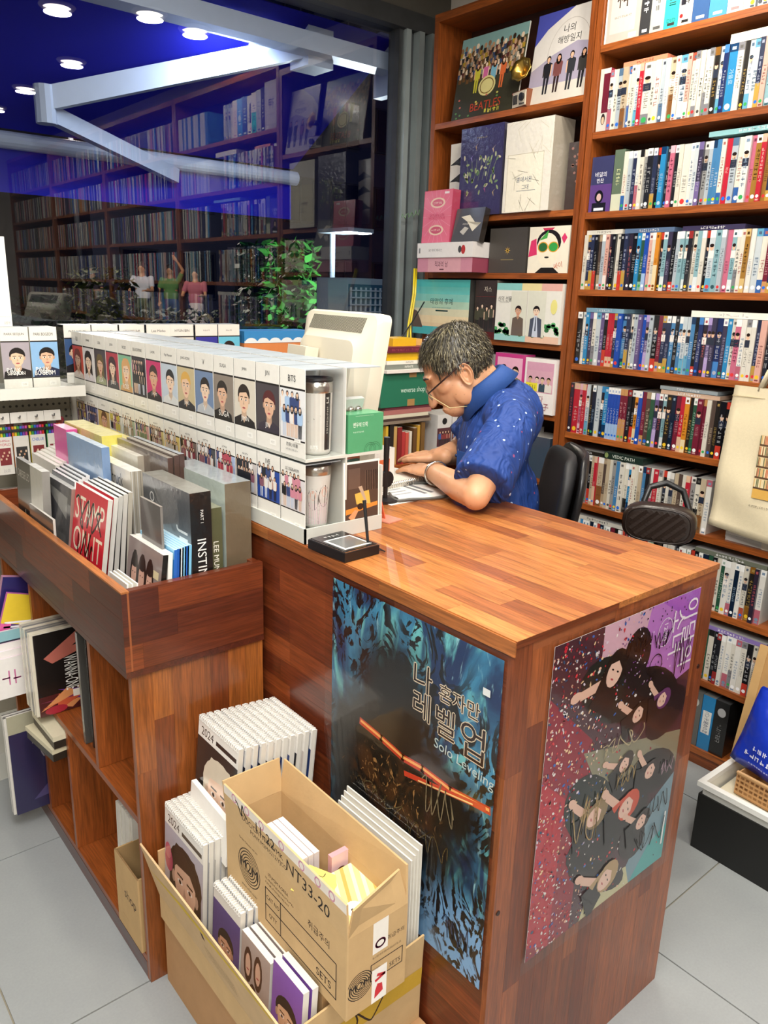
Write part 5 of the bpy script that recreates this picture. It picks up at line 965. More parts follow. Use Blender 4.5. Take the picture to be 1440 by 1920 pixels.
def art_blue(A): A.rect(0, 0, A.w, A.h, '#7a94b8'); A.rect(0, A.h*.75, A.w, A.h, '#8aa8cc'); A.poly([(0, 0), (A.w, 0), (A.w*.8, A.h*.35), (A.w*.4, A.h*.5), (A.w*.1, A.h*.3)], '#d8ccc0'); A.line([(A.w*.3, A.h*.2), (A.w*.5, A.h*.4), (A.w*.8, A.h*.3)], .003, '#4a5a6a')
album('album_box', 'blue wrapped album box with a pale blanket photo', (124, 809), (190, 842), .688, .02, '#7a94b8', '#6a84a8', '#c8dcec', art_blue, mat='wrap')

# ------------------------------------------------------------------ things in the bin's compartments
def upright(name, label, cat, x, y, z, dx, th, h, cols, art=None, mat='gloss', rot=(0, 0, 0), group=None):
    """thin album standing across the compartment: cover faces -y, open edge faces the aisle (-x)"""
    b = MB().box((0, 0, 0), (dx, th, h), cols[0], {'-x': cols[1], '+z': cols[1], '+y': cols[1]})
    if art: A = Art(dx, h); art(A); b.art(A, (0, 0, 0), (1, 0, 0), (0, 0, 1), off=1e-4)
    return tag(b.obj(name, mat, None, (x, y, z+.0005), rot), label, cat, group)
def art_wanna(A):
    W, H = A.w, A.h; A.rect(0, 0, W, H, '#1c1715'); A.poly([(W*.1, H*.7), (W*.3, H*.82), (W*.55, H*.97), (W*.65, H*.9), (W*.45, H*.78), (W*.75, H*.82), (W*.85, H*.95), (W*.9, H*.75), (W*.5, H*.7), (W*.2, H*.62)], '#b8685a'); A.poly([(W*.55, H*.7), (W*.9, H*.72), (W*.95, H*.95), (W*.75, H*.86)], '#8a4438')
    A.rect(0, 0, W, H*.24, '#4a1c1c'); [A.poly([(W*rk.random(), H*rk.uniform(.02, .3)) for _ in range(3)], rk.choice(['#c85a3a', '#8a3a5a', '#6a3a8a', '#d8905a'])) for _ in range(12)]; A.text('WANNA·ONE', W*.42, H*.46, W*.16, '#f0ece4', -math.pi/2, maxw=H*.42); A.glyphs(W*.55, H*.3, W*.04, H*.4, '#c8c0b0', rk, vert=True, n=12); A.rect(W*.42, H*.15, W*.58, H*.24, '#f0ece0'); A.ell(W*.2, H*.05, W*.14, H*.05, '#a82a3a')
xq = .495
upright('record_album', 'black signed group photo album sticking out of the middle compartment', 'album', .522, 2.062, .456, .22, .006, .246, ('#1c1715', '#d0c8bc'), art_wanna)
for i in range(7): upright('record_album', 'pale sleeved album behind the black one in the middle compartment', 'album', .517-.004*rk.random(), 2.070+i*.0135, .456, .225, .012, .25, ('#d8d0bc', rk.choice(['#e8dcb8', '#b8b4a8', '#e0d8c4', '#8a8a88'])), group='pale sleeved albums in the bin')
upright('record_album', 'dark slim album leaning in the middle compartment', 'album', .585, 1.83, .456, .26, .010, .31, ('#2a2624', '#14120f')); upright('record_album', 'red edged white album beside the slim dark one', 'album', .60, 1.805, .456, .25, .006, .30, ('#e4dcd0', '#c86a70')); upright('record_album', 'grey mottled album in the middle compartment', 'album', .575, 1.86, .456, .26, .014, .315, ('#4a4844', '#6a6860'))
upright('record_album', 'black slim album against the end wall of the bin', 'album', .575, 1.508, .456, .28, .010, .33, ('#1c1a18', '#1a1816'), lambda A: A.glyphs(.01, A.h*.3, .012, A.h*.4, '#6a6a68', rk, vert=True, n=8))
# jumble of albums at the far compartment
def art_just(A): W, H = A.w, A.h; A.rect(0, 0, W, H, '#4a2f7a'); A.rect(0, H*.7, W, H, '#e8c83a'); A.glyphs(W*.6, H*.88, W*.3, H*.05, '#5a3a1a', rk, n=6); [A.line([(W*.05, H*(.3+.045*k)), (W*.5, H*(.36+.045*k)), (W*.95, H*(.28+.045*k))], .006, '#f4f0f4') for k in range(10)]; A.rect(0, 0, W*.12, H*.7, '#e060a0'); A.glyphs(W*.3, H*.35, W*.5, H*.3, '#4a2f7a', rk, n=3, wd=.009); A.rect(0, 0, W, H*.08, '#f4e8f0')
upright('record_album', 'purple and yellow striped album tilted in the far compartment', 'album', .43, 2.262, .475, .24, .014, .30, ('#4a2f7a', '#d870b8'), art_just, rot=(0, .30, 0))
upright('record_album', 'dark blue album sticking out of the far compartment', 'album', .47, 2.245, .456, .24, .008, .2, ('#1f2236', '#c8ccd0'), lambda A: (A.rect(0, A.h*.85, A.w, A.h, '#8ab8c0'), A.text('S', A.w*.4, A.h*.6, .04, '#e8e8f0')))
upright('record_album', 'pink edged dark blue album behind the striped one', 'album', .45, 2.29, .50, .24, .02, .31, ('#2a2660', '#c890b0'), rot=(0, .22, 0))
for i in range(3): upright('record_album', 'white lettered album low in the far compartment', 'album', .42+.012*i, 2.228+.006*i, .456, .22, .005, .125+.02*i, ('#ece8e4', '#e8d0dc'), lambda A: A.glyphs(A.w*.1, A.h*.3, A.w*.4, A.h*.4, '#c86a9a', rk, n=3), group='white lettered albums in the bin')
upright('record_album', 'navy record with a pale sketch in the lowest far compartment', 'album', .47, 2.226, .066, .26, .006, .33, ('#2a264a', '#d8d4c8'), lambda A: (A.rect(0, A.h*.82, A.w, A.h, '#a8a48c'), A.scrib(A.w*.25, A.h*.5, A.w*.4, A.h*.3, '#a8a0a8', rk, 9, .004), A.poly([(A.w*.2, A.h*.1), (A.w*.6, A.h*.4), (A.w*.9, A.h*.15)], '#4a4470')))
for i in range(6): upright('record_album', 'grey white record sleeve behind the navy one', 'album', .462+.004*rk.random(), 2.234+i*.0045, .066, .26, .003, .325, ('#d0ccc4', rk.choice(['#e0dcd4', '#2a2a30', '#b8c0c4'])), group='record sleeves in the lowest compartment')
for i, (z, c) in enumerate(((.354, '#cfc6a8'), (.394, '#d8d0b4'))):
    t = thing('carton_box', ['cream lidded box jammed under the compartment shelf, lower of two', 'cream lidded box jammed under the compartment shelf, upper of two'][i], 'box', (.527+.004*i, 1.995-.004*i, z-.004), (0, 0, .12-.1*i)); MB().box((0, 0, 0), (.2, .17, .024), '#2c241c').obj('tray', 'satin', t); bevel(MB().box((-.002, -.002, .024), (.202, .172, .038), c).obj('lid', 'satin', t), .004)
upright('paper_bag', 'folded cream paper bag standing in the lower middle compartment', 'bag', .60, onx(137, 1440, .57).y+.022, .066, .24, .05, .27, ('#c8c0a4', '#b8b094'), mat='card')
# white paper stack and small shop carton in the near lower compartment
ps = yl[0]
for i in range(9): upright('paper_folder', 'limp white paper folder standing in the near lower compartment', 'folder', .60+.003*rk.random(), 1.66+i*.0115, .066, .25, .0095, .27+.01*rk.random(), ('#e0dcd0', '#d6d2c8'), mat='matte', group='white paper folders in the bin', rot=(.05, 0, 0))

# ================================================================== TUMBLER DISPLAY ON THE COUNTER
rt = random.Random(55)
TX0, TY0, TY1 = .901, 1.324, 2.705
dr = thing('display_rack', 'grey white two tier display rack on the counter edge', 'display rack', (TX0, TY0, CZ))
TW = .209
MB().box((0, 0, .0005), (TW, TY1-TY0, .012), '#cfcfc8').obj('rack_base', 'grey_rack', dr)
for nm, a, c in (('front_rail', (-.004, -.004, .0005), (.0, TY1-TY0, .034)), ('end_rail', (-.004, -.004, .0005), (TW, 0.0, .034)), ('back_rail', (TW-.003, 0, .012), (TW, TY1-TY0, .12))): MB().box(a, c).obj(nm, 'grey_rack', dr)
MB().box((.0, .0, .178), (TW, TY1-TY0, .184)).obj('tier_shelf', 'grey_rack', dr); MB().box((.105, .0, .012), (.109, TY1-TY0, .178)).obj('riser', 'grey_rack', dr)
MB().box((TW-.004, -.003, .034), (TW, .06, .15)).obj('side_flange', 'grey_rack', dr)
GOLD = '#e0b060'
UP = [('BTS', 'white', '#e4e4e4', '#2a2a2e', '#a8c4e4', 'crowd'), ('JIN', 'auburn hair', '#4a4448', '#5a2a2c', '#3a3440', ''), ('JIMIN', 'leather jacket', '#d8d0c0', '#2c221e', '#242022', ''), ('SUGA', 'blinds', '#8a7f74', '#2a2422', '#1c1a1c', ''), ('V', 'grey shirt', '#6f86a8', '#241c1c', '#b8bcc0', ''), ('JUNG KOOK', 'blond', '#c8b890', '#d8a850', '#2a2c34', ''), ('Rap Monster', 'profile', '#c0ccd8', '#16161a', '#d8dad8', ''), ('J-HOPE', 'magenta', '#c82a6a', '#3a2420', '#2a2428', ''),
      ('BLACKPINK', 'dark stage', '#38343c', '#1a1418', '#141416', 'crowd'), ('ROSE', 'green', '#7fb894', '#d8a468', '#c89a60', 'long'), ('JISOO', 'red', '#b02a3c', '#3a1c1c', '#2a2a30', 'long'), ('LISA', 'charcoal', '#4a4248', '#6a5a34', '#9aa07a', 'long'), ('JENNIE', 'white', '#dcd8d8', '#2a2022', '#d8d0d4', 'long'), ('IU', 'orange red', '#c84a3a', '#7a3a2a', '#e0d0c8', 'long')]
def tumbler_front(w_, h_, name, bgc, hair, top, style, big=True, lab=True, lo=False):
    A = Art(w_, h_, '#ebe8df'); p0, p1 = (.2, .76) if not lo else (.3, .76)
    A.rect(0, h_*(p0-.018), w_, h_*(p1+.022), '#1c1818')
    if style == 'crowd':
        A.rect(0, h_*p0, w_, h_*p1, bgc)
        for r in range(2):
            n = 4+rt.randint(0, 2)
            for i in range(n): A.person(w_*(.1+.8*(i+.5*(r % 2))/n), h_*(p0+.02+.16*(1-r)), h_*.36, top if rt.random() < .6 else rt.choice(['#1c1c20', '#e8e4e0', '#8a5a6a', '#3a4a7a']), rt.choice(['#c8d0e0', '#e0c0a8', '#2a2a30']), hair, rt)
    else:
        A.portrait(0, h_*p0, w_, h_*p1, bgc, hair, top, rt, style == 'long', scale=rt.uniform(.95, 1.1), cx=rt.uniform(.42, .58))
        if big and name: A.text(name.split()[0] if len(name) > 8 else name, w_*.5, h_*(p0+.075), h_*(.075 if len(name) < 6 else .055), '#f4f2ec', maxw=w_*.86)
    if name: A.text(name, w_*.5, h_*.885, h_*(.07 if len(name) < 4 else .045), '#26242a', maxw=w_*.7)
    else: A.glyphs(w_*.35, h_*.87, w_*.3, h_*.03, '#6a6a6c', rt, n=5)
    if name == 'BTS': A.text('防彈少年團', w_*.5, h_*.13, h_*.045, '#201c1e', maxw=w_*.45); A.glyphs(w_*.25, h_*.06, w_*.5, h_*.025, '#8a8a88', rt, n=10)
    A.rect(w_*.6, h_*.06 if name != 'BTS' else h_*.17, w_*.85, h_*.13 if name != 'BTS' else h_*.21, '#f7f5ee'); A.glyphs(w_*.64, h_*.075 if name != 'BTS' else h_*.18, w_*.16, h_*.035 if name != 'BTS' else h_*.02, '#a8a49a', rt, n=4)
    return A
def tumbler_box(loc, w_, h_, A, label, group=None, yaw=0, front='-x', dpt=.098, cat='gift box'):
    """clear box with a printed card front; local front faces -x, width along -y from the origin"""
    t = thing('tumbler_box', label, cat, loc, (0, 0, yaw), group)
    b = MB().box((0, -w_, 0), (.0012, 0, h_), '#ebe8df'); b.art(A, (0, 0, 0), (0, -1, 0), (0, 0, 1), off=6e-5, eps=2.6e-5); b.obj('card_front', 'satin', t)
    MB().box((.0012, -w_+.001, .0005), (dpt, -.001, h_-.001)).obj('clear_case', 'acrylic', t); MB().box((.003, -w_+.003, h_-.0022), (dpt-.002, -.003, h_-.0002), '#a9b1b6').obj('top_flap', 'satin', t)
    return t
pw = (TY1-TY0)/14
for i, (nm, desc, bgc, hair, top, st) in enumerate(UP):
    A = tumbler_front(pw-.004, .186, nm, bgc, hair, top, st)
    lab = 'clear tumbler gift box whose card front reads %s, upper tier' % nm.upper() if nm in ('BTS', 'BLACKPINK') else 'clear tumbler gift box with a %s portrait card on the upper tier' % desc
    t = tumbler_box((TX0, TY0+(i+1)*pw-.002, CZ+.1845), pw-.004, .186, A, lab)
    t2 = tumbler_box((TX0+.104, TY0+(i+1)*pw-.002, CZ+.1845), pw-.004, .186, Art(pw-.004, .186, '#d8d6d0'), 'clear box with a plain back in the second row of the upper tier', 'plain boxes in the second row of the upper tier')
LOW = [('LE SSERAFIM', '#dcd6d6', '#d08a9a', '#2a1c1a', 'white card with women in pink'), ('IVE', '#2a4a9a', '#e8e4e0', '#3a2620', 'blue stage group'), ('', '#c8c0bc', '#23262e', '#2a1c1a', 'group in dark jackets'), ('', '#a8b8d8', '#b84a5a', '#2a1c1a', 'group in red and blue'), ('', '#54565a', '#e8e4e0', '#201614', 'grey stage group'), ('', '#7a6a64', '#8a3a4a', '#3a2420', 'brown crowd group'), ('', '#d8c070', '#b8b0a8', '#3a2a20', 'golden group'), ('', '#c8b878', '#9a8a80', '#3a2a20', 'tan group'), ('', '#c89a9a', '#7a8a6a', '#3a2a20', 'rosy group'), ('', '#a8b8a0', '#a89a80', '#5a4a30', 'pale green pair'), ('', '#d8d8d0', '#c8b84a', '#2a2420', 'yellow and white group'), ('', '#c8a868', '#3a3c3a', '#6a4a2c', 'single amber portrait'), ('', '#8a84a0', '#4a4a6a', '#2a2420', 'violet grey group'), ('', '#6a5a80', '#c8b060', '#2a2420', 'purple and gold group')]
for i, (nm, bgc, top, hair, desc) in enumerate(LOW):
    A = tumbler_front(pw-.004, .152, nm, bgc, hair, top, 'crowd' if i != 11 else '', lo=True)
    lab = 'clear tumbler gift box whose card front reads %s, lower tier' % nm if nm else 'clear tumbler gift box with a %s card on the lower tier' % desc
    t = tumbler_box((TX0, TY0+(i+1)*pw-.002, CZ+.0205), pw-.004, .152, A, lab)
# the two tumblers that show at the counter end
def tumbler(loc, label, h, r0, r1, deco):
    t = thing('tumbler', label, 'tumbler', loc)
    MB().lathe([(r0*.92, 0), (r0, .006), (r1, h*.8), (r1, h*.8+.001)], n=28, col='#d8d4cc').obj('body', 'satin', t, smooth=True)
    MB().lathe([(r1, h*.8+.001), (r1*1.03, h*.82), (r1*1.03, h*.95), (r1*.98, h*.955)], n=28).obj('steel_band', 'steel', t, smooth=True)
    MB().lathe([(r1*1.0, h*.956), (r1*1.05, h*.96), (r1*1.0, h), (r1*.7, h), (r1*.66, h*.985)], n=28, col='#1c1815').obj('lid', 'plastic', t, smooth=True)
    # wrap print: strips following the curve
    A = Art(r0*2.6, h*.78); deco(A); b = MB()
    for p, f, c, z in A.it:
        V = []
        for a, q in p:
            th = -math.pi/2-.25+(a/A.w-.5)*2.6; rr = r0+(r1-r0)*(q/(h*.8))+.0004+z*2e-5; V.append((rr*math.cos(th), rr*math.sin(th), q+.008))
        b.add(V, f, c)
    b.obj('wrap_print', 'gloss', t); return t
def dec_bts(A):
    for i in range(18): A.rect(A.w*i/18, 0, A.w*(i+1)/18, A.h, '#cfcac0' if i % 2 else '#d6d2c8', True)
    A.z += 1
    for i in range(8): A.rect(A.w*(.58+i*.023), A.h*.02, A.w*(.581+(i+1)*.023), A.h*.98, '#28241f', True)
    A.z += 1; A.text('BTS', A.w*.66, A.h*.86, A.w*.075, '#f0ece0', -math.pi/2); A.glyphs(A.w*.64, A.h*.3, A.w*.05, A.h*.46, '#d0ccc0', rt, vert=True, n=14); A.line([(A.w*.15, A.h*.5), (A.w*.3, A.h*.55), (A.w*.45, A.h*.6)], .0025, '#8a867c'); A.text('BTS', A.w*.3, A.h*.07, A.h*.06, '#f6f4ee')
def dec_girls(A):
    for i in range(12): A.rect(A.w*i/12, 0, A.w*(i+1)/12, A.h, '#d8cfc8', True)
    A.z += 1
    for x, s_ in ((.3, 1.0), (.62, 1.12)):
        A.ell(A.w*x, A.h*.5*s_, A.w*.16, A.h*.22, '#2a1c18', 14); A.poly([(A.w*(x-.16), 0), (A.w*(x+.16), 0), (A.w*(x+.12), A.h*.45*s_), (A.w*(x-.12), A.h*.45*s_)], '#b06a84'); A.ell(A.w*x, A.h*.58*s_, A.w*.09, A.h*.1, '#dcb4a4', 12)
        for k in range(5): A.line([(A.w*(x-.14), A.h*(.05+.08*k)), (A.w*(x+.14), A.h*(.05+.08*k))], .0012, '#5a2a3c')
        for k in range(4): A.line([(A.w*(x-.12+.08*k), 0), (A.w*(x-.1+.06*k), A.h*.42)], .0012, '#e8c8d0')
tumbler((TX0+.062, TY0+.05, CZ+.1855), 'steel banded tumbler with a black vertical label in the BTS box', .163, .031, .034, dec_bts)
tumbler((TX0+.060, TY0+.05, CZ+.0215), 'steel banded tumbler printed with two women in plaid', .146, .026, .034, dec_girls)
# cards standing in the rack end
def art_card(A): W, H = A.w, A.h; A.rect(0, 0, W, H, '#f0ede4'); A.rect(W*.03, H*.02, W*.97, H*.97, '#4a3a32'); A.rect(W*.12, H*.6, W*.45, H*.9, '#5f4c42'); A.rect(W*.6, H*.55, W*.95, H*.85, '#2c2420'); [A.rect(W*(.6+.05*k), H*.55, W*(.61+.05*k), H*.85, '#6a564a', True) for k in range(7)]; A.z += 1; A.poly([(W*.05, H*.3), (W*.95, H*.36), (W*.95, H*.3), (W*.05, H*.22)], '#d88a3a'); A.poly([(W*.3, H*.52), (W*.7, H*.55), (W*.75, H*.34), (W*.35, H*.36)], '#d8b050'); A.poly([(W*.4, H*.62), (W*.5, H*.63), (W*.66, H*.36), (W*.6, H*.36)], '#b8a088'); A.ell(W*.46, H*.32, W*.09, H*.05, '#241a16'); A.poly([(W*.12, H*.18), (W*.3, H*.28), (W*.4, H*.26), (W*.25, H*.1)], '#e0986a'); A.rect(W*.05, H*.03, W*.95, H*.13, '#6a5a50')
A = Art(.10, .152); art_card(A); b = MB().box((0, 0, 0), (.10, .004, .152), '#f0ede4'); b.art(A, (0, 0, 0), (1, 0, 0), (0, 0, 1), off=6e-5); tag(b.obj('picture_card', 'gloss', None, (TX0+.102, TY0-.002, CZ+.013), (-.03, 0, 0)), 'picture card of a figure on an orange bench standing in the rack end', 'card')
A = Art(.098, .085, '#4f9a6c'); A.text('변우석 뜨락', .034, .062, .011, '#f0f4ea', maxw=.04); A.glyphs(.014, .044, .03, .004, '#cfe4d0', rt, n=8); A.glyphs(.02, .08, .05, .002, '#cfe4d0', rt, n=14); [A.ring(.062+.014*k, .004, .012+.004*j, .012+.004*j, .0008, '#1f5a38') for k in range(2) for j in range(2)]
b = MB().box((0, 0, 0), (.098, .055, .085), '#4f9a6c', {'+z': '#5fae7c'}); b.art(A, (0, 0, 0), (1, 0, 0), (0, 0, 1), off=6e-5); tag(b.obj('green_card_box', 'satin', None, (TX0+.112, TY0+.002, CZ+.1845)), 'small green card box with white lettering on the rack corner', 'box')
kb = thing('blister_tray', 'clear tray of small silver ball charms leaning behind the green card box', 'tray', (TX0+.115, TY0+.08, CZ+.1845), (.35, 0, 0))
MB().box((0, 0, 0), (.07, .012, .12), '#d8d8d4').obj('backing', 'satin', kb)
for i in range(3):
    for j in range(4): MB().ell((.014+.021*i, -.004, .016+.026*j), (.009, .008, .010), '#c8ccd0', 10, 7).obj('charm', 'steel', kb, smooth=True)

struct(MB().box((.8865, 2.712, 1.06), (2.42, 2.855, 1.29), '#b8b4aa').obj('trim_1', 'matte'))   # ledge under the window
# ================================================================== WINDOW SIDE RACK
gd = thing('window_rack', 'grey pegboard display rack standing below the shop window', 'display rack', (.1, 2.525, 0))
GW = .785
MB().box((0, .29, 0), (GW, .31, 1.47)).obj('back_board', 'pegboard', gd)
MB().box((0, .02, .0), (GW, .31, .10)).obj('base_plinth', 'grey_rack', gd); MB().box((0, .05, 1.276), (GW, .29, 1.29)).obj('top_shelf', 'grey_rack', gd); MB().box((0, .035, 1.266), (GW, .05, 1.30), '#dedcd4').obj('shelf_rail', 'plastic', gd)
MB().box((0, .06, .92), (GW, .29, .935)).obj('lower_shelf', 'grey_rack', gd); MB().box((0, .045, .915), (GW, .06, .95), '#d8d6ce').obj('shelf_rail', 'plastic', gd)
MB().box((0, .20, 1.10), (GW, .212, 1.276)).obj('pegboard', 'pegboard', gd)
hm = MB().cyl((0, .1995, 0), (0, .1985, 0), .0042, n=8, col='#3a3630').mesh('peg_hole', 'matte')
for r in range(6):
    for i in range(34): put('peg_hole', hm, gd, (.36+i*.0195, 0, 1.135+r*.022))
MB().box((0, .038, 1.29), (GW, .0395, 1.335)).obj('clear_fence', 'acrylic', gd)
WB = [('PARK SEOJUN', '#a8a0a8', '#1c1614', '#201c1e', 'grey backed portrait', '-'), ('PARK BOGEOM', '#8ab4dc', '#1c1614', '#232a48', 'blue backed portrait in a bow tie', '-'), ('PARK HAE JIN', '#3a5a8a', '#1a1614', '#1a1c24', 'dark blue portrait', ''), ('Song Joong Ki', '#c8c4b8', '#2a201c', '#4a4a4a', 'beige portrait', ''), ('LEE JONG SUK', '#d0ccc4', '#2a201c', '#3a3a44', 'stone grey portrait', ''), ('Lee Minho', '#c83a2c', '#1a1210', '#2a2020', 'red backed portrait', ''), ('HYUN BIN', '#dcd8d0', '#14100e', '#1c1c20', 'black haired portrait', ''), ('', '#3a3a9a', '#201816', '#2a2a4a', 'violet blue portrait', ''), ('', '#6ac0dc', '#2a1c16', '#c83a3a', 'sky blue portrait', '')]
xs0 = [ony(-3, 608, 2.60).x, ony(53, 608, 2.60).x] + [ony(q, 605, 2.72).x for q in (117, 170, 222, 273, 318, 365, 408)]
for i, (nm, bgc, hair, top, desc, k) in enumerate(WB):
    yq = 2.60 if i < 2 else 2.716; w_ = .082 if i < 2 else .090
    A = tumbler_front(w_, .192, nm, bgc, hair, top, '')
    if nm and i < 2: A.text(nm.split()[0], w_*.38, .192*.325, .013, '#f4f2ec', maxw=w_*.5); A.text(nm.split()[1], w_*.46, .192*.265, .014, '#f4f2ec', maxw=w_*.75)
    tumbler_box((xs0[i], yq, 1.2905), w_, .192, A, 'tumbler gift box with a %s on the window rack' % desc, yaw=math.pi/2, dpt=.075)
# pen packs on hooks
pens = ['#e02a2a', '#e8862a', '#e8d82a', '#3aa84a', '#2a6ad0', '#8a3ab8', '#d84a9a']
for i in range(4):
    xk = ony(10+32*i, 830, 2.60).x; yk = 2.632+.0*i; zt = 1.215
    hk = MB().tube([(0, .093, .0), (0, -.03, .0), (0, -.036, .008)], .0022, '#6a6a68', 6); hk.obj('peg_hook', 'satin', gd, (xk-.1, yk-2.525, zt-.012))
    t = thing('pen_pack', ['rainbow pen set on a white card reading WORLD hanging on the pegboard', 'rainbow pen set with a crowd photo card hanging on the pegboard', 'rainbow pen set with a blue lettered card hanging on the pegboard', 'rainbow pen set hanging nearest the counter on the pegboard'][i], 'pen set', (xk, yk-.012, zt))
    MB().box((-.026, -.001, -.03), (.026, .001, .004), '#e6e2da').obj('hanger_card', 'satin', t)
    for j in range(6): MB().cyl((-.02+.008*j, 0, -.17), (-.02+.008*j, 0, -.04), .0036, n=8, col=pens[(j+i) % 7]).obj('pen', 'gloss', t)
    MB().box((-.026, -.006, -.058), (.026, -.004, -.048), '#2a2a2c').obj('band', 'gloss', t)
    A = Art(.046, .12, '#ece8e0'); A.rect(.006, .03, .04, .085, '#8a3a40' if i != 1 else '#3a3a3a'); [A.ell(.01+.005*q, .05+.01*(q % 3), .003, .004, rt.choice(SKIN), 6, flat=True) for q in range(6)]
    if i == 0: A.text('WORLD', .023, .096, .008, '#c82a4a', maxw=.036); A.text('SHINee', .023, .108, .007, '#c82a4a', maxw=.034)
    if i == 2: A.text('CNBLUE', .023, .105, .01, '#2a6ad0', maxw=.036)
    A.glyphs(.014, .006, .018, .012, '#2a2a2a', rt, n=8)
    b = MB().box((-.023, -.0075, -.19), (.023, -.0065, -.07), '#ece8e0'); b.art(A, (-.023, -.0075, -.19), (1, 0, 0), (0, 0, 1), off=6e-5); b.obj('picture_card', 'gloss', t)
    MB().box((-.03, -.009, -.195), (.03, -.0085, -.03)).obj('clear_bag', 'film', t)
for i in range(4):
    xk = ony(30+32*i, 850, 2.60).x
    t = thing('key_strap', 'dark blue and red strap pack hanging between the pen sets', 'strap', (xk, 2.645, 1.20), group='dark strap packs on the pegboard'); MB().box((-.01, -.002, -.16), (.012, .004, -.02), '#20283c').obj('strap', 'gloss', t); MB().ell((0, 0, -.02), (.014, .006, .014), '#8a2a34', 10, 6).obj('badge', 'gloss', t); MB().tube([(0, .075, .0), (0, 0, 0), (0, 0, -.015)], .0018, '#6a6a68', 6).obj('hook', 'satin', t)
A = Art(.09, .2, '#f4f2ec'); A.glyphs(.068, .006, .016, .01, '#3a3a3a', rt, n=9); A.glyphs(.04, .028, .045, .003, '#b8b4ac', rt, n=14)
pwb = ony(22, 590, 2.60); b = MB().box((-.35, 0, 0), (0, .03, .26), '#f4f2ec'); b.art(A, (-.09, 0, 0), (1, 0, 0), (0, 0, 1), off=6e-5); tag(b.obj('white_box', 'satin', None, (pwb.x, 2.602, 1.4835)), 'plain white box with a barcode on top of the tumbler boxes by the window', 'box')
oc = thing('toy_carton', 'orange carton with a blue cloud border below the window', 'box', (ony(458, 640, 2.716).x, 2.716, 1.2905))
b = MB().box((0, 0, 0), (.33, .137, .12), '#d8844a'); b.obj('carton', 'card', oc)
A = Art(.33, .045, '#3a8ac8'); [A.ell(.03+.055*k, .004, .026, .016, '#e8eef0', 14) for k in range(6)]; A.rect(0, 0, .33, .008, '#e8eef0'); b = MB().box((0, -.0015, .12), (.33, .137, .165), '#3a8ac8'); b.art(A, (0, -.0015, .12), (1, 0, 0), (0, 0, 1), off=6e-5); b.obj('border_band', 'satin', oc)

# ================================================================== THINGS ON THE COUNTER
# monitor seen from behind
mo = thing('monitor', 'cream coloured computer monitor seen from behind on the counter', 'monitor', (1.165, 1.70, CZ), (0, 0, math.radians(-8)))
def loft(sections, col='#ece5d2'):
    """rounded-rectangle sections in the y-z plane: (x, y0, y1, z0, z1, radius)"""
    b = MB(); V = []; n = 24
    for x, y0, y1, z0, z1, r in sections:
        for (cy, cz, a0) in ((y1-r, z1-r, 0), (y0+r, z1-r, 90), (y0+r, z0+r, 180), (y1-r, z0+r, 270)):
            for k in range(6): a = math.radians(a0+90*k/5); V.append((x, cy+r*math.cos(a), cz+r*math.sin(a)))
    F = []
    for i in range(len(sections)-1):
        for k in range(n): F.append((i*n+k, (i+1)*n+k, (i+1)*n+(k+1) % n, i*n+(k+1) % n))
    F.append(tuple(range(n))); F.append(tuple(range(len(sections)*n-1, (len(sections)-1)*n-1, -1)))
    return b.add(V, F, col)
MH0, MH1, MW = .162, .486, .198
sh_ = loft([(.055, -MW, MW, MH0, MH1, .02), (.03, -MW, MW, MH0, MH1, .022), (.018, -MW+.006, MW-.006, MH0+.006, MH1-.006, .024), (.004, -MW+.035, MW-.035, MH0+.03, MH1-.055, .03), (-.012, -MW+.05, MW-.05, MH0+.045, MH1-.075, .03)]).obj('rear_shell', 'ivory_plastic', mo, (0, 0, .0), (0, math.radians(9), 0), smooth=True)
m_ = sh_.modifiers.new('edge', 'EDGE_SPLIT'); m_.split_angle = math.radians(28)
MB().box((.0552, -MW+.018, MH0+.02), (.0575, MW-.018, MH1-.018), '#0a0c10').obj('screen', 'gloss', mo, None, (0, math.radians(9), 0))
vm = MB().box((0, 0, 0), (.003, .0030, .040), '#5a574a').mesh('vent_slot', 'satin')
for k in range(48): put('vent_slot', vm, sh_, (.0035, -.145+k*.006, MH1-.053), (0, math.radians(16), 0))
for k in range(30): put('vent_slot', vm, sh_, (.0165, -.14+k*.006, MH0+.006), (0, math.radians(-26), 0))
MB().box((-.008, -.03, MH0+.02), (.03, .075, MH0+.17), '#15130f').obj('port_recess', 'satin', mo, (.012, 0, 0))
bevel(MB().box((-.05, -.008, .20), (-.012, .10, .36), '#e9e2cf').obj('hinge_cover', 'ivory_plastic', mo, (.01, .03, .02), (0, .12, 0)), .014, 3)
bevel(MB().box((-.06, .0, .0), (-.02, .10, .25), '#e9e2cf').obj('stand_neck', 'ivory_plastic', mo, (.0, .03, .0)), .012, 3); bevel(MB().box((-.045, -.06, .0005), (.15, .17, .02), '#e9e2cf').obj('stand_foot', 'ivory_plastic', mo), .008, 3)
MB().tube([(.0, .05, .30), (-.01, .02, .31), (.0, .0, .28), (.0, -.01, .2), (.02, .0, .05), (.04, .02, .01)], .004, '#1c1c1e', 8).obj('cable', 'black_rubber', mo, smooth=True)
for k in range(5): MB().box((.006, -.125, .285+k*.008), (.009, -.10, .2875+k*.008), '#b8b09c').obj('embossed_mark', 'ivory_plastic', mo, (-.004, 0, 0), (0, math.radians(9), 0))
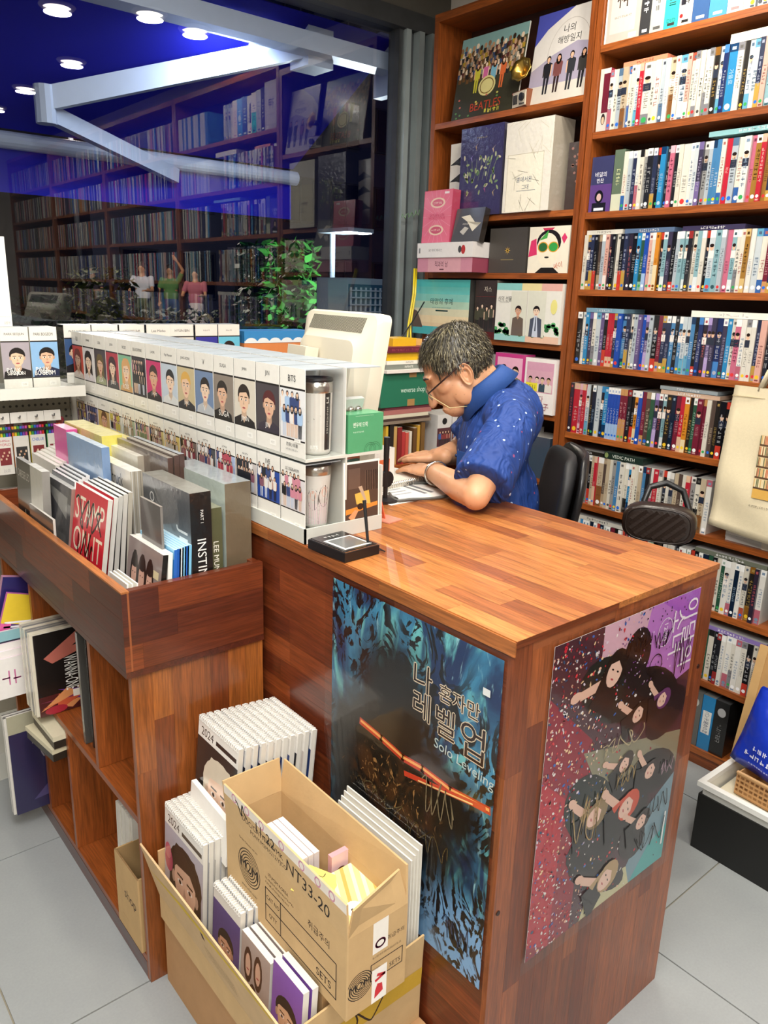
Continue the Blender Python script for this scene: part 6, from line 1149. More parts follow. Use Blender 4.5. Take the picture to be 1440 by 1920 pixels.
# second cream screen beside it
m2 = thing('card_terminal', 'cream coloured customer display turned away beside the monitor', 'display', (1.40, 1.93, CZ), (0, 0, .5)); bevel(MB().box((-.02, -.07, .16), (.03, .07, .38), '#e6dfcb').obj('housing', 'ivory_plastic', m2, None, (0, .12, 0)), .012, 3); MB().cyl((0, 0, .0), (.0, 0, .2), .016, col='#e6dfcb').obj('post', 'ivory_plastic', m2); MB().lathe([(.06, .0005), (.06, .012), (.02, .02)], n=20, col='#e6dfcb').obj('foot', 'ivory_plastic', m2, smooth=True)
# signature pad with pen
pa, pb_, pcn, pd = onz(577, 1011, CZ+.02), onz(640, 996, CZ+.02), onz(703, 1025, CZ+.02), onz(643, 1046, CZ+.02)
cen = (pa+pb_+pcn+pd)/4; ux = (pb_-pa); ang = math.atan2(ux.y, ux.x)
sp = thing('signature_pad', 'black card signature pad with a grey screen on the counter edge', 'signature pad', (cen.x+.008, cen.y+.004, CZ), (0, 0, ang))
bevel(MB().box((-.047, -.06, .001), (.047, .06, .02), '#17171a').obj('body', 'black_plastic', sp), .006, 3); bevel(MB().box((-.045, -.058, .02), (.045, .058, .0222), '#a8a8a8').obj('silver_rim', 'steel', sp), .001); bevel(MB().box((-.043, -.056, .0222), (.043, .056, .0232), '#1c1c1f').obj('face', 'gloss', sp), .001)
MB().box((-.036, -.048, .0232), (.036, .022, .0238), '#d8d8d4').obj('screen_frame', 'satin', sp); MB().box((-.03, -.042, .0238), (.03, .016, .0243), '#6a6c6c').obj('screen', 'gloss', sp)
A = Art(.04, .012); A.glyphs(0, 0, .04, .01, '#d8d8d4', rt, n=4); b = MB(); b.art(A, (-.02, .034, .0232), (1, 0, 0), (0, 1, 0)); b.obj('mark', 'satin', sp)
pn = onz(690, 1012, CZ+.03); pt = dep(683, 938, (pn-CAMP).dot(_fw))
MB().cyl((pn.x, pn.y, pn.z-.01), tuple(pt), .0035, .0045, '#141416', 10); st = thing('stylus', 'black stylus pen standing upright in the signature pad holder', 'pen', (pn.x, pn.y, CZ+.024)); MB().cyl((0, 0, 0), (pt.x-pn.x, pt.y-pn.y, pt.z-CZ-.024), .003, .004, '#141416', 10).obj('barrel', 'satin', st); MB().tube([(.0, .0, .004), (.018, -.012, -.012), (.03, -.02, -.020), (.032, -.004, -.0215), (.012, .004, -.0215), (-.004, .0, -.021)], .0014, '#141416', 6).obj('cord', 'satin', st)
# stack of screen back items: dark cable loop and orange stand
st2 = thing('desk_stand', 'translucent orange folded stand beside the display rack', 'stand', tuple(onz(722, 975, CZ)), (0, 0, .15)); MB().add([(0, 0, .001), (.01, .09, .001), (.01, .05, .13), (.002, .0, .001), (.012, .09, .001), (.013, .05, .13)], [(0, 1, 2), (5, 4, 3), (0, 3, 4, 1), (1, 4, 5, 2), (2, 5, 3, 0)], '#e0603a').obj('panel', 'gloss', st2); MB().box((-.02, -.03, .0005), (.03, .09, .003), '#d8907a').obj('foot', 'gloss', st2)
lp = thing('ring_stand', 'thin black stand with a round black disc behind the display rack', 'stand', tuple(onz(722, 940, CZ))); MB().cyl((0, 0, .0), (0, 0, .17), .006, .008, '#17171a').obj('post', 'plastic', lp); MB().cyl((0, -.006, .06), (0, .006, .06), .022, .022, '#17171a', 20).obj('disc', 'plastic', lp); MB().lathe([(.035, .0005), (.035, .008), (.01, .01)], col='#17171a').obj('foot', 'plastic', lp)
# papers, cable, notebook
for k, (pxs, c) in enumerate((((735, 946), (848, 920), (800, 896), (722, 905)), '#eceae4'),) if False else []: pass
def flat_sheet(name, label, cat, px, z, th, art, mat='matte'):
    p = [onz(x, y, z) for x, y in px]; o = p[0]; u = p[1]-p[0]; v = p[3]-p[0]; w_, h_ = u.length, v.length; u.normalize(); v = (v-u*v.dot(u)).normalized()
    A = Art(w_, h_, '#efede6'); art(A); t = MB(); n = Vector((0, 0, 1)); t.add([(u*a+v*c+n*d) for d in (0, th) for a, c in ((0, 0), (w_, 0), (w_, h_), (0, h_))], [(0, 3, 2, 1), (4, 5, 6, 7), (0, 1, 5, 4), (1, 2, 6, 5), (2, 3, 7, 6), (3, 0, 4, 7)], '#efede6'); t.art(A, n*th, u, v, off=5e-5)
    return tag(t.obj(name, mat, None, (o.x, o.y, z)), label, cat)
flat_sheet('price_sheet', 'printed sheet with grey bars lying on the counter by the cable', 'paper', ((733, 948), (850, 926), (806, 898), (718, 912)), CZ+.0006, .0012, lambda A: [A.rect(A.w*(.35+.11*k), A.h*.2, A.w*(.41+.11*k), A.h*.75, '#7a7c80') for k in range(5)])
flat_sheet('price_sheet', 'second printed sheet under the notebook on the counter', 'paper', ((740, 938), (800, 928), (770, 900), (716, 908)), CZ+.0022, .001, lambda A: [A.rect(A.w*.1, A.h*(.2+.14*k), A.w*.8, A.h*(.25+.14*k), '#a8aaac') for k in range(4)])
cb = thing('coiled_cable', 'grey cable curling over the printed sheets on the counter', 'cable', (1.3, 1.45, CZ)); P = [onz(x, y, CZ+.007) for x, y in ((730, 925), (742, 938), (775, 936), (815, 934), (846, 927), (852, 918), (835, 910), (800, 905), (765, 906), (742, 910))]
Q = []
for i in range(len(P)-1):
    a, b_, c, d = P[max(i-1, 0)], P[i], P[i+1], P[min(i+2, len(P)-1)]
    for k in range(4): t = k/4; Q.append(.5*((2*b_)+(c-a)*t+(2*a-5*b_+4*c-d)*t*t+(3*b_-a-3*c+d)*t**3))
MB().tube([q-Vector((1.3, 1.45, CZ)) for q in Q], .0042, '#5a5a56', 8).obj('cable', 'satin', cb, smooth=True)
nbp = onz(812, 902, CZ); nb = thing('spiral_notebook', 'thick white spiral bound notebook open under the hand of the man', 'notebook', (1.33, 1.585, CZ+.0035), (0, 0, math.radians(5)))
for k in range(5): MB().box((0, .002*k*.3, .003*k), (.19-.001*k, .17, .003*k+.0026), '#efece2' if k % 2 else '#e6e2d6').obj('pages', 'matte', nb)
ringm = MB().tube([(0, .006*math.cos(a)-.001, .009*math.sin(a)+.007) for a in [q*2*math.pi/10 for q in range(10)]], .0011, '#4a4a48', 5, True).mesh('ring', 'steel')
for k in range(26): put('ring', ringm, nb, (.008+.007*k, 0, 0))
tb = thing('tablet', 'thin dark red tablet lying in front of the notebook', 'tablet', (1.33, 1.785, CZ), (0, 0, .1)); bevel(MB().box((0, 0, .0005), (.2, .13, .012), '#7a2028').obj('shell', 'plastic', tb), .004); MB().box((.008, .008, .012), (.192, .122, .0125), '#1a1416').obj('screen', 'gloss', tb)
tp = thing('white_tub', 'white plastic tub with an orange sticker beside the monitor', 'tub', tuple(onz(706, 903, CZ)), (0, 0, .1)); bevel(MB().box((-.04, -.03, .0005), (.04, .03, .10), '#e8e6df').obj('tub', 'plastic', tp), .008); MB().box((-.03, -.0308, .02), (.02, -.0302, .07), '#e0683a').obj('sticker', 'gloss', tp)

# ================================================================== CORNER STACK BEHIND THE COUNTER
def stackbox(name, label, cat, x0, x1, y0, y1, z0, z1, cols, art=None, mat='satin', yaw=0):
    b = MB().box((0, 0, 0), (x1-x0, y1-y0, z1-z0), cols[0], {'+z': cols[1]});
    if art: A = Art(x1-x0, z1-z0); art(A); b.art(A, (0, 0, 0), (1, 0, 0), (0, 0, 1), off=1e-4)
    return tag(b.obj(name, mat, None, (x0, y0, z0), (0, 0, yaw)), label, cat)
sd = thing('side_cabinet', 'brown wooden cabinet of open shelves behind the counter corner', 'cabinet', (1.72, 2.30, 0))
for x in (0, .36, .715): wood_board('upright', sd, (.018, .39, .93), (x, 0, 0), 'z')
for z in (.05, .55, .932): wood_board('shelf', sd, (.733, .39, .018), (0, 0, z), 'x')
MB().box((0, .39, 0), (.733, .40, .95)).obj('back_board', 'back_panel', sd)
# pile on the cabinet: book rows, folders, green parcel, papers, yellow boxes
yb_ = 2.315
for i, (c, w_, h_) in enumerate((('#d8b03a', .012, .16), ('#2a2420', .02, .165), ('#c8a060', .016, .155), ('#8a2a2a', .022, .15), ('#b83a3a', .018, .13), ('#d05a4a', .016, .125), ('#e0d8c8', .012, .128), ('#6a4a2a', .018, .14), ('#c89a3a', .014, .15), ('#7a5a30', .02, .16))):
    stackbox('book', ['yellow slim', 'black', 'tan', 'maroon', 'red', 'coral', 'white slim', 'brown', 'mustard', 'dark tan'][i]+' book in the row under the green parcel box', 'book', 1.955+.021*i, 1.955+.021*i+w_, yb_, yb_+.15, .951, .951+h_, (c, '#e0d8c4'))
for i, xk in enumerate((2.225, 2.31)): 
    stackbox('music_box', ['white boxed set with a dark group photo beside the book row', 'white boxed set with a round emblem and group photo against the bookcase'][i], 'box', xk, xk+.08, yb_-.01, yb_+.12, .951, 1.135, ('#d8d6d2', '#c8c4bc'), lambda A: (A.ell(A.w*.5, A.h*.85, .014, .014, '#1c1a1c'), A.rect(0, A.h*.28, A.w, A.h*.7, '#5a3238'), [A.person(A.w*(.2+.2*k), A.h*.3, A.h*.34, rt.choice(['#2a2a30', '#8a3a3a', '#3a5a9a']), '#2a2a30', '#1c1412', rt) for k in range(4)], A.rect(A.w*.2, A.h*.08, A.w*.6, A.h*.14, '#3a3a3a')))
zc = 1.117
for i, (c, th) in enumerate((('#8a7a6a', .012), ('#4a3a34', .01), ('#d8d0b8', .014), ('#b0706a', .018), ('#7a3a44', .012))):
    stackbox('folder', ['brown folder lowest in the pile under the green parcel box', 'dark folder second in the pile under the green parcel box', 'cream folder in the pile under the green parcel box', 'dusty pink folder in the pile under the green parcel box', 'maroon folder directly under the green parcel box'][i], 'folder', 1.92+.006*i, 2.19-.008*(i % 3), 2.31, 2.50, zc, zc+th, (c, '#c8bca8')); zc += th+.0005
def art_green_parcel(A): A.rect(0, 0, A.w, A.h, '#1f6f52'); A.text('weverse shop', A.w*.6, A.h*.46, .026, '#cfe8d8', maxw=A.w*.46); A.rect(A.w*.52, A.h*.85, A.w*.66, A.h, '#a8824e'); A.rect(A.w*.5, 0, A.w*.64, A.h*.2, '#a8824e')
stackbox('parcel_box', 'dark green parcel box reading weverse shop with brown tape', 'box', 1.915, 2.19, 2.305, 2.52, zc, zc+.132, ('#1f6f52', '#18573f'), art_green_parcel, mat='matte'); zc += .1325
stackbox('paper_sheet', 'loose white papers on top of the green parcel box', 'paper', 1.93, 2.20, 2.29, 2.50, zc, zc+.012, ('#e8e0d8', '#f0ece4')); zc += .0125
stackbox('album_box', 'grey INFINITE album box in the pile on the green parcel', 'box', 1.94, 2.205, 2.31, 2.50, zc, zc+.018, ('#7a8078', '#989c94'), lambda A: A.text('INFINITE', A.w*.45, A.h*.5, .008, '#e8e8e0')); zc += .0185
stackbox('album_box', 'white INFINITE album box in the pile on the green parcel', 'box', 1.945, 2.205, 2.31, 2.50, zc, zc+.014, ('#ece8dc', '#e8e4d8'), lambda A: A.text('INFINITE', A.w*.45, A.h*.5, .007, '#8a8470')); zc += .0145
stackbox('album_box', 'bright yellow flat box in the pile on the green parcel', 'box', 1.95, 2.185, 2.315, 2.50, zc, zc+.03, ('#e8b81a', '#f0c83a')); zc += .0305
stackbox('album_box', 'dark red patterned slim box on the yellow one', 'box', 1.945, 2.145, 2.305, 2.46, zc, zc+.022, ('#6a2434', '#8a3a4a'), lambda A: A.glyphs(A.w*.1, A.h*.3, A.w*.7, A.h*.4, '#a84a5a', rt, n=14)); zc += .0225
t = thing('tape_roll', 'yellow tape roll box on top of the pile by the window frame', 'box', (1.99, 2.33, zc)); bevel(MB().box((0, 0, 0), (.12, .1, .03), '#e0b020').obj('box', 'satin', t), .004); MB().box((.12, .01, 0.001), (.16, .09, .026), '#d8a860').obj('flap', 'card', t)
# cables down the window frame
yc = thing('yellow_cable', 'pair of yellow cables hanging down beside the window frame', 'cable', (2.40, 2.70, 1.36)); 
for dx in (0, .012): MB().tube([(.0+dx, -.02, .36), (-.02+dx, -.04, .25), (-.06+dx, -.06, .12), (-.10+dx*2, -.1, .03), (-.12+dx*2, -.12, -.02)], .0045, '#d8c020', 8).obj('cable', 'gloss', yc, smooth=True)
bc = thing('black_cable', 'thin black cable crossing the yellow ones by the window frame', 'cable', (2.40, 2.66, 1.36)); MB().tube([(.03, -.02, .22), (-.05, -.04, .14), (-.16, -.08, .06), (-.2, -.1, .0)], .003, '#16161a', 6).obj('cable', 'satin', bc, smooth=True)
wt = thing('wire_tie', 'twisted green wire tied across the window frame', 'wire', (2.45, 2.80, 1.94)); MB().tube([(-.03+.11*i/16, .004*math.sin(i*2.1), .012*math.sin(i*1.7)+.03*i/16) for i in range(17)], .0022, '#6a8a6a', 6).obj('wire', 'satin', wt)

# ================================================================== CARTONS IN FRONT OF THE BIN
rc = random.Random(66)
KR, KD = '#c9a878', '#b08a5c'
def carton(t, x0, x1, y0, y1, z0, z1, th=.004, col=KR, name='wall'):
    """open-topped cardboard box: four walls and a floor as parts, local to t"""
    MB().box((x0, y0, z0), (x1, y1, z0+th), col).obj('box_floor', 'card', t)
    MB().box((x0, y0, z0+th), (x0+th, y1, z1), col, {'+z': '#8a6a44'}).obj('side_panel', 'card', t); MB().box((x1-th, y0, z0+th), (x1, y1, z1), col, {'+z': '#8a6a44'}).obj('side_panel', 'card', t)
    MB().box((x0+th, y0, z0+th), (x1-th, y0+th, z1), col, {'+z': '#8a6a44'}).obj('end_panel', 'card', t); MB().box((x0+th, y1-th, z0+th), (x1-th, y1, z1), col, {'+z': '#8a6a44'}).obj('end_panel', 'card', t)
def slab(t, name, a, b, c, d, th, col, art=None, mat='card'):
    """flat board through four corners (a,b lower edge, c,d upper edge)"""
    a, b, c, d = [Vector(q) for q in (a, b, c, d)]; n = (b-a).cross(d-a).normalized()*th
    m = MB().add([a, b, c, d, a-n, b-n, c-n, d-n], [(0, 1, 2, 3), (7, 6, 5, 4), (0, 4, 5, 1), (1, 5, 6, 2), (2, 6, 7, 3), (3, 7, 4, 0)], col)
    if art: A = Art((b-a).length, (d-a).length); art(A); m.art(A, a, (b-a).normalized(), (d-a).normalized(), off=1e-4)
    return m.obj(name, mat, t)
# base carton (flat) and the big open carton holding calendars
AX0, AX1, AY0, AY1 = .590, .889, .893, 1.466
tb0 = thing('closed_carton', 'closed brown carton standing on the floor under the calendar carton', 'box', (AX0, AY0, 0)); bevel(MB().box((.008, -.022, 0), (AX1-AX0+.002, AY1-AY0, .189), '#b48a5e').obj('carton', 'card', tb0), .004)
FZ = .1945
ca = thing('calendar_carton', 'long open brown carton with bent flaps full of calendars', 'box', (AX0, AY0, .19))
AZ = .355-.19
LXA, LYA = AX1-AX0, AY1-AY0
carton(ca, 0, LXA, 0, LYA, 0, AZ-.10)
def art_flap(A):
    for k in range(5): A.glyphs(A.w*.45, A.h*(.2+.05*k), A.w*.22, A.h*.018, '#5a4632', rc, n=40)
    A.rect(A.w*.47, A.h*.6, A.w*.49, A.h*.72, '#3a2c1e'); A.glyphs(A.w*.3, A.h*.68, A.w*.12, A.h*.02, '#5a4632', rc, n=20); A.poly([(0, A.h*.5), (A.w*.02, A.h*.52), (A.w*.35, A.h*.8), (A.w*.98, A.h*.98), (A.w*.98, A.h*.93), (A.w*.4, A.h*.72)], '#d8b838')
slab(ca, 'flap', (-.001, LYA, AZ-.10), (-.001, 0, AZ-.10), (-.032, -.004, AZ+.04), (-.032, LYA+.02, AZ+.04), .004, '#d0b084', art_flap)
slab(ca, 'flap', (0, LYA-.002, AZ-.10), (0, LYA-.002, AZ+.02), (LXA*.35, LYA-.002, AZ+.02), (LXA*.35, LYA-.002, AZ-.10), .004, KR)
slab(ca, 'flap', (0, 0, AZ-.10), (LXA, 0, AZ-.10), (LXA, -.004, AZ+.045), (.0, -.004, AZ+.02), .004, KR, lambda A: (A.rect(0, A.h*.2, A.w, A.h*.55, '#c8a030'), A.scrib(A.w*.25, A.h*.05, A.w*.4, A.h*.5, '#3a2414', rc, 8, .004)))
slab(ca, 'flap', (LXA, 0, AZ-.10), (LXA, LYA, AZ-.10), (LXA, LYA, AZ+.02), (LXA, 0, AZ+.02), .004, KR)
# calendars: spiral bound, title strip, picture
def calendar_mesh(w_, h_, pic, strip=True, title=True, seed=0):
    b = MB().box((0, -w_, 0), (.010, 0, h_), '#e9e6de', {'-y': '#d8d4ca', '+x': '#e2ded4'}); A = Art(w_, h_, '#eeebe4'); rr = random.Random(seed)
    if title: A.text('2024', w_*.24, h_*.9, h_*.068, '#3a3632'); A.rect(w_*.46, h_*.875, w_*.96, h_*.91, '#2a2624')
    pic(A, rr); b.art(A, (0, 0, 0), (0, -1, 0), (0, 0, 1), off=1e-4)
    for k in range(3): b.box((.011+.0012*k, -w_+.002, .002), (.0118+.0012*k, -.002, h_-.003), rr.choice(['#e8e4dc', '#cfcac0', '#3a4a6a', '#e2dcd4']))
    for k in range(int(w_/.0072)):
        yq = -w_+.006+k*.0072
        b.tube([(.005+.008*math.cos(a), yq, h_-.004+.008*math.sin(a)) for a in [q*2*math.pi/7 for q in range(7)]], .0011, '#d8d6d0', 4, True)
    return b
def pic_blond(A, rr): A.portrait(0, 0, A.w, A.h*.84, '#2a2522', '#d8cdb8', '#1c1a1a', rr, True, '#e8c8b0', 1.25, cx=.6)
def pic_dark(A, rr): A.portrait(0, 0, A.w, A.h*.84, '#b8b4c0', '#2a1f1c', '#4a3030', rr, True, '#e4c0a8', 1.3, cx=.55); A.ell(A.w*.12, A.h*.55, .02, .03, '#b84a6a'); A.ell(A.w*.1, A.h*.62, .015, .02, '#c86a80')
def pic_any(A, rr): A.portrait(0, 0, A.w, A.h*.84, rr.choice(['#2a3a6a', '#22242c', '#3a4a7a', '#c8c0b8']), '#201816', '#2a2a30', rr)
CWY = .195
pos1 = onx(372, 1375, .70)
for i in range(11):   # tall back row, beside the counter
    m = calendar_mesh(.178, .292, pic_blond if i == 0 else pic_any, True, i == 0, i)
    o = m.obj('desk_calendar', 'gloss', None, (.672+.0165*i, 1.452-.003*i, .4005), (0, .10, 0))
    tag(o, 'spiral 2024 calendar with a blond portrait at the front of the tall row' if i == 0 else 'white spiral calendar in the tall row behind the blond portrait one', 'calendar', None if i == 0 else 'white spiral calendars in the tall row')
for i in range(5):
    m = calendar_mesh(.185, .30, pic_dark if i == 0 else pic_any, True, i == 0, 20+i)
    o = m.obj('desk_calendar', 'gloss', None, (.597+.0142*i, 1.458, .1955+.004), (0, .05, 0))
    tag(o, 'spiral 2024 calendar with a dark haired portrait beside the carton flap' if i == 0 else 'white spiral calendar behind the dark haired portrait one', 'calendar', None if i == 0 else 'white spiral calendars behind the dark haired portrait')
b = MB().box((0, -.19, 0), (.012, 0, .10), '#efece6'); b.cyl((-.0008, -.095, .045), (-.0002, -.095, .045), .006, col='#4a3a30', n=12); tag(b.obj('calendar_header', 'satin', None, (.660, 1.442, .44), (0, .10, -.05)), 'blank white calendar backing with a punched hole leaning on the tall row', 'calendar')
def pic_group(A, rr):
    A.rect(0, 0, A.w, A.h, '#b8a8a0')
    for x, yq in ((.25, .7), (.6, .72), (.45, .35), (.8, .3), (.15, .25)): A.ell(A.w*x, A.h*yq, A.w*.15, A.h*.2, '#4a2c20', 12); A.ell(A.w*x, A.h*yq, A.w*.09, A.h*.13, '#e0b8a0', 12); A.ell(A.w*x, A.h*(yq-.05), .005, .002, '#b0504c', 6)
def pic_man(A, rr): A.portrait(0, 0, A.w, A.h, '#8a5ab8', '#1c1412', '#e8e8ec', rr, False, '#e4b890', 1.35)
def pic_gown(A, rr): A.portrait(0, 0, A.w, A.h*.86, '#5a4a8a', '#241a1a', '#6a6a9a', rr, False, None, 1.1)
for k, (nm, lab, x, y1, z0, w_, h_, pic, n, dx, catn) in enumerate((('desk_calendar', 'small spiral calendar with a violet picture near the calendar carton flap', .60, 1.235, FZ+.005, .11, .235, pic_gown, 3, .016, 'calendar'), ('photo_album', 'photo album with five women in the calendar carton', .60, 1.118, FZ+.005, .105, .205, pic_group, 3, .017, 'album'), ('photo_album', 'violet photo album with a smiling man in a white shirt in the calendar carton', .60, 1.004, FZ+.005, .098, .225, pic_man, 2, .018, 'album'))):
    for i in range(n):
        if nm == 'desk_calendar': m = calendar_mesh(w_, h_, pic if i == 0 else pic_any, True, False, 40+i+k)
        else: m = MB().box((0, -w_, 0), (.013, 0, h_), '#2a2424', {'-y': '#e4e0d8', '+z': '#ddd8d0'}); A = Art(w_, h_); pic(A, rc); m.art(A, (0, 0, 0), (0, -1, 0), (0, 0, 1), off=1e-4)
        o = m.obj(nm, 'gloss', None, (x+dx*i, y1-.002*i, z0), (0, .06, 0)); tag(o, lab if i == 0 else 'slim '+('calendar' if nm == 'desk_calendar' else 'album')+[' behind the violet picture calendar', ' behind the album of five women', ' behind the smiling man album'][k], catn, None if i == 0 else ['calendars behind the violet one', 'albums behind the five women', 'albums behind the smiling man'][k])
tag(bevel(MB().box((0, 0, 0), (.205, .20, .2048), KD).obj('inner_carton', 'card', None, (.680, 1.258, FZ+.0005)), .003), 'closed brown inner carton carrying the tall calendar row', 'box')
# boards between carton and counter
for i in range(4):
    z1 = .605-.012*i; sb = MB().box((0, -.236, 0), (.003, 0, z1-FZ-.001), '#e4e0d4'); tag(sb.obj('white_board', 'satin', None, (.8805-.0045*i, 1.137+.004*i, FZ+.001), (0, 0, 0)), 'tall white cardboard sheet wedged between carton and counter', 'board', 'white cardboard sheets by the counter')

# the printed carton on top
MX0, MY0, MZ0 = .65, .83, .404
near = onx(648, 1917, MX0); MY0 = near.y; MZ0 = near.z; fold = onx(639, 1751, MX0); farc = onx(424, 1580, MX0); rightc = ony(766, 1670, MY0)
MWX, MWY, MZ1 = rightc.x-MX0, onx(423, 1512, MX0).y-MY0, fold.z
mc = thing('printed_carton', 'brown corrugated carton printed with round record logos and handwriting', 'box', (MX0, MY0, MZ0), (0, 0, 0))
hB = MZ1-MZ0
def art_m2m(A):
    W, H = A.w, A.h; ink = '#2a1e14'
    cx, cy = W*.22, H*.58
    for k in range(6): A.ring(cx, cy, .010+.0062*k, .010+.0062*k, .0022, ink, 26)
    A.text('M2M', cx, cy, .024, ink, maxw=.075); A.text('www.m2m.co.kr', cx+.0, cy-.052, .007, ink, maxw=.06); A.text('The Best Collection with you', cx-.002, cy+.054, .006, ink, maxw=.07)
    A.text('(주)M2M KOREA', W*.48, H*.78, .010, ink, maxw=W*.22); A.glyphs(W*.37, H*.70, W*.24, .005, ink, rc, n=22); A.glyphs(W*.37, H*.64, W*.2, .005, ink, rc, n=18); A.text('취급주의', W*.8, H*.72, .017, ink)
    A.line([(W*.37, H*.58), (W*.93, H*.58), (W*.93, H*.14), (W*.37, H*.14), (W*.37, H*.58)], .0024, ink); A.line([(W*.37, H*.36), (W*.93, H*.36)], .0024, ink); A.line([(W*.5, H*.58), (W*.5, H*.14)], .0024, ink)
    A.text('CAT NO', W*.435, H*.47, .009, ink, maxw=W*.11); A.text("Q'TY", W*.435, H*.25, .011, ink); A.text('SETS', W*.84, H*.24, .016, ink)
def art_end(A):
    W, H = A.w, A.h; ink = '#2a1e14'; cx, cy = W*.2, H*.34
    for k in range(6): A.ring(cx, cy, .007+.0042*k, .007+.0042*k, .0018, ink, 22)
    A.text('M2M', cx, cy, .017, ink, maxw=.05); A.line([(W*.38, H*.5), (W*.93, H*.5), (W*.93, H*.3), (W*.38, H*.3), (W*.38, H*.5)], .002, ink); A.text('SETS', W*.8, H*.36, .009, ink); A.text('CAT NO', W*.46, H*.42, .006, ink, maxw=W*.14); A.text('취급주의', W*.8, H*.72, .010, ink); A.glyphs(W*.4, H*.56, W*.5, .005, ink, rc, n=24)
    A.rect(W*.4, 0, W*.66, H*.42, '#efe8e0'); A.rect(W*.4, H*.62, W*.66, H*1.0, '#ebe4da'); A.poly([(W*.45, H*.05), (W*.6, H*.1), (W*.58, H*.2), (W*.5, H*.22), (W*.46, H*.15)], '#c82a34'); A.line([(W*.47, H*.27), (W*.62, H*.3), (W*.5, H*.33)], .006, '#c82a34'); A.ring(W*.53, H*.72, .010, .008, .004, '#c85a80')
th = .004
b = MB().box((0, 0, 0), (th, MWY, hB), KR, {'+z': '#8a6a44'}); A = Art(MWY, hB); art_m2m(A); b.art(A, (0, MWY, 0), (0, -1, 0), (0, 0, 1), off=1e-4); b.obj('side_panel', 'card', mc)
b = MB().box((th, 0, 0), (MWX, th, hB), '#c4a272', {'+z': '#8a6a44'}); A = Art(MWX-th, hB); art_end(A); b.art(A, (th, 0, 0), (1, 0, 0), (0, 0, 1), off=1e-4); b.obj('end_panel', 'card', mc)
MB().box((MWX-th, th, 0), (MWX, MWY, hB), KR).obj('side_panel', 'card', mc); MB().box((th, MWY-th, 0), (MWX-th, MWY, hB), KR).obj('end_panel', 'card', mc); MB().box((th, th, 0), (MWX-th, MWY-th, th), KR).obj('box_floor', 'card', mc)
def art_hand(A):
    W, H = A.w, A.h; A.text('DUC/CATNIP/WMK', W*.35, H*.5, .012, '#3a2c20', maxw=W*.4); A.text('PONY/M2M/5212/YJCO', W*.4, H*.25, .012, '#3a2c20', maxw=W*.48); A.rect(0, H*.72, W, H, '#e8e0d4'); 
    for x in (.1, .22, .35, .52, .68, .8, .9): A.ring(W*x, H*.85, .008, .009, .003, '#d89ab0', 10)
    A.scrib(W*.12, H*.5, W*.1, H*.4, '#1a1410', rc, 7, .004); A.text('11-22', W*.38, H*.62, .022, '#1a1410', -.06); A.text('NT33-20', W*.72, H*.34, .026, '#1a1410', -.1, maxw=W*.4)
fh = .072
slab(mc, 'flap', (0, MWY, hB), (0, 0, hB), (-.003, 0, hB+fh), (-.003, MWY, hB+fh), th, '#cbab7c', art_hand)
slab(mc, 'flap', (.002, 0, hB), (MWX, 0, hB), (MWX-.012, .012, hB+fh*.95), (.006, -.008, hB+fh*.85), th, '#c4a272')
slab(mc, 'flap', (MWX, 0, hB), (MWX, MWY, hB), (MWX+.010, MWY, hB+fh), (MWX+.006, 0.01, hB+fh), th, '#c9a878'); slab(mc, 'flap', (MWX, MWY, hB), (0, MWY, hB), (0, MWY+.012, hB+fh), (MWX, MWY+.012, hB+fh), th, '#c9a878')
tag(bevel(MB().box((0, 0, 0), (MWX-.004, MWY-.16, MZ0-FZ-.0015), KD).obj('inner_carton', 'card', None, (MX0+.002, MY0+.072, FZ+.0005)), .003), 'closed brown inner carton under the printed carton', 'box')
# goods inside it
for i in range(6): tag(MB().box((0, 0, 0), (.012, .13, .10), '#e8e2e0', {'-x': '#e6d8d8', '+z': rc.choice(['#e4d4d4', '#f0ece8'])}).obj('slim_case', 'gloss', None, (MX0+.012+.0135*i, MY0+.21, MZ0+hB-.105+.0)), 'slim pale case in the row inside the printed carton', 'case', 'slim pale cases in the printed carton')
pk = thing('snack_pack', 'striped yellow and green packet inside the printed carton', 'packet', (MX0+.012, MY0+.012, MZ0+th)); A = Art(.12, .15, '#e0d090'); [A.poly([(.02*k-.04, 0), (.02*k-.032, 0), (.02*k+.04, .15), (.02*k+.032, .15)], rc.choice(['#8aa84a', '#e8e0c0', '#d8a858'])) for k in range(9)]; A.ell(.055, .05, .018, .022, '#f0ece4'); A.ell(.05, .052, .003, .004, '#201c1a'); b = MB().box((0, 0, 0), (.12, .15, hB-.025), '#e0d090'); b.art(A, (0, 0, hB-.025), (1, 0, 0), (0, 1, 0), off=1e-4); b.obj('packet', 'gloss', pk)
nt_ = MB().box((0, 0, 0), (.075, .07, .0012), '#ecd870'); A = Art(.075, .07, '#ecd870'); A.scrib(.035, .03, .03, .02, '#4a4030', rc, 7, .0018); A.ring(.025, .03, .006, .008, .0016, '#4a4030', 10); nt_.art(A, (0, 0, .0012), (1, 0, 0), (0, 1, 0), off=5e-5); tag(nt_.obj('sticky_note', 'matte', None, (MX0+.03, MY0+.105, MZ0+hB-.0195), (.08, .05, .5)), 'yellow sticky note with handwriting on the striped packet', 'note')
pk2 = thing('photo_pack', 'small photo packet showing a face inside the printed carton', 'packet', (MX0+.092, MY0+.17, MZ0+hB-.10)); b = MB().box((0, 0, 0), (.045, .012, .105), '#d8a0a8'); A = Art(.045, .105); A.portrait(0, 0, .045, .105, '#e0c0c8', '#4a2c22', '#e8e0e0', rc); b.art(A, (0, 0, 0), (1, 0, 0), (0, 0, 1), off=1e-4); b.obj('packet', 'gloss', pk2)

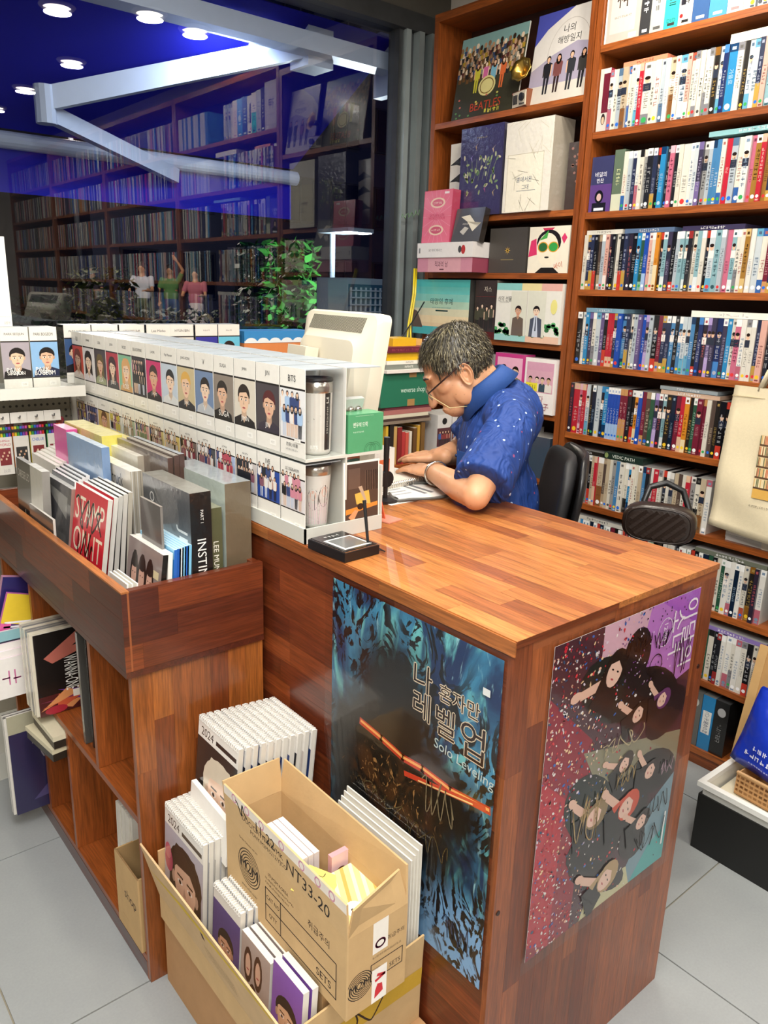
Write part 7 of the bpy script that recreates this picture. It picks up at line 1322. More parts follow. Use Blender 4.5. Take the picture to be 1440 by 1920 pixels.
# little shop carton in the bin's lower compartment
sc_ = thing('shop_carton', 'small open brown carton reading shop in the lowest bin compartment', 'box', (.556, 1.512, .0665))
def art_shop(A): A.text('shop', A.w*.62, A.h*.55, .034, '#2a2018', .0); A.rect(A.w*.2, A.h*.2, A.w*.5, A.h*.205, '#a88658')
b = MB().box((0, 0, 0), (.004, .14, .21), '#c2a06e', {'+z': '#8a6a44'}); A = Art(.14, .21); art_shop(A); b.art(A, (0, .14, 0), (0, -1, 0), (0, 0, 1), off=1e-4); b.obj('side_panel', 'card', sc_)
MB().box((.004, .136, 0), (.22, .14, .21), '#b08e5e').obj('end_panel', 'card', sc_); MB().box((.216, 0, 0), (.22, .136, .21), '#b08e5e').obj('side_panel', 'card', sc_); MB().box((.004, 0, 0), (.216, .004, .21), '#b08e5e').obj('end_panel', 'card', sc_); MB().box((.004, .004, 0), (.216, .136, .004), '#b08e5e').obj('box_floor', 'card', sc_)
tag(MB().box((0, 0, 0), (.15, .02, .17), '#22262a', {'+z': '#c8d0c8'}).obj('photo_book', 'gloss', None, (.585, 1.53, .0715)), 'dark photo book inside the small shop carton', 'book')

# ================================================================== RIGHT SIDE: TUB, CARDBOARD, BLUE BAG, TOTE BAG
q0 = onz(1294, 1585, 0)
tbx = thing('storage_tub', 'clear plastic tub standing in a black box on the floor by the bookcase', 'tub', (q0.x, q0.y, 0), (0, 0, math.radians(-1)))
TL, TD, TH = .46, .303, .188
MB().box((0, -TL, 0), (.006, 0, TH), '#121211').obj('black_side', 'satin', tbx); MB().box((.006, -.006, 0), (TD, 0, TH), '#121211').obj('black_side', 'satin', tbx); MB().box((TD-.006, -TL, 0), (TD, -.006, TH), '#121211').obj('black_side', 'satin', tbx); MB().box((.006, -TL, 0), (TD-.006, -TL+.006, TH), '#121211').obj('black_side', 'satin', tbx); MB().box((.006, -TL+.006, 0.0), (TD-.006, -.006, .006), '#121211').obj('black_floor', 'satin', tbx)
painted('frosted', .35, coat=.3)
for a, c in (((.008, -TL+.01, .05), (.0105, -.008, TH+.030)), ((TD-.0105, -TL+.01, .05), (TD-.008, -.008, TH+.030)), ((.0105, -.0105, .05), (TD-.0105, -.008, TH+.030)), ((.0105, -TL+.01, .05), (TD-.0105, -TL+.0125, TH+.030))): MB().box(a, c, '#d8d8d0').obj('tub_wall', 'frosted', tbx)
for a, c in (((-.006, -TL-.002, TH+.026), (.014, .006, TH+.042)), ((TD-.014, -TL-.002, TH+.026), (TD+.006, .006, TH+.042)), ((.014, -.012, TH+.026), (TD-.014, .006, TH+.042)), ((.014, -TL-.002, TH+.026), (TD-.014, -TL+.014, TH+.042))): bevel(MB().box(a, c, '#e4e4de').obj('tub_rim', 'frosted', tbx), .004)
pp = thing('paper_pile', 'rumpled cream papers filling the clear tub', 'paper', (q0.x+.02, q0.y-.02, TH-.075))
for i in range(8): MB().box((.01*rc.random(), -.42+.02*rc.random(), .008*i), (.26-.02*rc.random(), -.0, .008*i+.006), rc.choice(['#e4dcc4', '#d8d0b8', '#ece6d4'])).obj('sheet', 'matte', pp, None, (rc.uniform(-.02, .02), rc.uniform(-.03, .03), rc.uniform(-.04, .04)))
bk = thing('wire_basket', 'tan perforated plastic basket lying in the tub', 'basket', (q0.x+.10, q0.y-.06, TH-.008), (0, 0, math.radians(-4)))
BW, BH = .36, .07
for x in (0, .17):
    for k in range(24): MB().box((x, -BW+.015*k, .006), (x+.002, -BW+.015*k+.005, BH), '#b98a58').obj('slat', 'plastic', bk)
    for k in range(5): MB().box((x-.0005, -BW, .004+.015*k), (x+.0025, 0, .010+.015*k), '#c29462').obj('slat', 'plastic', bk)
    MB().box((x-.004, -BW, BH), (x+.006, 0, BH+.006), '#c8a070').obj('rim', 'plastic', bk)
for y in (-BW, -.003): MB().box((.0, y, .0), (.17, y+.003, BH), '#c29462').obj('end', 'plastic', bk)
MB().box((0, -BW, 0), (.17, 0, .003), '#b98a58').obj('base', 'plastic', bk)
# blue bag: folded plastic shopping bag
qb = onx(1366, 1440, q0.x+.14); bb = thing('blue_bag', 'shiny royal blue plastic shopping bag with white print lying on the basket', 'bag', (q0.x+.10, qb.y+.03, TH+.0695))
G = []; nx_, ny_ = 14, 10
for side in (0, 1):
    for j in range(ny_+1):
        v = j/ny_
        for i in range(nx_+1):
            u = i/nx_; wv = .36*(1-.42*v)
            y = -.02-.04*v-wv*u; z = .24*v; bul = .045*math.sin(math.pi*u)**.6*(1-v)**.7+.008
            x = .06+.05*v+(-bul if side == 0 else bul)+.008*math.sin(9*u+5*v)+.005*math.sin(17*u*v+2)
            G.append((x, y, z))
F = []; S = (nx_+1)*(ny_+1)
for side in (0, 1):
    for j in range(ny_):
        for i in range(nx_): a = side*S+j*(nx_+1)+i; q = (a, a+1, a+nx_+2, a+nx_+1); F.append(q if side == 0 else q[::-1])
for j in range(ny_):
    for i in (0, nx_): a = j*(nx_+1)+i; q = (a, a+nx_+1, S+a+nx_+1, S+a); F.append(q if i == 0 else q[::-1])
for i in range(nx_): F.append((i, S+i, S+i+1, i+1))
painted('foil', .3, coat=.6, bump=.5, bscale=14, bdist=.02)
o = MB().add(G, F, '#1a37b4').obj('bag_body', 'foil', bb, smooth=True)
A = Art(.26, .11); A.glyphs(.02, .06, .22, .018, '#e8ecf8', rc, n=13); A.glyphs(.0, .03, .24, .018, '#e8ecf8', rc, n=14); A.glyphs(.02, .008, .2, .006, '#c8d0f0', rc, n=26); b = MB()
for p, f, c, z in A.it:
    V = []
    for a_, q_ in p:
        u = .12+a_/.30; v = (q_+.02)/.30; wv = .36*(1-.42*v); bul = .045*math.sin(math.pi*max(0, min(1, u)))**.6*(1-v)**.7+.008; V.append((.06+.05*v-bul+.008*math.sin(9*u+5*v)-.004, -.02-.04*v-wv*u, .24*v))
    b.add(V, f, c)
b.obj('print', 'gloss', bb)
# cardboard sheet leaning on the bookcase
cs = thing('cardboard_sheet', 'folded brown cardboard sheet leaning against the bookcase', 'cardboard', (BX-.10, onx(1375, 1400, BX-.06).y, .0))
cy0 = .0; slab(cs, 'sheet', (0, 0, 0), (0, -.36, 0), (.085, -.36, .545), (.085, -.012, .545), .005, '#b98f58', lambda A: (A.rect(A.w*.1, A.h*.2, A.w*.96, A.h*.215, '#9a7444'), A.rect(A.w*.1, A.h*.62, A.w*.96, A.h*.63, '#9a7444'), A.rect(A.w*.12, A.h*.9, A.w*.9, A.h*.905, '#9a7444'), A.rect(A.w*.075, A.h*.3, A.w*.085, A.h*.62, '#6a4a28')))
slab(cs, 'fold', (-.002, .0, 0), (-.002, -.03, 0), (.082, -.04, .545), (.082, -.012, .545), .005, '#c8a068')
# magazines on the shelf under the tote
for i in range(7): tag(MB().box((0, 0, 0), (.14, .21-.004*rc.random(), .010), rc.choice(['#d8d8d4', '#c8c8c8', '#b8b8b4']), {'+z': '#a0a0a0', '-x': rc.choice(['#d8d8d4', '#3a3638', '#e8e4dc'])}).obj('magazine', 'gloss', None, (BX+.012+.006*rc.random(), .965, SHELF[6]+.0005+.0106*i)), 'grey flat case in the pile on the shelf under the tote bag', 'case', 'flat cases piled under the tote bag')
# tote bag hanging from the shelf edge
XT = BX-.03; tl_, bl_ = onx(1378, 722, XT), onx(1340, 985, XT)
tg = thing('tote_bag', 'cream canvas tote bag with a record shop picture hanging on the bookcase', 'bag', (XT, tl_.y, bl_.z)); WT, HT = .36, tl_.z-bl_.z
nx_, ny_ = 18, 20; G = []; F = []
for side in (0, 1):
    for j in range(ny_+1):
        for i in range(nx_+1):
            u, v = i/nx_, j/ny_; fl = .012*math.sin(math.pi*u)*(1-v*.6)+.004
            G.append(((-fl if side == 0 else fl)+.004*math.sin(6*u+9*v)+.003*math.sin(14*v+3*u), .02*(1-v)-(WT+.03*(1-v))*u, HT*v-.015*(1-v)*math.sin(2.2*u)))
S = (nx_+1)*(ny_+1)
for side in (0, 1):
    for j in range(ny_):
        for i in range(nx_): a = side*S+j*(nx_+1)+i; q = (a, a+1, a+nx_+2, a+nx_+1); F.append(q if side == 0 else q[::-1])
for j in range(ny_):
    for i in (0, nx_): a = j*(nx_+1)+i; q = (a, a+nx_+1, S+a+nx_+1, S+a); F.append(q if i == 0 else q[::-1])
for i in range(nx_): F.append((i, S+i, S+i+1, i+1))
MB().add(G, F, '#e4d6b4').obj('canvas', 'cloth', tg, smooth=True)
MB().box((-.008, -WT, HT-.032), (-.0055, 0, HT-.030), '#b8a884').obj('hem_seam', 'cloth', tg)
A = Art(.2, .2); A.rect(0, 0, .2, .2, '#d8c090'); [A.rect(0, .03+.034*k, .2, .036+.034*k, '#5a4028') for k in range(5)]; [A.rect(.004*i, .036+.034*k, .004*i+.0028, .062+.034*k, rc.choice(['#c86a4a', '#d8b070', '#8a5a3a', '#5a6a4a', '#e8d8b0']), True) for k in range(5) for i in range(50)]; A.z += 1; A.rect(0, 0, .2, .03, '#d8a850'); A.poly([(.03, .16), (.12, .13), (.13, .16), (.04, .19)], '#c84a3a'); A.poly([(.05, .13), (.13, .1), (.13, .12), (.05, .15)], '#2f6a44'); A.poly([(.07, .0), (.13, .0), (.12, .06), (.08, .05)], '#5a7a4a'); A.person(.12, .0, .15, '#d8905a', '#5a7a4a', '#3a2418', rc)
b = MB()
for p, f, c, z in A.it: b.add([(-.0245-z*4e-5, -.118-a_, .125+q_) for a_, q_ in p], f, c)
A = Art(.2, .02); A.text('K-POP | CD | DVD', 0.0, .01, .0085, '#4a4234', al='L'); b.art(A, (-.0255, -.115, .088), (0, -1, 0), (0, 0, 1)); b.obj('print', 'cloth', tg)
for sgn in (0, 1): MB().tube([(.0+.012*sgn, -.08, HT-.01), (.0+.012*sgn, -.10, HT+.05), (.01+.012*sgn, -.18, HT+.075), (.0+.012*sgn, -.26, HT+.05), (.0+.012*sgn, -.28, HT-.01)], .009, '#e0d2b0', 6).obj('handle', 'cloth', tg, smooth=True)

# ================================================================== PEOPLE
def remesh(o, vox, it=4):
    m = o.modifiers.new('remesh', 'REMESH'); m.mode = 'VOXEL'; m.voxel_size = vox; m.use_smooth_shade = True
    if it: s_ = o.modifiers.new('smooth', 'SMOOTH'); s_.iterations = it; s_.factor = .5
    return o
def limb(b, pts, rs, n=16):
    """tapered chain with round joints"""
    pts = [Vector(p) for p in pts]
    for i in range(len(pts)-1): b.cyl(pts[i], pts[i+1], rs[i], rs[i+1], n=n)
    for p, r in zip(pts, rs): b.ell(p, (r, r, r), nu=n, nv=10)
def frame(x, up=(0, 0, 1)):
    x = Vector(x).normalized(); y = Vector(up).cross(x).normalized(); z = x.cross(y); return Matrix((x, y, z)).transposed()
def hand(b, wrist, fwd, thumb, bend=.35, s=1.0):
    """palm, four unequal bent fingers, thumb from the side of the palm"""
    x = Vector(fwd).normalized(); y = (Vector(thumb)-x*Vector(thumb).dot(x)).normalized(); z = x.cross(y)
    if z.z < 0: z = -z
    w = Vector(wrist); P = lambda a, c, d: w+(x*a+y*c+z*d)*s
    R = Matrix((x, y, z)).transposed()
    b.ell(P(.045, 0, 0), (.048*s, .040*s, .015*s), rot=R); b.ell(P(.07, .0, .0), (.028*s, .041*s, .013*s), rot=R); limb(b, [P(-.02, 0, 0), P(.02, 0, 0)], [.026*s, .024*s])
    for c, L, r in ((.030, .070, .0088), (.010, .078, .009), (-.011, .073, .0086), (-.030, .057, .0076)):
        a0 = .082; limb(b, [P(a0, c, .002), P(a0+L*.42, c*1.08, .002-L*bend*.12), P(a0+L*.74, c*1.1, .0-L*bend*.42), P(a0+L*.95, c*1.1, -L*bend*.75)], [r*1.05*s, r*s, r*.92*s, r*.8*s], 10)
    limb(b, [P(.018, .028, -.002), P(.045, .050, .0), P(.072, .062, .001), P(.092, .064, -.004)], [.014*s, .0115*s, .010*s, .0082*s], 10)
FD = Vector((-.72, .69, 0)).normalized(); LD = Vector((-FD.y, FD.x, 0)); UPV = Vector((0, 0, 1))
SL = dep(958, 800, 2.06); MS = SL-LD*.185; SR = SL-LD*.37; PEL = MS-FD*.06+Vector((0, 0, -.50))
HC = dep(858, 692, 2.2); NB = dep(925, 742, 2.24)
EL = onz(892, 930, CZ+.047); EL = Vector((EL.x, EL.y, CZ+.047)); WL = onz(815, 886, CZ+.045)
man = thing('person', 'man in a blue patterned short sleeved shirt and glasses reading behind the counter', 'person', (PEL.x, PEL.y, 0))
org = Vector((PEL.x, PEL.y, 0))
# head frame: looking down at the notebook
pit = math.radians(36); hx = (FD*math.cos(pit)-UPV*math.sin(pit)+LD*.03).normalized(); hz = (FD*math.sin(pit)+UPV*math.cos(pit)).normalized(); hy = hz.cross(hx); HR = Matrix((hx, hy, hz)).transposed()
def hp(a, c, d): return HC+HR @ Vector((a, c, d))-org
b = MB()
E_ = lambda c, r: b.ell(hp(*c), r, nu=24, nv=16, rot=HR)
E_((-.012, 0, .030), (.098, .077, .090)); E_((.030, 0, -.028), (.066, .063, .088)); E_((.052, 0, -.088), (.040, .043, .030)); E_((.0, 0, -.055), (.076, .062, .064))
for sg in (-1, 1): E_((.050, sg*.040, -.018), (.030, .026, .024)); E_((.02, sg*.056, -.06), (.03, .014, .035)); E_((.088, sg*.012, -.050), (.010, .010, .009))
E_((.080, 0, .026), (.017, .050, .013)); limb(b, [hp(.088, 0, .012), hp(.100, 0, -.018), hp(.112, 0, -.044)], [.009, .011, .0125], 12)
E_((.088, 0, -.074), (.012, .024, .006)); E_((.086, 0, -.084), (.012, .021, .007))
for sg in (-1, 1): b.ell(hp(-.008, sg*.073, -.016), (.016, .008, .024), nu=14, nv=10, rot=HR)   # ear roots
limb(b, [hp(-.03, 0, -.03), NB-org+FD*.01, MS-org+Vector((0, 0, .02))], [.058, .062, .085])
# arms and torso under the shirt
CH = MS-org+Vector((0, 0, -.12))
b.ell(CH+FD*.04, (.075, .14, .15), rot=frame(FD)); b.ell(PEL-org+Vector((0, 0, .12))+FD*.05, (.085, .13, .15), rot=frame(FD))
limb(b, [SL-org, EL-org], [.048, .036]); limb(b, [EL-org, EL-org+(WL-EL)*.35, WL-org], [.0345, .038, .027])
ER = MS+FD*.12-LD*.20+Vector((0, 0, -.15)); WR = onz(824, 856, CZ+.05)
limb(b, [SR-org, ER-org], [.05, .043]); limb(b, [ER-org, WR-org], [.043, .028])
hand(b, WL-org, onz(752, 872, CZ+.035)-WL, -LD, .25); hand(b, WR-org, onz(770, 852, CZ+.035)-WR, LD, .3)
remesh(b.obj('body', 'skin', man), .0042, 3)
# ears: rim, groove and bowl
for sg in (-1, 1):
    V = []; F = []; na, nr = 28, 9
    prof_ = [(0, -.003), (.22, -.004), (.40, .0), (.52, .005), (.64, .0045), (.75, .0015), (.86, .006), (.95, .0085), (1.0, .004)]
    for t_, k_ in prof_:
        for q in range(na):
            a = q*2*math.pi/na; rx = .0185*(1+.10*math.cos(a-2.4)); rz = .033*(1 if math.sin(a) > 0 else .96); ex = math.cos(a)*rx*t_-.004*math.sin(a)*t_; ez = math.sin(a)*rz*t_
            lob = max(0, -math.sin(a))**2; kk = k_*(1-.55*lob) if math.cos(a) < .55 else k_*(.35+.2*lob)
            V.append(hp(-.012+ex, sg*(.0805+kk+max(0, -math.cos(a))*.010*t_), -.018+ez))
    for i in range(nr-1):
        for q in range(na): f4 = (i*na+q, i*na+(q+1) % na, (i+1)*na+(q+1) % na, (i+1)*na+q); F.append(f4 if sg > 0 else f4[::-1])
    eo = MB().add(V, F, '#ffffff').obj('ear', 'skin', man, smooth=True); sm = eo.modifiers.new('thick', 'SOLIDIFY'); sm.thickness = .004; sm.offset = -1; sub(eo, 1)
# eyes, brows
for sg in (-1, 1):
    MB().ell(hp(.066, sg*.030, .003), (.011, .012, .011), '#efe8e0', 12, 9).obj('eye', 'gloss', man, smooth=True)
    MB().ell(hp(.0755, sg*.030, .0), (.003, .0055, .0055), '#2a1a14', 10, 7).obj('iris', 'gloss', man, smooth=True)
    MB().tube([hp(.094, sg*.012, .026), hp(.093, sg*.03, .031), hp(.082, sg*.05, .027)], [.003, .004, .002], '#3a322c', 6).obj('eyebrow', 'hairmat', man, smooth=True)
# hair: scalp cap and locks
rh = random.Random(9); cap = MB(); nu, nv = 44, 30; ce = Vector((-.012, 0, .030)); re = Vector((.1035, .083, .0965))
def hair_ok(p):
    x, y, z = p
    if x > .055: return z > .068
    if x > .015: return z > .040+(x-.015)*.6 if abs(y) < .06 else z > .022
    if x > -.028: return z > .008
    if x > -.06: return z > -.035
    return z > -.058
V = {}; 
def sph(i, j, k=1.0):
    ph = -math.pi/2+math.pi*j/nv; t = 2*math.pi*i/nu; return Vector((ce.x+re.x*k*math.cos(ph)*math.cos(t), ce.y+re.y*k*math.cos(ph)*math.sin(t), ce.z+re.z*k*math.sin(ph)))
vs_ = [hp(*sph(i, j, 1+.02*math.sin(i*1.7+j*2.3)*math.cos(j*1.1+i*.6))) for j in range(nv+1) for i in range(nu)]
fs_ = [(j*nu+i, j*nu+(i+1) % nu, (j+1)*nu+(i+1) % nu, (j+1)*nu+i) for j in range(nv) for i in range(nu) if hair_ok((sph(i, j)+sph(i+1, j+1))/2)]
cap.add(vs_, fs_, '#3a352c')
greys = ['#2c2a22', '#3c382e', '#57513f', '#6f6852', '#8a8268', '#33302a', '#47412f']
whorl = Vector((-.055, .0, .115))
for k in range(5200):
    t = rh.uniform(0, 2*math.pi); ph = math.asin(rh.uniform(-.75, 1)); n_ = Vector((math.cos(ph)*math.cos(t), math.cos(ph)*math.sin(t), math.sin(ph))); p = Vector((ce.x+re.x*n_.x, ce.y+re.y*n_.y, ce.z+re.z*n_.z))
    if not hair_ok(p): continue
    if (p-Vector((-.02, 0, .125))).length < .035 and rh.random() < .8: continue       # thin crown
    d = p-whorl; d = d-n_*d.dot(n_); d = d.normalized() if d.length > 1e-4 else Vector((1, 0, 0)); d = (d+Vector((rh.uniform(-.35, .35), rh.uniform(-.35, .35), -.25 if p.z < .08 else 0))).normalized(); d = (d-n_*d.dot(n_)).normalized()
    L = rh.uniform(.018, .036) if p.x > -.05 else rh.uniform(.012, .022); sd = d.cross(n_)*rh.uniform(.0007, .0013); c = rh.choice(greys); lift = rh.uniform(.001, .007)
    q0_, q1_, q2_ = p+n_*.0005, p+d*L*.5+n_*lift, p+d*L+n_*(lift*.6-.002)
    cap.add([hp(*(q0_-sd)), hp(*(q0_+sd)), hp(*(q1_+sd)), hp(*(q1_-sd)), hp(*q2_)], [(0, 1, 2, 3), (3, 2, 4)], c)
cap.obj('hair', 'satin', man)
# glasses
gl = MB()
for sg in (-1, 1):
    gl.tube([hp(.104+.002*math.cos(a), sg*.033+.024*math.cos(a), -.012+.017*math.sin(a)) for a in [q*2*math.pi/16 for q in range(16)]], .0014, '#7a7468', 6, True)
    gl.tube([hp(.104, sg*.057, -.006), hp(.098, sg*.072, -.004), hp(.03, sg*.081, .006), hp(-.02, sg*.086, .016), hp(-.036, sg*.086, .004)], .0024, '#2a1512', 6)
gl.tube([hp(.106, -.009, -.008), hp(.110, 0, -.004), hp(.106, .009, -.008)], .0014, '#7a7468', 6)
g_ = gl.obj('glasses', 'gloss', man, smooth=True)
lens = MB()
for sg in (-1, 1): lens.add([hp(.1045, sg*.033+.023*math.cos(a), -.012+.0162*math.sin(a)) for a in [q*2*math.pi/16 for q in range(16)]], [tuple(range(16))], '#ffffff')
lens.obj('lenses', 'acrylic', g_)
MB().tube([hp(.104, .057, -.012), hp(.075, .078, -.07), NB-org+FD*.045+LD*.062+Vector((0, 0, -.02))], .0011, '#d8c890', 5).obj('cord', 'satin', g_)
# shirt
s_ = MB(); RF = frame(FD)
s_.ell(CH+FD*.03+Vector((0, 0, .02)), (.104, .172, .16), nu=28, nv=18, rot=RF); s_.ell(CH+FD*.004+Vector((0, 0, .055)), (.085, .168, .10), nu=24, nv=14, rot=RF); s_.ell(PEL-org+Vector((0, 0, .22))+FD*.06, (.118, .168, .19), nu=24, nv=16, rot=RF); s_.ell(PEL-org+Vector((0, 0, .08))+FD*.035, (.122, .17, .12), nu=24, nv=16, rot=RF)
for S_, E2, k in ((SL, EL, .84), (SR, ER, .8)):
    limb(s_, [MS-org+(S_-MS)*.45+Vector((0, 0, .015)), S_-org], [.075, .068]); d = (E2-S_); s_.cyl(S_-org, S_-org+d*k, .066, .077, n=18)
limb(s_, [NB-org+Vector((0, 0, -.035)), MS-org+Vector((0, 0, .0))], [.066, .11])
so = remesh(s_.obj('shirt', 'shirt', man), .0075, 4)
tx = bpy.data.textures.new('folds', 'CLOUDS'); tx.noise_scale = .05; dm = so.modifiers.new('folds', 'DISPLACE'); dm.texture = tx; dm.strength = .009; dm.mid_level = .5
# collar: stand and two leaves
nax = (HC+HR @ Vector((-.03, 0, -.04))-MS).normalized(); nu_ = (FD-nax*FD.dot(nax)).normalized(); nc = MS-org+nax*.118
def neck_ring(a, r, h): return nc+nu_*(r*math.cos(a))+LD*(r*.95*math.sin(a))+nax*h
col_ = MB(); n = 30; rows = []
for (r, h, k) in ((.073, -.045, 0), (.071, .0, 0), (.073, .010, 0), (.079, .004, .3), (.098, -.040, 1.0)):
    row = []
    for q in range(n):
        a = .16+(2*math.pi-.32)*q/(n-1); fr = max(0, math.cos(a)); row.append(neck_ring(a, r*(1+.10*k*fr**2), h-.030*k*fr**3))
    rows.append(row)
V = [p for r in rows for p in r]; F = [(i*n+k, i*n+k+1, (i+1)*n+k+1, (i+1)*n+k) for i in range(len(rows)-1) for k in range(n-1)]
simple('collar_blue', '#194486', .75, bump=.2, bscale=300)
co = col_.add(V, F, '#1f4f9c').obj('collar', 'collar_blue', man, smooth=True); sm = co.modifiers.new('thick', 'SOLIDIFY'); sm.thickness = .003
# placket, buttons, pocket
PK = [CH+FD*(.112)+LD*.004+Vector((0, 0, .08)), CH+FD*(.134)+Vector((0, 0, .0)), CH+FD*.142+Vector((0, 0, -.12)), CH+FD*.165+Vector((0, 0, -.22))]
for p in PK[:3]: MB().ell(p+LD*.004, (.005, .005, .005), '#16305a', 10, 7).obj('button', 'gloss', man, smooth=True)
pk_ = MB().add([CH+FD*.135+LD*.085+Vector((0, 0, .03)), CH+FD*.095+LD*.135+Vector((0, 0, .03)), CH+FD*.095+LD*.135+Vector((0, 0, -.08)), CH+FD*.115+LD*.11+Vector((0, 0, -.1)), CH+FD*.135+LD*.085+Vector((0, 0, -.08))], [(4, 3, 2, 1, 0)], '#1b4894').obj('pocket', 'collar_blue', man)
sm = pk_.modifiers.new('thick', 'SOLIDIFY'); sm.thickness = .004
# bracelet
wd = (WL-EL).normalized(); ux_ = wd.orthogonal().normalized(); uy_ = wd.cross(ux_)
MB().tube([WL-org-wd*.012+(ux_*math.cos(a)+uy_*math.sin(a))*.0325 for a in [q*2*math.pi/18 for q in range(18)]], .0038, '#c8bc9a', 6, True).obj('bracelet', 'steel', man, smooth=True)
# trousers and shoes, under the counter top
tr = MB(); KL = PEL-org+FD*.36+LD*.10+Vector((0, 0, .03)); KR_ = PEL-org+FD*.36-LD*.12+Vector((0, 0, .03))
for K_, sg in ((KL, 1), (KR_, -1)):
    limb(tr, [PEL-org+LD*.09*sg+Vector((0, 0, .03)), K_], [.095, .066]); limb(tr, [K_, K_+Vector((0, 0, -.42))-FD*.06], [.064, .046])
    sh = MB(); fp = K_+Vector((0, 0, -.44))-FD*.06; limb(sh, [fp, fp+FD*.12+Vector((0, 0, -.03))], [.045, .038]); remesh(sh.obj('shoe', 'black_rubber', man), .008, 3)
tr.ell(PEL-org+Vector((0, 0, .05)), (.14, .18, .11), rot=RF)
simple('trouser_cloth', '#2a2c34', .9, bump=.2); remesh(tr.obj('trousers', 'trouser_cloth', man), .010, 3)
# ------------------------------------------------------------------ his chair
SZ = PEL.z-.065
oc_ = thing('office_chair', 'black office chair with a curved padded back behind the man', 'chair', (PEL.x, PEL.y, 0), (0, 0, math.atan2(FD.y, FD.x)))
bevel(MB().box((-.20, -.22, SZ-.07), (.22, .22, SZ-.0), '#1c1c1d').obj('seat', 'black_rubber', oc_), .03, 3)
def shell(th, x0, wd, z0, z1, cur):
    V = []; F = []; m, n = 9, 9
    for s2 in (0, 1):
        for j in range(n):
            for i in range(m): v = j/(n-1); u = i/(m-1)*2-1; rr = (1-abs(2*v-1)**4)**.5*.35+.65; V.append((x0-cur*(1-u*u)*.6+cur*.6+(th if s2 == 0 else 0)-.05*v, u*wd*rr, z0+(z1-z0)*v))
    S = m*n
    for s2 in (0, 1):
        for j in range(n-1):
            for i in range(m-1): a = s2*S+j*m+i; q = (a, a+1, a+m+1, a+m); F.append(q[::-1] if s2 else q)
    for j in range(n-1):
        for i in (0, m-1): a = j*m+i; q = (a, a+m, S+a+m, S+a); F.append(q if i == 0 else q[::-1])
    for i in range(m-1):
        for j in (0, n-1): a = j*m+i; q = (a, S+a, S+a+1, a+1); F.append(q if j == 0 else q[::-1])
    return MB().add(V, F, '#1c1c1d')
BKX = -.075
sub(shell(.035, BKX-.03, .20, SZ+.12, SZ+.47, .05).obj('back_pad', 'black_rubber', oc_, smooth=True), 1); sub(shell(.022, BKX-.062, .205, SZ+.11, SZ+.48, .05).obj('back_shell', 'black_plastic', oc_, smooth=True), 1)
MB().tube([(-.05, 0, SZ-.06), (-.22, 0, SZ-.06), (BKX-.10, 0, SZ+.05), (BKX-.085, 0, SZ+.2)], .02, '#1c1c1d', 8).obj('back_arm', 'black_plastic', oc_, smooth=True)
MB().cyl((0, 0, .07), (0, 0, SZ-.07), .028, .022, '#2a2a2c').obj('gas_column', 'black_plastic', oc_)
MB().tube([(.19*math.cos(q*2*math.pi/20), .19*math.sin(q*2*math.pi/20), .22) for q in range(20)], .01, '#8a8a8c', 8, True).obj('foot_ring', 'steel', oc_, smooth=True)
for k in range(5):
    a = k*2*math.pi/5+.3; MB().tube([(0, 0, .09), (.22*math.cos(a), .22*math.sin(a), .055)], [.026, .016], '#1c1c1d', 8).obj('base_leg', 'black_plastic', oc_); MB().cyl((.22*math.cos(a)-.012, .22*math.sin(a), .026), (.22*math.cos(a)+.012, .22*math.sin(a), .026), .026, n=14, col='#1c1c1d').obj('caster', 'black_plastic', oc_)
    MB().cyl((.19*math.cos(a), .19*math.sin(a), .22), (.02*math.cos(a), .02*math.sin(a), .22), .006, n=6, col='#8a8a8c').obj('ring_spoke', 'steel', oc_)
# ------------------------------------------------------------------ spare stool with the woven back
wc = onx(1220, 978, 2.06); wy = math.atan2(-.42, -.9)
ws = thing('spare_stool', 'dark stool with a small woven leather back and curved handle', 'stool', (wc.x+.10, wc.y+.02, 0), (0, 0, wy+.0))
BZ = wc.z
V = []; F = []; n = 28
bod = MB()
for sx, kx in ((.022, 1.0), (.030, .93), (.0, 1.0), (-.030, .95)):
    pass
prof = [(.034, .80), (.030, .93), (.018, 1.0), (-.018, 1.0), (-.030, .93), (-.034, .80)]
for x, k in prof:
    for q in range(n):
        a = q*2*math.pi/n; ca, sa = math.cos(a), math.sin(a); V.append((x+.10, .105*k*math.copysign(abs(ca)**.6, ca), .058*k*math.copysign(abs(sa)**.7, sa)))
for i in range(len(prof)-1):
    for q in range(n): F.append((i*n+q, (i+1)*n+q, (i+1)*n+(q+1) % n, i*n+(q+1) % n))
F += [tuple(range(n)), tuple(range(len(prof)*n-1, (len(prof)-1)*n-1, -1))]
pad = bod.add(V, F, '#2b211c').obj('back_pad', 'dark_leather', ws, (0, 0, BZ), smooth=True); pad.modifiers.new('e', 'EDGE_SPLIT').split_angle = math.radians(50)
strap = MB().box((-.0018, -.0052, -.0052), (.0018, .0052, .0052), '#2e241f').mesh('weave_strip', 'dark_leather')
for i in range(-13, 14):
    for j in range(-7, 8):
        y, z = i*.0074, j*.0074
        if (i+j) % 2 or (abs(y)/.080)**3+(abs(z)/.043)**3 > 1: continue
        put('weave_strip', strap, ws, (.1352, y, BZ+z), (math.pi/4, (.12 if (i-j) % 4 else -.12), 0))
MB().tube([(.105+.037*1, .092*math.copysign(abs(math.cos(a))**.6, math.cos(a)), BZ+.05*math.copysign(abs(math.sin(a))**.7, math.sin(a))) for a in [q*2*math.pi/28 for q in range(28)]][0:28], .0022, '#3a2e28', 5, True).obj('piping', 'dark_leather', ws, (-.008, 0, 0), smooth=True)
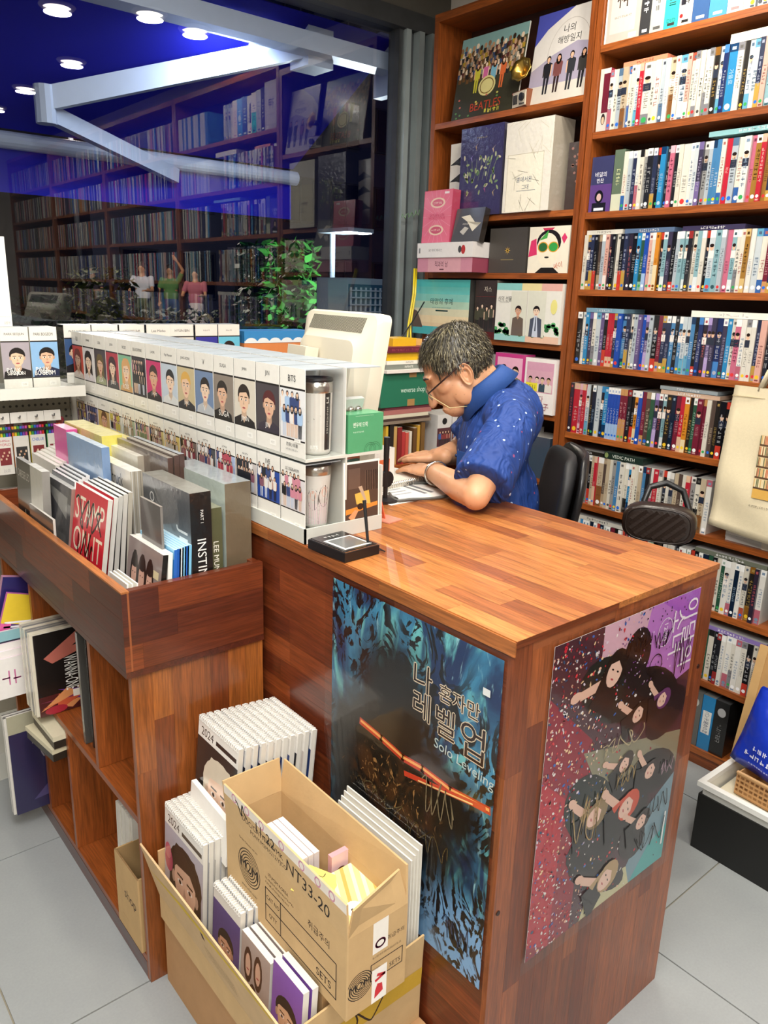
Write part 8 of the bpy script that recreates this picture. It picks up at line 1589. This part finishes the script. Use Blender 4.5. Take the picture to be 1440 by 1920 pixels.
MB().tube([(.07, -.05, BZ-.02), (.05, -.055, BZ+.05), (.03, -.045, BZ+.09), (.015, .0, BZ+.105), (.01, .05, BZ+.085), (.02, .075, BZ+.03), (.05, .07, BZ-.03)], .010, '#4a4038', 10).obj('handle', 'black_plastic', ws, smooth=True)
MB().tube([(.06, 0, BZ-.02), (.045, 0, BZ-.12), (.05, 0, BZ-.28), (.12, 0, BZ-.365)], .012, '#2a2624', 8).obj('back_post', 'black_plastic', ws, smooth=True)
MB().lathe([(.0, 0), (.15, .0), (.17, .02), (.165, .045), (.13, .06), (.0, .062)], n=28, col='#2b211c', cap=False).obj('seat', 'dark_leather', ws, (.16, 0, BZ-.37), smooth=True)
MB().cyl((.16, 0, .05), (.16, 0, BZ-.37), .025, .022, '#3a3a3c').obj('column', 'steel', ws); MB().lathe([(.14, .0005), (.14, .012), (.05, .03), (.03, .06)], n=28, col='#3a3a3c').obj('base', 'steel', ws, (.16, 0, 0), smooth=True)

# ------------------------------------------------------------------ people on the pavement outside
def passer(px_top, D, label, shirtc, legc, hairc, hgt=1.68, yaw=0, arms=((.25, .0, -.35), (.25, .0, -.35)), longh=False, skirt=False, mask=False):
    p = dep(px_top[0], px_top[1], D); t = thing('person', label, 'person', (p.x, p.y, .34), (0, 0, yaw)); k = hgt/1.7; H = hgt
    b = MB(); b.ell((0, 0, H-.115*k), (.085*k, .075*k, .115*k)); b.ell((.03*k, 0, H-.15*k), (.06*k, .06*k, .07*k)); limb(b, [(0, 0, H-.2*k), (0, 0, H-.3*k)], [.055*k, .07*k]); b.ell((.095*k, 0, H-.13*k), (.02*k, .014*k, .02*k))
    b.ell((0, 0, 1.2*k), (.10*k, .16*k, .22*k)); sl = []
    for sg, a in ((1, arms[0]), (-1, arms[1])):
        s0 = Vector((0, sg*.18*k, 1.38*k)); e0 = s0+Vector((a[0]*.3, sg*.06, -.24))*k if a[2] < 0 else s0+Vector((.08, sg*.12, .20))*k; w0 = e0+(Vector((.22, -sg*.06, .0 if a[2] > -.3 else -.2))*k if a[2] < 0 else Vector((.05, -sg*.12, .2))*k)
        limb(b, [s0, e0, w0], [.045*k, .036*k, .026*k]); hand(b, w0, (w0-e0), (0, -sg, .2), .3, k*.95); sl.append((s0, e0))
    for sg in (1, -1): limb(b, [(0, sg*.09*k, .85*k), (.02, sg*.1*k, .45*k), (0, sg*.1*k, .08*k)], [.075*k, .05*k, .038*k])
    remesh(b.obj('body', 'skin', t), .016, 3)
    s = MB(); s.ell((0, 0, 1.27*k), (.115*k, .185*k, .17*k)); s.ell((0, 0, 1.08*k), (.115*k, .165*k, .2*k))
    for s0, e0 in sl: limb(s, [s0, s0+(e0-s0)*.6], [.06*k, .055*k])
    nm = 'cloth_'+shirtc.strip('#')
    if nm not in MATS: simple(nm, shirtc, .9)
    remesh(s.obj('shirt', nm, t), .018, 3)
    l = MB(); l.ell((0, 0, .92*k), (.125*k, .17*k, .13*k)); nm = 'cloth_'+legc.strip('#')
    if nm not in MATS: simple(nm, legc, .9)
    if skirt: l.cyl((0, 0, .98*k), (0, 0, .45*k), .14*k, .25*k, n=18)
    else:
        for sg in (1, -1): limb(l, [(0, sg*.09*k, .88*k), (.02, sg*.1*k, .45*k), (0, sg*.1*k, .10*k)], [.092*k, .066*k, .055*k])
    remesh(l.obj('skirt' if skirt else 'trousers', nm, t), .018, 3)
    for sg in (1, -1): MB().ell((.05*k, sg*.1*k, .045*k), (.13*k, .045*k, .045*k), '#2a2628').obj('shoe', 'satin', t, smooth=True)
    h = MB(); h.ell((-.015*k, 0, H-.09*k), (.095*k, .088*k, .105*k), hairc)
    if longh: h.ell((-.05*k, 0, H-.22*k), (.06*k, .09*k, .17*k), hairc)
    h.obj('hair', 'matte', t, smooth=True)
    if mask: MB().ell((.07*k, 0, H-.165*k), (.04*k, .05*k, .045*k), '#e8e8e8').obj('mask', 'matte', t, smooth=True)
CY_ = math.radians(-130)
passer((265, 490), 16.0, 'man in a white T-shirt and green shorts standing on the far pavement', '#dfe4ea', '#4a5a3a', '#1a1614', 1.72, CY_, ((.5, 0, -.2), (.3, 0, -.35)))
passer((318, 492), 16.6, 'woman in a green crop top and jeans raising one arm outside', '#6a9a5a', '#3a5a86', '#241816', 1.70, CY_, ((.2, 0, .5), (.3, 0, -.35)), True)
passer((366, 512), 15.4, 'woman in a pink top and pale skirt clapping outside', '#b86a78', '#cfc4c0', '#241816', 1.62, CY_, ((.6, 0, -.2), (.6, 0, -.2)), True, True)
passer((172, 500), 17.2, 'masked person in a dark jacket standing behind the yellow shrub', '#4a4450', '#3a3a44', '#1a1614', 1.66, CY_, ((.4, 0, -.2), (.4, 0, -.2)), mask=True)
